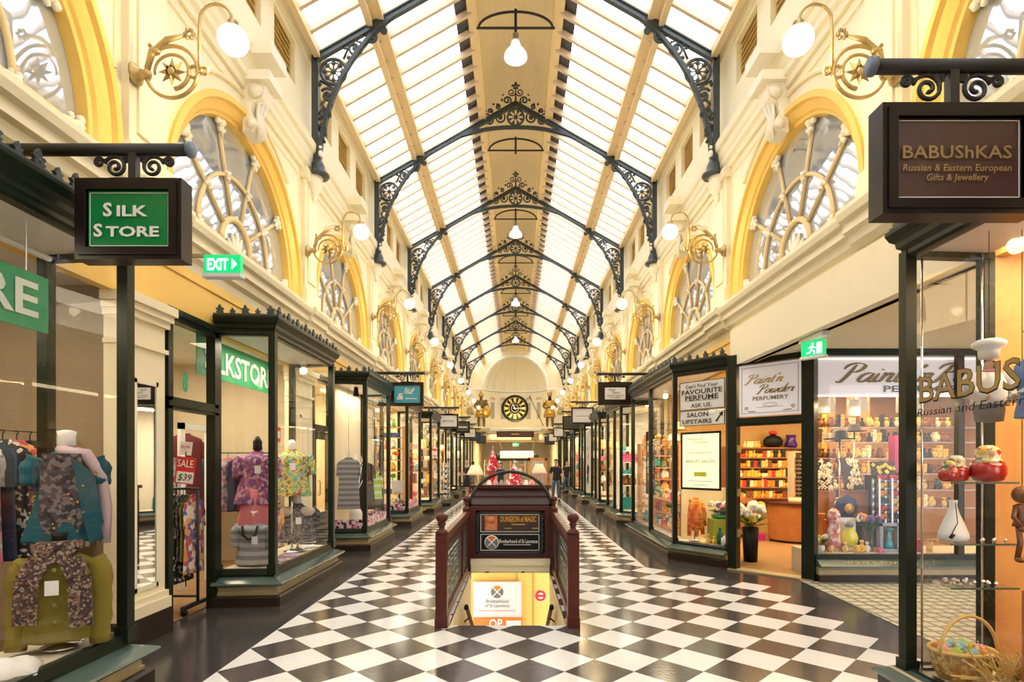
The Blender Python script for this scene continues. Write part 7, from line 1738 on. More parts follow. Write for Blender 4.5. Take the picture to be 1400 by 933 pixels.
notice(.08, .90, 2.46, 2.92, 'white notice reading favourite perfume ask us, topmost on the angled pane', [("Can't Find Your", .5, .77, .72, .13, 'letter_black', .01), ('FAVOURITE', .5, .55, .90, .17, 'letter_black', .02), ('PERFUME', .5, .34, .74, .17, 'letter_black', .02), ('ASK US.', .5, .08, .46, .14, 'letter_black', .01)])
b = MB(); b.prism([(.2, 2.605), (.78, 2.605), (.78, 2.609), (.2, 2.609)], lambda p, q, w_: PA(p, w_, q), -.026, -.022); tag(b.build('notice_underline', M['letter_black']), 'thin black underline on the favourite perfume notice', 'line')
r, p_ = notice(.08, .90, 2.20, 2.45, 'white notice reading salon upstairs with an arrow', [('SALON', .42, .58, .48, .28, 'letter_black', .02), ('UPSTAIRS', .40, .14, .66, .28, 'letter_black', .02)])
b = MB(); b.prism([(0, 0), (.025, -.02), (.10, .085), (.125, .065), (.135, .145), (.06, .115), (.085, .10)], lambda p, q, w_: PA(.74 + p, w_, 2.26 + q), -.025, -.022); b.build('arrow', M['letter_black'], p_)
r, p_ = notice(.10, .84, 1.16, 2.10, 'black framed glowing pale poster for a beauty salon', [("Paint'n", .38, .86, .34, .04, 'letter_gold', .0), ('Powder', .52, .80, .36, .04, 'letter_gold', 0), ('GUINOT', .5, .62, .56, .035, 'letter_gold', 0), ('BEAUTY SALON', .5, .47, .72, .045, 'letter_gold', .01)], mm='lit_poster', fr='black', fw=.035)
b = MB(); b.prism([(.36, 1.38), (.58, 1.38), (.58, 1.45), (.36, 1.45)], lambda p, q, w_: PA(p, w_, q), -.025, -.021); b.build('yellow_patch', M['yellow_print'], p_)
b = MB(); b.prism([(.25, 1.30), (.7, 1.30), (.7, 1.306), (.25, 1.306)], lambda p, q, w_: PA(p, w_, q), -.025, -.021); b.prism([(.33, 1.24), (.62, 1.24), (.62, 1.246), (.33, 1.246)], lambda p, q, w_: PA(p, w_, q), -.025, -.021); b.build('print_line', M['grey'], p_)
ZB = .30
sf = empty('draped_stand', (3.0, 9.32, ZB), 'orange red scarf hung on a stand below the lit poster', 'scarf')
b = MB(); b.tube([(3.0, 9.32, ZB), (3.0, 9.32, .96)], .012, 7); b.lathe([(.09, 0), (.09, .01), (.015, .02)], (3.0, 9.32, ZB), 14); b.build('stand', M['chrome'], sf)
b = MB()
for k, (dx, l_) in enumerate(((-.09, .58), (-.05, .50), (.0, .60), (.045, .48), (.085, .56), (.11, .42))):
    pts = [Vector((3.0 + dx * .4, 9.27, .97)), Vector((3.0 + dx * .9, 9.24, .90)), Vector((3.0 + dx * 1.1, 9.23 - .01 * (k % 2), .75)), Vector((3.0 + dx * 1.25 + .02 * math.sin(k), 9.23, .97 - l_ * .7)), Vector((3.0 + dx * 1.3, 9.235, .97 - l_))]
    b.tube(pts, [.03, .042, .045, .04, .03], 8)
b.tube(circle((3.0, 9.29, .96), .07, (1, 0, 0), (0, .5, .3), 12), .04, 8, True)
b.build('scarf', pattern('orange_red_silk', [(.85, .20, .02), (.70, .08, .03), (.90, .38, .05), (.5, .04, .02)], 9, 'noise', sharp=False), sf)
b = MB(); b.box(3.2, 3.52, 9.0, 9.3, ZB, .66); b.box(3.19, 3.53, 8.99, 9.31, .66, .68); tag(b.build('display_block', mat('lime_cloth_block', (.40, .42, .04), .8, var=.2)), 'lime green cloth covered block under the flowers', 'display block')
vv = MB(); vv.lathe([(.06, 0), (.12, .02), (.14, .06), (.12, .06)], (3.36, 9.15, .68), 18)
bouquet((3.36, 9.15, .68), vv, M['banner_green'], 'wreath of white, pink and violet flowers on the lime block', [M['bloom_white'], M['bloom_pink'], M['bloom_violet'], M['bloom_white']], 16, .17, .14, seed=11, rb=.06)
vase((3.24, 8.82, ZB), [(.035, 0), (.045, .01), (.045, .16), (.02, .21), (.02, .25), (.028, .26), (0, .27)], mat('emerald_glass', (.01, .13, .06), .15), 'emerald bottle standing before the lime block', 'bottle', cat='bottle')
bs = empty('jewellery_bust', (3.30, 8.66, ZB), 'small white jewellery bust beside the emerald bottle', 'bust'); b = MB(); b.lathe([(.06, 0), (.10, .02), (.10, .12), (.03, .18), (.03, .23), (0, .23)], (3.30, 8.66, ZB), 16, sy=.6); b.build('bust_body', M['white'], bs); b = MB(); b.tube(circle((3.30, 8.635, ZB + .16), .045, (1, 0, 0), (0, -.5, .7), 14), .007, 5, True); b.build('necklace', M['gilt'], bs)
for i, (x, y, n, k, s_) in enumerate(((3.12, 9.02, 'gold', 'flacon', 1.), (3.40, 8.78, 'amber', 'bag', .9), (3.48, 8.86, 'red', 'bag', .8), (3.16, 8.86, 'amber', 'flacon', .9), (3.42, 8.62, 'gold', 'flacon', .9))): carton(n, k, (x, y, ZB), 0, '%s %s below the lit poster, %s from the orange scarf' % (n, {'flacon': 'glass flacon', 'bag': 'gift bag'}[k], ORD[i]), None, s_)
b = MB(); b.box(2.9, 3.7, 9.75, 9.79, ZB, 1.16); b.box(2.88, 3.72, 9.74, 9.80, 1.12, 1.16); b.box(3.66, 3.70, 9.7, 9.79, ZB, 1.16); b.box(2.9, 2.94, 9.7, 9.79, ZB, 1.16); tag(b.build('display_screen', M['cream']), 'cream panel standing behind the orange scarf', 'display screen')
# crowded shelves at the far end of that bay
MIX = ['orange', 'amber', 'pink', 'green', 'gold', 'cream', 'white', 'red', 'brown', 'teal']
lv3 = [.32, .66, .96, 1.24, 1.50, 1.76, 2.0]
shelf_unit(2.76, 3.6, 12.2, 12.5, lv3, 'crowded gift shelves at the far end of the angled bay', 'wood_orange')
fill(2.8, 3.56, 12.32, lv3, ['bag', 'bloom', 'flat', 'bag', 'flacon', 'bloom'], MIX, '* # on the crowded gift shelves of the angled bay', 'angled bay goods', .085, seed=9, sc_=1.5)
shelf_unit(2.95, 3.22, 10.0, 12.0, [.32, .60, .86], 'low stepped shelves along the angled bay front', 'wood_orange', posts=False)
ss_ = bpy.data.objects['shelf_unit.003']
for y_ in (9.98, 12.0): b = MB(); b.box(2.95, 3.22, y_, y_ + .02, .285, .86); b.build('end_panel', M['wood_orange'], ss_)
fill(10.05, 11.95, 3.06, [.32, .60, .86], ['bag', 'bloom', 'flat', 'bloom', 'flacon', 'bag'], MIX, '* # on the low stepped shelves of the angled bay', 'stepped shelf goods', .13, 'y', seed=10, sc_=1.4)
lc = empty('letter_strip', (2.72, 11.9, 1.28), 'narrow black strip of stacked white capitals inside the angled bay', 'sign')
b = MB(); b.box(2.72, 2.90, 11.6, 11.615, .95, 2.25); q = b.build('panel', M['black'], lc)
for i, ch in enumerate('CHANEL'): text_mb(ch, (1, 0, 0), EZ, (2.81, 11.597, 1.98 - i * .15), width=.12, height=.115, bold=.02).build('lettering', M['letter_white'], q, recalc=False)
hat((3.1, 10.9, 2.02), 'cream hat hung high in the angled bay', mat('cream_felt', (.7, .6, .4), .8), 1.); hat((3.0, 10.3, 2.2), 'straw coloured hat nearer the lit poster', mat('straw', (.6, .42, .16), .8), 1.)
for (x, y, z, nm) in ((3.1, 10.9, 2.02, 'cream hat'), (3.0, 10.3, 2.2, 'straw coloured hat')):
    b = MB(); b.tube([(x + .0, y, z + .15), (x, y, 3.03)], .004, 4); tag(b.build('hanging_wire', M['steel_dark']), 'wire holding the ' + nm, 'wire')

# --------------------------------------------- next bay: white shelves, pink boxes, teal bag
lv4 = [.50, .95, 1.28, 1.62, 1.95]
shelf_unit(2.95, 3.7, 15.9, 16.3, lv4, 'white shelves with pink boxes and a teal bag', 'white', zb=.34)
fill(3.0, 3.66, 16.08, [1.62], ['tall'], ['pink'], 'pink tall carton in the row on the white shelves', 'pink row', .07, seed=2, sc_=1.3); fill(3.0, 3.66, 16.08, [1.28, 1.95], ['box', 'flat'], ['white', 'cream', 'teal'], '* # on the white shelves with pink boxes', 'white shelf goods', .09, seed=3, sc_=1.4); fill(3.0, 3.66, 16.08, [.95], ['bag'], ['black', 'brown', 'cream'], '* # on the white shelves with pink boxes', 'white shelf goods', .12, seed=4, sc_=1.8)
hb = empty('handbag', (2.98, 15.0, .35), 'teal handbag standing low in the bay with pink boxes', 'bag'); b = MB(); b.prism([(-.17, 0), (.17, 0), (.14, .32), (-.14, .32)], lambda u, v, w_: (2.98 + u, 15.0 + w_, .35 + v), -.07, .07); b.build('bag_body', mat('teal_leather', (.01, .28, .28), .4), hb); b = MB(); b.tube([(2.98 + .09 * math.cos(PI * i / 10), 15.0, .66 + .15 * math.sin(PI * i / 10)) for i in range(11)], .01, 6); b.build('bag_handle', mat('teal_leather_dark', (.01, .18, .18), .4), hb)
# tall white backdrop with black silhouettes further on
wb = empty('window_backdrop', (3.0, 22.6, .4), 'tall white backdrop panel with black bow like silhouettes', 'display panel')
b = MB(); b.box(2.95, 2.99, 22.06, 23.88, .40, 2.95); b.build('panel', M['white'], wb)
b = MB(); rr = random.Random(3)
for (y, z, k) in ((22.5, 1.35, .16), (22.65, 1.1, .16), (22.8, 1.35, .14), (22.6, .85, .08), (22.9, .9, .08), (22.5, 1.9, .08), (22.7, 2.2, .06)): b.ball((2.945, y, z), k, 8, (.06, 1, 1.3)); b.ball((2.945, y + k, z - k), k * .7, 8, (.06, 1, 1))
b.build('silhouette', M['black'], wb)
# --------------------------------------------- corner shop with dolls (under the brown sign)
def gshelf(z, label, n):
    r = empty('glass_shelf', (3.05, 3.72, z - .012), label, 'shelf')
    b = MB(); b.box(2.82, 3.26, 3.60, 3.86, z - .012, z); b.build('shelf', M['pane_clear'], r)
    b = MB(); b.box(2.82, 3.26, 3.594, 3.602, z - .012, z); b.build('front_edge', mat('green_glass_edge', (.10, .14, .11), .2), r)
gshelf(1.475, 'top glass shelf under the red nesting dolls', 0); gshelf(1.075, 'middle glass shelf under the white vase', 1); gshelf(.79, 'lowest glass shelf scattered with crystals', 2)
b = MB()
for (x, y, n_) in ((2.83, 3.872, 'corner post'), (3.25, 3.872, 'inner side')): b = MB(); b.tube([(x, y, .165), (x, y, 3.06)], .007, 6); tag(b.build('shelf_rail', M['chrome']), 'thin chrome upright holding the glass shelves at the ' + n_, 'rail')
M['doll_red'] = mat('glossy_red_lacquer', (.42, .012, .012), .12, var=.1, coat=.6); M['doll_white'] = pattern('white_floral_lacquer', [(.72, .66, .52), (.72, .66, .52), (.2, .25, .08), (.5, .03, .03), (.7, .5, .1)], 30, rough=.2)
for i, (x, k) in enumerate(((2.875, .58), (2.985, .72), (3.135, 1.0))):
    c = (x, 3.69 + (.075 if i == 1 else 0), 1.475); r = empty('nesting_doll', c, ['smallest red nesting doll at the door end of the top shelf', 'middle sized red nesting doll', 'largest red nesting doll on the top glass shelf'][i], 'doll', 'red nesting dolls')
    b = MB(); b.lathe([(p * k, z * k) for p, z in ((.06, 0), (.085, .012), (.10, .05), (.098, .10), (.088, .125))], c, 22); b.build('body', M['doll_red'], r)
    b = MB(); b.lathe([(p * k, z * k) for p, z in ((.089, .125), (.075, .145), (.066, .16), (.07, .185), (.064, .215), (.04, .238), (0, .245))], c, 22); b.build('head_scarf', M['doll_white'], r)
    b = MB(); b.ball((c[0] - .015 * k, c[1] - .052 * k, c[2] + .188 * k), .030 * k, 12, (1, .6, 1)); b.build('face', M['skin'], r)
vs = empty('vase', (2.96, 3.76, 1.075), 'tall white bottle shaped vase on the middle glass shelf', 'vase')
b = MB(); b.lathe([(.075, 0), (.088, .015), (.085, .05), (.06, .12), (.032, .19), (.022, .235), (.026, .272), (.018, .272), (.014, .23), (.02, .19)], (2.96, 3.76, 1.075), 26); b.build('vase_body', M['white'], vs)
b = MB(); b.tube([(2.90, 3.70, 1.12), (2.93, 3.685, 1.2), (2.95, 3.73, 1.33)], .003, 5); b.tube([(2.885, 3.69, 1.10), (2.905, 3.685, 1.125)], .012, 6); b.build('tag_string', M['black'], vs)
rr = random.Random(8)
for i in range(26):
    b = MB(); b.lathe([(0, 0), (.012, .008), (.008, .02), (0, .024)], (2.88 + rr.random() * .3, 3.64 + rr.random() * .18, .79), 5, smooth=False); tag(b.build('crystal', mat('crystal', (.6, .55, .5), .1, metal=.4) if i == 0 else bpy.data.materials['crystal']), 'small cut crystal lying on the lowest glass shelf', 'crystal', 'crystals on the lowest shelf')
for i in range(7):
    b = MB(); b.ball((3.07 + .026 * i, 3.66 + .026 * (i % 3), 1.087), .012, 6); tag(b.build('bead', bpy.data.materials['crystal']), 'small bead beside the white vase foot', 'bead', 'beads beside the white vase')
# egg basket with straw
bk = empty('egg_basket', (2.985, 3.72, .16), 'woven straw basket holding painted eggs in the corner window', 'basket')
STR = pattern('woven_straw', [(.55, .34, .08), (.72, .50, .16), (.40, .22, .05)], 40); STW = mat('straw_stalk', (.66, .46, .14), .7, var=.25)
b = MB(); b.lathe([(.14, 0), (.175, .06), (.195, .17), (.205, .19), (.185, .19), (.165, .08), (.13, .02), (0, .02)], (2.985, 3.72, .16), 24, sy=.75); b.build('basket_body', STR, bk)
b = MB(); b.tube([(2.985 - .19 * math.cos(PI * i / 16), 3.66 , .34 + .25 * math.sin(PI * i / 16)) for i in range(17)], .011, 6); b.tube(circle((2.985, 3.72, .35), .197, (1, 0, 0), (0, .75, 0), 26), .014, 6, True); b.build('basket_handle', STW, bk)
ecol = [pattern('pink_egg_paint', [(.8, .35, .4), (.85, .7, .6), (.8, .45, .5)], 18, 'noise'), pattern('green_egg_paint', [(.35, .55, .10), (.6, .65, .2), (.2, .45, .15)], 18, 'noise'), pattern('blue_egg_paint', [(.25, .5, .6), (.7, .75, .7), (.3, .45, .7)], 18, 'noise'), pattern('orange_egg_paint', [(.8, .35, .08), (.85, .65, .3), (.75, .2, .1)], 14, 'wave')]
en = ['pink', 'green', 'pale blue', 'orange striped']
k = 0
for ring, (rad, n, z) in enumerate(((.125, 8, .345), (.045, 2, .375))):
    for i in range(n):
        a = 2 * PI * i / n + ring; j = (i + ring) % 4; c = (2.985 + rad * math.cos(a), 3.72 + .8 * rad * math.sin(a), z)
        b = MB(); b.ball(c, .033, 12, (1, 1, 1.3)); tag(b.build('painted_egg', ecol[j]), en[j] + ' painted egg lying in the straw basket', 'egg', en[j] + ' eggs in the basket')
b = MB(); b.lathe([(.0, .19), (.10, .18), (.155, .15), (.16, .13), (0, .12)], (2.985, 3.72, .16), 18, sy=.72)
o = b.build('basket_straw', STW); o['kind'] = 'stuff'; tag(o, 'straw bedding under the painted eggs', 'straw')
b = MB()
for i in range(260):
    x, y = 2.95 + rr.random() * .6, 3.40 + rr.random() * .14; L_ = rr.uniform(.12, .36); a = rr.uniform(0, 2 * PI); e = rr.uniform(.15, 1.3); p = Vector((x, y, .17)); q = p + Vector((L_ * math.cos(a) * math.cos(e), .5 * L_ * math.sin(a) * math.cos(e), L_ * math.sin(e)))
    if q.x < 2.82: q.x = 2.82
    b.tube([p, p.lerp(q, .5) + Vector((0, 0, .03)), q], .005, 4)
o = b.build('loose_straw', STW); tag(o, 'loose straw heaped around the egg basket', 'straw', kind='stuff')
# crate with matryoshka and small nest
cr = empty('orange_crate', (3.25, 3.05, .16), 'orange timber box shelf holding a painted doll, at the photo edge', 'crate')
b = MB(); b.box(3.05, 3.6, 3.0, 3.35, .16, .19); b.box(3.05, 3.6, 3.0, 3.35, .80, .83); b.box(3.05, 3.08, 3.0, 3.35, .19, .80); b.box(3.57, 3.6, 3.0, 3.35, .19, .80); b.box(3.08, 3.57, 3.32, 3.35, .19, .80); b.build('box_body', M['wood_warm'], cr)
d = empty('nesting_doll', (3.16, 3.12, .19), 'painted doll standing inside the orange timber box', 'doll'); b = MB(); b.lathe([(.06, 0), (.085, .02), (.09, .14), (.06, .24), (.065, .30), (.03, .36), (0, .365)], (3.16, 3.12, .19), 18); b.build('body', pattern('gold_red_lacquer', [(.6, .05, .03), (.75, .45, .08), (.1, .3, .1), (.7, .3, .05)], 22, rough=.2), d)
b = MB(); b.ball((3.14, 3.06, .48), .035, 10, (1, .5, 1)); b.build('face', M['skin'], d)
ns = empty('straw_nest', (3.12, 3.14, .83), 'small straw nest with a white egg on the orange timber box', 'nest'); b = MB()
for i in range(30): a = rr.uniform(0, 6.3); b.tube([(3.12 + .10 * math.cos(a), 3.14 + .10 * math.sin(a), .835 + rr.random() * .05), (3.12 + .13 * math.cos(a + 1), 3.14 + .13 * math.sin(a + 1), .86 + rr.random() * .1)], .005, 4)
b.lathe([(.08, 0), (.13, .05), (.12, .06), (.06, .02), (0, .02)], (3.12, 3.14, .83), 14); b.build('nest_body', STW, ns); b = MB(); b.ball((3.10, 3.10, .90), .04, 10, (1, 1, 1.2)); b.build('egg', M['white'], ns)
# hanging dolls
ch = empty('hanging_puppet', (2.98, 3.5, 1.84), 'hanging chef puppet in white jacket and tall hat', 'puppet')
x, y = 2.98, 3.50
J = [(x, y, 2.04, .075, .055), (x, y, 2.12, .07, .05), (x, y, 2.17, .03), (x, y - .01, 2.215, .05, .052), (x, y, 2.26, .045), (x - .10, y - .01, 2.12, .035), (x - .13, y - .04, 2.03, .03), (x - .06, y - .09, 2.0, .025), (x + .10, y - .01, 2.12, .035), (x + .14, y - .04, 2.04, .03), (x + .08, y - .09, 2.0, .025), (x - .04, y, 1.96, .04), (x - .045, y - .01, 1.87, .035), (x + .04, y, 1.96, .04), (x + .045, y - .01, 1.87, .035), (x, y - .062, 2.212, .012)]
E = [(0, 1), (1, 2), (2, 3), (3, 4), (1, 5), (5, 6), (6, 7), (1, 8), (8, 9), (9, 10), (0, 11), (11, 12), (0, 13), (13, 14), (3, 15)]
skin_mesh('body', J, E, M['skin'], ch, sub=1)
b = MB(); b.lathe([(.105, 1.965), (.10, 2.0), (.095, 2.09), (.075, 2.155), (.035, 2.175)], (x, y, 0), 18, sy=.8)
for s in (-1, 1): b.tube([(x + s * .06, y, 2.13), (x + s * .115, y - .01, 2.12), (x + s * .15, y - .04, 2.03), (x + s * .09, y - .085, 2.0)], [.05, .052, .046, .036], 10)
b.build('jacket', M['white'], ch)
b = MB(); b.lathe([(.052, 2.255), (.056, 2.30), (.055, 2.31), (.085, 2.33), (.09, 2.355), (.06, 2.375), (0, 2.38)], (x, y, 0), 18); b.build('chef_hat', M['white'], ch)
b = MB(); b.lathe([(.085, 1.97), (.09, 1.93), (.08, 1.86), (0, 1.85)], (x, y, 0), 16, sy=.75); b.build('trousers', M['grey'], ch)
b = MB(); b.lathe([(.04, 2.165), (.05, 2.17), (.042, 2.185), (.03, 2.18)], (x, y, 0), 14); b.build('neckerchief', M['bloom_pink'], ch)
b = MB()
for s in (-1, 1): b.ball((x + s * .018, y - .056, 2.228), .006, 6)
b.tube([(x - .02, y - .055, 2.195), (x, y - .06, 2.19), (x + .02, y - .055, 2.195)], .003, 5); b.build('face_paint', M['black'], ch)
b = MB(); b.tube([(x, y, 2.37), (x, y, 3.06)], .003, 4); b.build('string', M['black'], ch)
om = empty('hanging_puppet', (3.02, 3.20, 1.80), 'hanging puppet of a white bearded man in a blue coat, cut by the photo edge', 'puppet')
x, y = 3.05, 3.20
b = MB(); b.lathe([(.15, 1.86), (.145, 1.9), (.11, 2.05), (.095, 2.17), (.05, 2.23), (0, 2.23)], (x, y, 0), 20, sy=.8)
for s in (-1, 1): b.tube([(x + s * .06, y, 2.18), (x + s * .13, y - .02, 2.14), (x + s * .16, y - .06, 2.02), (x + s * .1, y - .12, 1.98)], [.05, .055, .05, .045], 10)
b.build('coat', mat('cornflower_cloth', (.16, .27, .52), .85, var=.1), om)
J = [(x, y, 2.2, .03), (x, y - .01, 2.29, .06, .065), (x, y, 2.36, .05), (x, y - .08, 2.285, .016), (x + .1, y - .12, 1.98, .03), (x + .08, y - .16, 1.97, .02)]
skin_mesh('head', J[:4], [(0, 1), (1, 2), (1, 3)], M['skin'], om, sub=1)
b = MB(); 
for i in range(16): a = i * 2.4; b.ball((x + .05 * math.cos(a), y - .06 - .02 * (i % 2), 2.24 - .008 * i + .02 * math.sin(a)), .035, 8)
b.build('beard', M['bloom_white'], om)
b = MB(); b.lathe([(.10, 2.37), (.08, 2.375), (.07, 2.42), (.04, 2.45), (0, 2.46)], (x, y, 0), 16); b.build('cap', M['navy'] if 'navy' in M else M['sign_navy'], om)
b = MB()
for s in (-1, 1): b.ball((x + s * .05, y - .02, 1.83), .045, 8, (1, 1.5, .8)); b.tube([(x + s * .05, y, 1.9), (x + s * .05, y, 1.84)], .035, 8)
b.build('boot', M['plinth'], om)
b = MB(); b.tube([(x, y, 2.44), (x, y, 3.06)], .003, 4); b.build('string', M['black'], om)
pu = empty('hanging_puppet', (3.17, 3.48, 1.0), 'brown wooden puppet with round head hanging at the photo edge', 'puppet'); x, y = 3.17, 3.48
WB = mat('walnut', (.16, .06, .025), .3, var=.3)
b = MB(); b.ball((x, y, 1.40), .055, 12); b.ball((x - .02, y - .05, 1.39), .02, 8); b.build('head', WB, pu); b = MB(); b.lathe([(.02, 1.345), (.045, 1.33), (.04, 1.24), (.05, 1.2), (0, 1.2)], (x, y, 0), 14); b.build('torso', WB, pu)
for s in (-1, 1):
    b = MB(); b.tube([(x + s * .04, y, 1.33), (x + s * .07, y - .02, 1.26), (x + s * .05, y - .06, 1.2)], .014, 7); b.ball((x + s * .05, y - .06, 1.19), .02, 8); b.build('arm', WB, pu)
    b = MB(); b.tube([(x + s * .025, y, 1.21), (x + s * .03, y - .02, 1.10), (x + s * .03, y, 1.0)], .016, 7); b.ball((x + s * .03, y - .02, .995), .024, 8, (1, 1.5, .8)); b.build('leg', WB, pu)
b = MB(); b.tube([(x, y, 1.45), (x, y, 3.06)], .003, 4); b.build('string', M['black'], pu)
# lettering on the corner window
wl_ = empty('window_lettering', (2.74, 3.3, 1.98), 'gold shop name in uncial letters on the corner window glass', 'lettering')
text_mb('BABUSHKAS', (0, -1, 0), EZ, (2.738, 3.78, 2.005), width=1.42, height=.175, align='LEFT', bold=.025).build('shadow_lettering', M['black'], wl_, recalc=False)
text_mb('BABUSHKAS', (0, -1, 0), EZ, (2.733, 3.775, 2.01), width=1.41, height=.165, align='LEFT', bold=.008).build('gold_lettering', M['letter_bronze'], wl_, recalc=False)
text_mb('Russian and Eastern European Gifts', (0, -1, 0), EZ, (2.736, 3.79, 1.915), width=1.45, height=.05, align='LEFT', shear=.15).build('small_lettering', M['black'], wl_, recalc=False)
# warm shelving at the back of that shop
shelf_unit(4.4, 6.0, 2.2, 2.5, [.6, 1.0, 1.4, 1.8], 'warm timber shelves inside the corner doll shop', 'wood_warm')
sl_ = empty('spot_lamp', (3.5, 3.2, 2.85), 'spot lamp on a ceiling track inside the corner doll shop', 'lamp'); b = MB(); b.lathe([(.02, .2), (.05, .18), (.06, .04), (.065, 0), (.05, 0), (0, .02)], (3.5, 3.2, 2.8), 12); b.build('lamp_body', M['steel_dark'], sl_); b = MB(); b.box(3.2, 3.8, 3.18, 3.22, 3.12, 3.16); b.tube([(3.5, 3.2, 2.98), (3.5, 3.2, 3.13)], .012, 6); b.build('track', M['steel_dark'], sl_); b = MB(); b.ball((3.5, 3.2, 2.81), .045, 10, (1, 1, .6)); b.build('bulb', M['globe'], sl_)

# --------------------------------------------- toys in the fourth bay, postcard stand, pompoms
lv5 = [.42, .78, 1.08, 1.38, 1.68, 1.98, 2.28, 2.55]
shelf_unit(-3.75, -2.98, 14.75, 14.95, lv5, 'shelves of bright toys in the bay behind the teal sign', 'wood_orange')
fill(-3.72, -3.0, 14.82, lv5[1:], ['bag', 'bloom', 'flat', 'bag', 'flacon'], ['orange', 'pink', 'red', 'green', 'teal', 'amber', 'cream', 'blue', 'white'], '* # on the bright toy shelves', 'bright toys', .08, seed=21, sc_=1.55)
b = MB(); b.box(-3.16, -2.86, 14.19, 14.20, .85, 1.15); b.box(-3.02, -3.0, 14.20, 14.21, .4, 1.0); b.lathe([(.04, 0), (.04, .01), (.01, .02)], (-3.01, 14.20, .385), 12); tag(b.build('price_card', M['white']), 'white price card on a stick in front of the bright toys', 'card')
b = MB(); b.lathe([(.21, 0), (.21, .10), (.19, .14), (0, .16)], (-3.06, 14.46, .385), 20); tag(b.build('display_mound', mat('grass_green_cloth', (.06, .22, .03), .9)), 'round green mound below the bright toys', 'display mound')
for i in range(5):
    a = 2 * PI * i / 5; b = MB(); c = (-3.06 + .12 * math.cos(a), 14.46 + .12 * math.sin(a), .596); b.ball(c, .05, 8, (1.4, .8, 1)); b.ball((c[0] - .06, c[1] - .02, c[2] + .05), .03, 7); tag(b.build('toy_animal', M['bloom_white'] if i % 2 else M['grey']), ('pale' if i % 2 else 'grey') + ' toy animal standing on the green mound', 'toy', ('pale' if i % 2 else 'grey') + ' animals on the mound')
px, py = -2.74, 21.0
ps = empty('postcard_stand', (px, py, 0), 'rotating wire postcard stand full of cards outside the shops', 'postcard stand')
b = MB(); b.lathe([(.28, 0), (.30, .02), (.28, .12), (.05, .16), (.03, .2)], (px, py, 0), 18); b.build('base', M['plinth'], ps)
b = MB(); b.tube([(px, py, .1), (px, py, 1.62)], .02, 8); 
for i in range(4):
    a = PI / 4 + PI / 2 * i; b.tube([(px + .3 * math.cos(a), py + .3 * math.sin(a), .22), (px + .3 * math.cos(a), py + .3 * math.sin(a), 1.58)], .008, 5); b.tube([(px, py, 1.58), (px + .3 * math.cos(a), py + .3 * math.sin(a), 1.58)], .008, 5); b.tube([(px, py, .22), (px + .3 * math.cos(a), py + .3 * math.sin(a), .22)], .008, 5)
b.build('wire_frame', M['chrome'], ps)
pc = [pattern('blue_view_print', [(.2, .35, .6), (.75, .78, .8), (.3, .35, .3)], 14), pattern('warm_view_print', [(.7, .5, .3), (.8, .75, .65), (.3, .2, .2)], 14), pattern('grey_view_print', [(.55, .55, .6), (.85, .85, .85), (.25, .3, .4)], 14)]
for lev in range(7):
    for f, (dx, dy, ax) in enumerate(((-.1, -.22, 0), (.1, -.22, 0), (.22, -.1, 1), (.22, .1, 1))):
        b = MB(); z = .26 + lev * .19
        if ax == 0: b.obox((px + dx, py + dy - .02, z + .075), (.15, .008, .12), rx=-.15)
        else: b.obox((px + dx + .02, py + dy, z + .075), (.008, .15, .12), ry=.15)
        j = (lev + f) % 3; tag(b.build('postcard', pc[j]), ['blue', 'warm toned', 'grey'][j] + ' postcard in the wire stand', 'postcard', ['blue', 'warm toned', 'grey'][j] + ' postcards in the wire stand')
pf = empty('pompom_stand', (-3.0, 20.3, 0), 'thin stand with cream pompom hats and a crimson one above the postcards', 'hat stand')
b = MB(); b.tube([(-3.0, 20.3, 0), (-3.0, 20.3, 2.58)], .014, 6); b.lathe([(.18, 0), (.18, .015), (.02, .03)], (-3.0, 20.3, 0), 16); b.tube([(-3.12, 20.3, 2.45), (-2.86, 20.3, 2.45)], .01, 5); b.build('stand', M['chrome'], pf)
for (dx, z, r_, mm, nm) in ((-.13, 2.52, .15, 'bloom_white', 'pompom'), (.14, 2.52, .15, 'bloom_white', 'pompom'), (.04, 1.98, .14, 'red', 'crimson_pompom')):
    b = MB(); rr2 = random.Random(int(z * 100 + dx * 100))
    for i in range(26): a, e = rr2.uniform(0, 6.3), rr2.uniform(-1.5, 1.5); b.ball((-3.0 + dx + r_ * .65 * math.cos(a) * math.cos(e), 20.3 + r_ * .65 * math.sin(a) * math.cos(e), z + r_ * .65 * math.sin(e)), r_ * .42, 6)
    b.build(nm, M[mm], pf)
# assorted goods shelves in the far bays (both sides)
for i, (x0, x1, y, nm) in enumerate(((-3.7, -2.95, 19.4, 'bay beside the postcard stand'), (-3.7, -2.95, 23.3, 'bay just past the postcard stand'), (2.95, 3.7, 19.7, 'bay before the white backdrop'), (2.95, 3.7, 27.4, 'bay past the white backdrop'))):
    shelf_unit(x0, x1, y, y + .25, [.45, .9, 1.3, 1.7, 2.1], 'goods shelves in the ' + nm, 'wood_orange'); fill(x0 + .03, x1 - .03, y + .1, [.45, .9, 1.3, 1.7, 2.1], ['bag', 'flat', 'tall'], ['cream', 'white', 'amber', 'teal', 'pink', 'brown'], '* # on the goods shelves of the ' + nm, nm, .11, seed=40 + i, sc_=1.7)

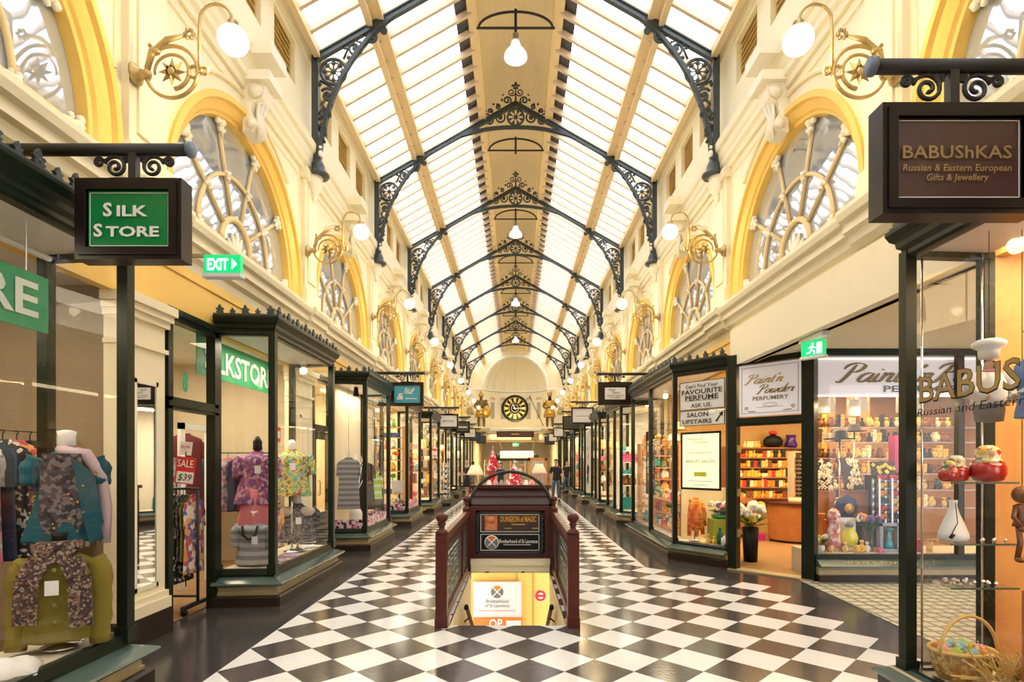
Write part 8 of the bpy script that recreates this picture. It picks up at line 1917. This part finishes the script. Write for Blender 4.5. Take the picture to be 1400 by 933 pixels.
# --------------------------------------------- stall in the middle of the arcade
st = empty('market_table', (-.02, 20.4, 0), 'long stall table with grey cloth in the middle of the arcade', 'table')
b = MB(); b.box(-1.15, 1.05, 19.6, 21.2, .70, .74); b.build('table_top', M['wood_warm'], st)
b = MB(); n = 40; A = []; B = []
per = [(-1.17, 19.58), (1.07, 19.58), (1.07, 21.22), (-1.17, 21.22), (-1.17, 19.58)]
for i in range(4):
    for k in range(12):
        t = k / 12; x = per[i][0] + (per[i + 1][0] - per[i][0]) * t; y = per[i][1] + (per[i + 1][1] - per[i][1]) * t; w_ = .02 * math.sin(k * 2.1); A.append((x, y, .75)); B.append((x + w_, y + w_, .12))
A.append(A[0]); B.append(B[0]); b.strip(A, B, True); b.add([(x, y, .75) for x, y in per[:4]], [(0, 1, 2, 3)]); b.build('cloth_cover', mat('pale_grey_cloth', (.5, .49, .48), .8), st)
for x in (-1.05, .95):
    for y in (19.7, 21.1): b = MB(); b.box(x - .03, x + .03, y - .03, y + .03, 0, .70); b.build('leg', M['wood_dark'], st)
RW = pattern('red_cone_with_white_hearts', [(.55, .015, .05), (.55, .015, .05), (.85, .75, .75), (.62, .03, .08)], 9)
def cone_tree(x, y, z, r_, h, label, base):
    t = empty('cone_tree', (x, y, z), label, 'decorated cone')
    b = MB(); b.lathe([(r_ * .96, .02), (r_, .06), (r_ * .8, h * .3), (r_ * .55, h * .58), (r_ * .28, h * .85), (.03, h), (0, h)], (x, y, z), 18); b.build('cone', RW, t)
    b = MB(); rr2 = random.Random(4)
    for i in range(44):
        f = rr2.random() ** 1.4 * .9; a = rr2.uniform(0, 6.3); rad = r_ * (1 - f) * 1.0; b.ball((x + rad * math.cos(a), y + rad * math.sin(a), z + .05 + f * h), .028, 5, (1, 1, 1))
    o = b.build('heart_ornament', M['white'], t); o['kind'] = 'stuff'
    b = MB(); b.lathe([(r_ * .5, 0), (r_ * .5, .02), (r_ * .2, .03)], (x, y, z), 14); b.build('foot', M['white'], t)
    b = MB(); b.tube([(x, y, z + h), (x, y, z + h + .14)], .01, 5); b.ball((x, y, z + h + .12), .03, 6); b.build('tip', M['white'], t)
cone_tree(-.05, 19.95, .755, .29, .78, 'red and white cone tree on the stall, nearest the stair hood', 0)
cone_tree(-.98, 24.0, 1.22, .28, .95, 'taller red and white cone tree on a pillar behind the stall', 0)
b = MB(); b.box(-1.22, -.74, 23.76, 24.24, 0, .08); b.box(-1.16, -.8, 23.82, 24.18, .08, 1.14); b.box(-1.22, -.74, 23.76, 24.24, 1.14, 1.215); tag(b.build('display_pillar', M['red']), 'red square pillar under the taller cone tree', 'pedestal')
def table_lamp(x, y, z, label, h=.62, r_=.26, mm='cream_pale', fringe=False):
    t = empty('standing_lamp', (x, y, z), label, 'lamp')
    b = MB(); b.lathe([(.12, 0), (.12, .02), (.03, .05), (.05, .14), (.03, .24), (.02, h)], (x, y, z), 14); b.build('base', M['brass'], t)
    b = MB(); b.lathe([(r_, h - .08), (r_ * .95, h), (r_ * .5, h + .28), (r_ * .46, h + .28), (r_ * .9, h)], (x, y, z), 20); b.build('lamp_shade', mat('lit_cream_shade' + label[:4], (.85, .72, .5), .6, emit=(1, .8, .5), es=.05), t)
    if fringe:
        b = MB()
        for i in range(24): a = 2 * PI * i / 24; b.bar((x + r_ * math.cos(a), y + r_ * math.sin(a), z + h - .08), (x + r_ * math.cos(a), y + r_ * math.sin(a), z + h - .24), .03, .01)
        b.build('fringe', M['bloom_pink'], t)
table_lamp(-1.44, 19.9, .62, 'cream shaded lamp on a small stand at the stall corner', .62, .30)
b = MB(); b.lathe([(.22, 0), (.2, .03), (.04, .05), (.04, .56), (.24, .58), (.24, .618), (0, .618)], (-1.44, 19.9, 0), 18); tag(b.build('side_table', M['wood_dark']), 'small round dark table under the cream shaded lamp', 'table')
mf = empty('standing_mirror', (.86, 21.9, 0), 'tall orange timber framed mirror standing behind the stall', 'mirror')
b = MB()
for (a, c, e, g_) in ((.48, .58, .3, 1.78), (1.14, 1.24, .3, 1.78), (.48, 1.24, 1.68, 1.80), (.48, 1.24, .3, .4)): b.box(a, c, 21.88, 21.94, e, g_)
for x in (.53, 1.19): b.bar((x, 21.7, 0.0), (x, 21.92, .35), .06, .05); b.bar((x, 22.15, 0.0), (x, 21.92, .35), .06, .05)
b.build('frame', M['wood_orange'], mf); b = MB(); b.box(.58, 1.14, 21.90, 21.93, .4, 1.68); b.build('pane', mat('cloudy_mirror', (.6, .55, .5), .25, metal=.7), mf)
table_lamp(.88, 20.85, .755, 'lamp with pale pink fringed shade at the mirror end of the stall', .52, .28, fringe=True)
rr = random.Random(12)
scol = [('white', M['white']), ('pink', M['bloom_pink']), ('grey', mat('grey_cloth', (.3, .3, .32), .8)), ('cream', M['cream']), ('red', M['red']), ('navy', PAT['navy'])]
for i in range(16):
    n_, m_ = scol[i % 6]; x = -.95 + (i % 8) * .22; y = 19.78 + (i // 8) * .5 + rr.random() * .08
    if abs(x + .05) < .42 and y < 20.4: continue
    b = MB(); b.lathe([(.07, 0), (.10, .04), (.09, .14), (.05, .18), (.06, .22), (0, .22)], (x, y, .755), 10, sx=rr.uniform(.8, 1.1), sy=.8); tag(b.build('stall_bag', m_), n_ + ' drawstring bag lying on the stall table', 'bag', n_ + ' bags on the stall')
# far end: white lattice canopy with dark ends, clutter of shelves
cn = empty('hanging_canopy', (0, 44.6, 1.9), 'wide white dotted canopy with dark rounded ends at the far passage', 'canopy')
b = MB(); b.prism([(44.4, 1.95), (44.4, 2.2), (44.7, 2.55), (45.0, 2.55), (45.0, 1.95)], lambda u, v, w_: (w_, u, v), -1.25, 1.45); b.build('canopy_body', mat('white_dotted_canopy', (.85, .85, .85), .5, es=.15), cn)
for x in (-1.45, 1.65):
    b = MB(); b.lathe([(0, -.2), (.22, -.2), (.26, 0), (.22, .2), (0, .2)], (x, 44.7, 2.05), 16, 'X'); b.build('end_roll', M['steel_dark'], cn)
b = MB(); b.box(-1.6, 1.7, 44.35, 44.5, 1.75, 1.95); b.build('lower_band', M['steel_dark'], cn)
b = MB()
for x in (-1.1, 1.3): b.tube([(x, 44.8, 2.5), (x * 1.3, 44.8, 3.84)], .03, 6)
b.build('strut', M['bronze'], cn)
for i, (x, c_) in enumerate(((-2.2, 'cream'), (.2, 'wood_orange'), (2.2, 'white'))):
    shelf_unit(x - .7, x + .7, 51.6 + .3 * i, 52 + .3 * i, [.4, .9, 1.4, 1.8], ['cream shelving at the end of the far passage', 'orange timber shelving in the middle of the far passage end', 'white shelving at the far passage end under the canopy'][i], c_)
area(0, 38.9, 4.25, 1.2, .3, 40, (1, .78, .42)).rotation_euler = (PI * .9, 0, 0)
area(0, 49, 3.75, 4, 4, 420, (1, .78, .45)); area(0, 43, 3.75, 4, 2, 130, (1, .82, .55))
nb = empty('hanging_sign', (1.45, 41.5, 3.3), 'small cream hanging board at the far passage entrance', 'sign'); b = MB(); b.box(1.15, 1.75, 41.5, 41.55, 3.25, 3.72); b.build('panel', M['cream'], nb); b = MB(); b.tube([(1.3, 41.52, 3.7), (1.3, 41.52, 3.85)], .01, 5); b.tube([(1.6, 41.52, 3.7), (1.6, 41.52, 3.85)], .01, 5); b.build('hanger', M['steel_dark'], nb)

# --------------------------------------------- people
def person(loc, rz, label, h=1.72, shirt='navy', lower='jeans', legs='trousers', stride=.12, hair='hair_dark', arms=((.16, -.05, .80), (.17, .05, .80)), bag=None, hold=None, sleeve=.6, female=False, shoe='black'):
    root = empty('person', loc, label, 'person'); k = h / 1.75; rr3 = random.Random(int(loc[1] * 10))
    sw = .155 if female else .185
    J = []; E = []
    def j(x, y, z, r, r2=None): J.append((x * k, y * k, z * k, r * k, (r2 or r) * k)); return len(J) - 1
    pel = j(0, 0, .95, .135, .10); wa = j(0, 0, 1.12, .12, .09); che = j(0, 0, 1.32, .15, .105); nb_ = j(0, 0, 1.46, .06, .06); nk = j(0, -.01, 1.53, .048, .05); hd = j(0, -.025, 1.63, .072, .088); tp = j(0, -.01, 1.72, .055, .065)
    E += [(pel, wa), (wa, che), (che, nb_), (nb_, nk), (nk, hd), (hd, tp)]
    ns = j(0, -.115, 1.625, .011); E.append((hd, ns))
    for s in (-1, 1): e = j(s * .078, .0, 1.63, .014, .02); E.append((hd, e))
    hands = []
    for s, (ax, ay, az) in ((-1, arms[0]), (1, arms[1])):
        sh = j(s * sw, 0, 1.42, .058); el = j(s * (sw + .045), .02, 1.13, .043); ha = Vector((s * (ax + .07), ay - .04, az)); wr = j(*ha, .027); E += [(che, sh), (sh, el), (el, wr)]
        d = (ha - Vector((s * (sw + .045), .02, 1.13))).normalized(); pm = ha + d * .06; p_ = j(*pm, .026, .014); E.append((wr, p_)); hands.append(pm)
        side = Vector((0, 1, 0)) if abs(d.z) > .5 else Vector((0, 0, 1))
        for q in range(4):
            L_ = (.07, .08, .078, .06)[q]; b0 = pm + side * (.027 - .018 * q); f1 = j(*(b0 + d * L_ * .55), .0085); f2 = j(*(b0 + d * L_ + Vector((-s * .018, 0, 0))), .007); E += [(p_, f1), (f1, f2)]
        t1 = j(*(ha + d * .045 + side * .04 + Vector((-s * .01, 0, 0))), .009); E.append((wr, t1))
    for s in (-1, 1):
        o = s * stride
        hp = j(s * .085, 0, .88, .092); kn = j(s * .09, -o * .55 - .02, .49, .058); an = j(s * .09, -o + .03, .085, .038); to = j(s * .10, -o - .13, .03, .028); hl = j(s * .09, -o + .07, .03, .03)
        E += [(pel, hp), (hp, kn), (kn, an), (an, to), (an, hl)]
    m = Matrix.Translation(loc) @ Matrix.Rotation(rz, 4, 'Z')
    b = skin_mesh('body', J, E, None, sub=1); q = MB(); q.merge(b, m); q.build('body', M['skin'], root)
    def cloth(J2, E2, mm, nm): b = skin_mesh(nm, J2, E2, None, sub=1); q = MB(); q.merge(b, m); q.build(nm, mm, root)
    g = .016
    JJ = [(0, 0, .80 * k, (.165 + g) * k, (.12 + g) * k), (0, 0, .95 * k, (.15 + g) * k, (.11 + g) * k), (0, 0, 1.12 * k, (.125 + g) * k, (.095 + g) * k), (0, 0, 1.32 * k, (.155 + g) * k, (.11 + g) * k), (0, 0, 1.45 * k, .085 * k, .08 * k)]; EE = [(0, 1), (1, 2), (2, 3), (3, 4)]
    for s in (-1, 1):
        a = len(JJ); JJ.append((s * sw * k, 0, 1.42 * k, .075 * k)); JJ.append((s * (sw + .045 * sleeve * 1.2) * k, .02 * k, (1.42 - .29 * min(1, sleeve * 1.3)) * k, .062 * k)); EE += [(3, a), (a, a + 1)]
        if sleeve > .85:
            w_ = hands[0 if s < 0 else 1]; JJ.append((w_.x * .96 * k, (w_.y + .01) * k, (w_.z + .07) * k, .045 * k)); EE.append((a + 1, a + 2))
    cloth(JJ, EE, M.get(shirt) or PAT[shirt], 'shirt')
    if legs == 'trousers':
        JJ = [(0, 0, 1.0 * k, (.135 + g * .6) * k, (.10 + g * .6) * k), (0, 0, .92 * k, (.14 + g * .6) * k, (.105 + g * .6) * k)]; EE = [(0, 1)]
        for s in (-1, 1):
            o = s * stride; a = len(JJ); JJ += [(s * .085 * k, 0, .86 * k, .108 * k), (s * .09 * k, (-o * .55 - .02) * k, .49 * k, .078 * k), (s * .09 * k, (-o + .03) * k, .10 * k, .062 * k)]; EE += [(1, a), (a, a + 1), (a + 1, a + 2)]
        cloth(JJ, EE, M.get(lower) or PAT[lower], 'trousers')
    else:
        b = MB(); n = 24; rings = []
        for (z, r_) in ((.97, .16), (.85, .20), (.62, .235), (.50, .25)): rings.append([Vector((r_ * k * (1 + .05 * math.sin(6 * 2 * PI * i / n)) * math.cos(2 * PI * i / n), r_ * .8 * k * math.sin(2 * PI * i / n), z * k)) for i in range(n)])
        b.rings(rings); q = MB(); q.merge(b, m); q.build('skirt', M.get(lower) or PAT[lower], root)
    b = MB(); b.ball((0, -.005 * k, 1.665 * k), .098 * k, 14, (.9, 1.05, 1.0))
    if female: b.ball((0, .05 * k, 1.58 * k), .085 * k, 12, (1, .7, 1.4))
    # cut the hair away from the face
    b.v = [Vector((v.x, max(v.y, (-.06 if v.z > 1.70 * k else -.005) * k), v.z)) for v in b.v]; q = MB(); q.merge(b, m); q.build('hair', M[hair], root)
    b = MB()
    for s in (-1, 1): b.ball((s * .03 * k, -.108 * k, 1.645 * k), .009 * k, 6)
    b.bar((-.022 * k, -.112 * k, 1.575 * k), (.022 * k, -.112 * k, 1.575 * k), .005, .006); q = MB(); q.merge(b, m); q.build('face_feature', M['hair_dark'], root)
    for s in (-1, 1):
        o = s * stride; b = MB(); b.ball((s * .098 * k, (-o - .05) * k, .045 * k), .05 * k, 10, (.9, 2.4, .85)); b.v = [Vector((v.x, v.y, max(v.z, .004))) for v in b.v]; q = MB(); q.merge(b, m); q.build('shoe', M[shoe], root)
    if bag:
        bt = empty('backpack' if bag == 'back' else 'shoulder_bag', loc, {'back': 'blue backpack worn by the person in navy beside the postcard stand', 'side': 'pale bag hanging at the hip of the walker in a dark top'}[bag], 'bag'); b = MB()
        if bag == 'back': b.obox((0, .20 * k, 1.26 * k), (.28 * k, .14 * k, .40 * k)); b.obox((0, .28 * k, 1.18 * k), (.2 * k, .05 * k, .2 * k))
        else: b.obox((.30 * k, 0, .98 * k), (.10 * k, .3 * k, .26 * k)); b.bar((.27 * k, 0, 1.1 * k), (.10 * k, .0, 1.47 * k), .03, .01, up=(0, 1, 0))
        q = MB(); q.merge(b, m); q.build('bag_body', mat('slate_blue_canvas', (.10, .16, .28), .8) if bag == 'back' else M['white'], bt)
    if hold:
        hp_ = m @ (hands[0] * k + Vector((0, -.06, .02))); b = MB(); b.obox(hp_, (.22, .02, .16), rx=-.5); tag(b.build('held_paper', M['bloom_pink']), 'pink sheet held by the person in navy', 'paper')
    return root
M['jeans'] = mat('blue_denim', (.07, .13, .24), .8, bump=.2, bscale=200, var=.2); M['shirt_black'] = mat('charcoal_shirt', (.018, .019, .026), .8, var=.2); M['navy'] = PAT['navy']; M['grey_skirt'] = mat('grey_skirt_cloth', (.16, .14, .14), .85)
person((1.68, 23.2, 0), .15, 'man in dark short sleeved shirt and blue jeans walking towards the stairs', 1.75, 'shirt_black', 'jeans', stride=.14, arms=((.15, -.03, .80), (.15, -.22, .98)), sleeve=.8)
person((-2.28, 26.0, 0), -1.15, 'person in navy top and dark shorts holding a pink sheet beside the postcards', 1.70, 'navy', 'black_cloth', legs='skirt', stride=.08, hair='hair_grey', arms=((.12, -.24, 1.08), (.12, -.2, 1.05)), bag='back', hold=True)
person((-2.3, 30.0, 0), 2.8, 'person with grey skirt and dark blue top seen from behind', 1.68, 'navy', 'grey_skirt', legs='skirt', stride=.06, female=True)
person((2.7, 29.4, 0), .5, 'walker in dark top and pale jeans behind the man in the dark shirt', 1.70, 'shirt_black', 'jeans', stride=.22, bag='side')
person((-1.25, 29.5, 0), .4, 'person in a white top among the stalls behind the tall cone tree', 1.66, 'white', 'black_cloth', stride=.06, female=True)
person((.02, 23.2, 0), 3.3, 'person in a pale grey shirt standing just behind the stall', 1.66, 'grey_print_shirt' if False else 'sign_white', 'jeans', stride=.05, hair='hair_grey')
person((-.62, 23.0, 0), .1, 'person in dark blue leaning behind the stall cone tree', 1.60, 'navy', 'black_cloth', stride=.05, female=True)

# --------------------------------------------- render settings that belong to the scene
vs_ = sc.view_settings
sc.display_settings.display_device = 'sRGB'
vs_.view_transform = 'Standard'; vs_.look = 'None'; vs_.gamma = 1; vs_.use_curve_mapping = False; vs_.exposure = EXPOSURE
sc.cycles.max_bounces = 7; sc.cycles.diffuse_bounces = 4; sc.cycles.glossy_bounces = 4; sc.cycles.transparent_max_bounces = 24; sc.cycles.transmission_bounces = 4
sc.cycles.sample_clamp_indirect = 6; sc.cycles.use_denoising = True; sc.cycles.caustics_reflective = False; sc.cycles.caustics_refractive = False
for o in sc.objects:
    if '_o' in o: del o['_o']
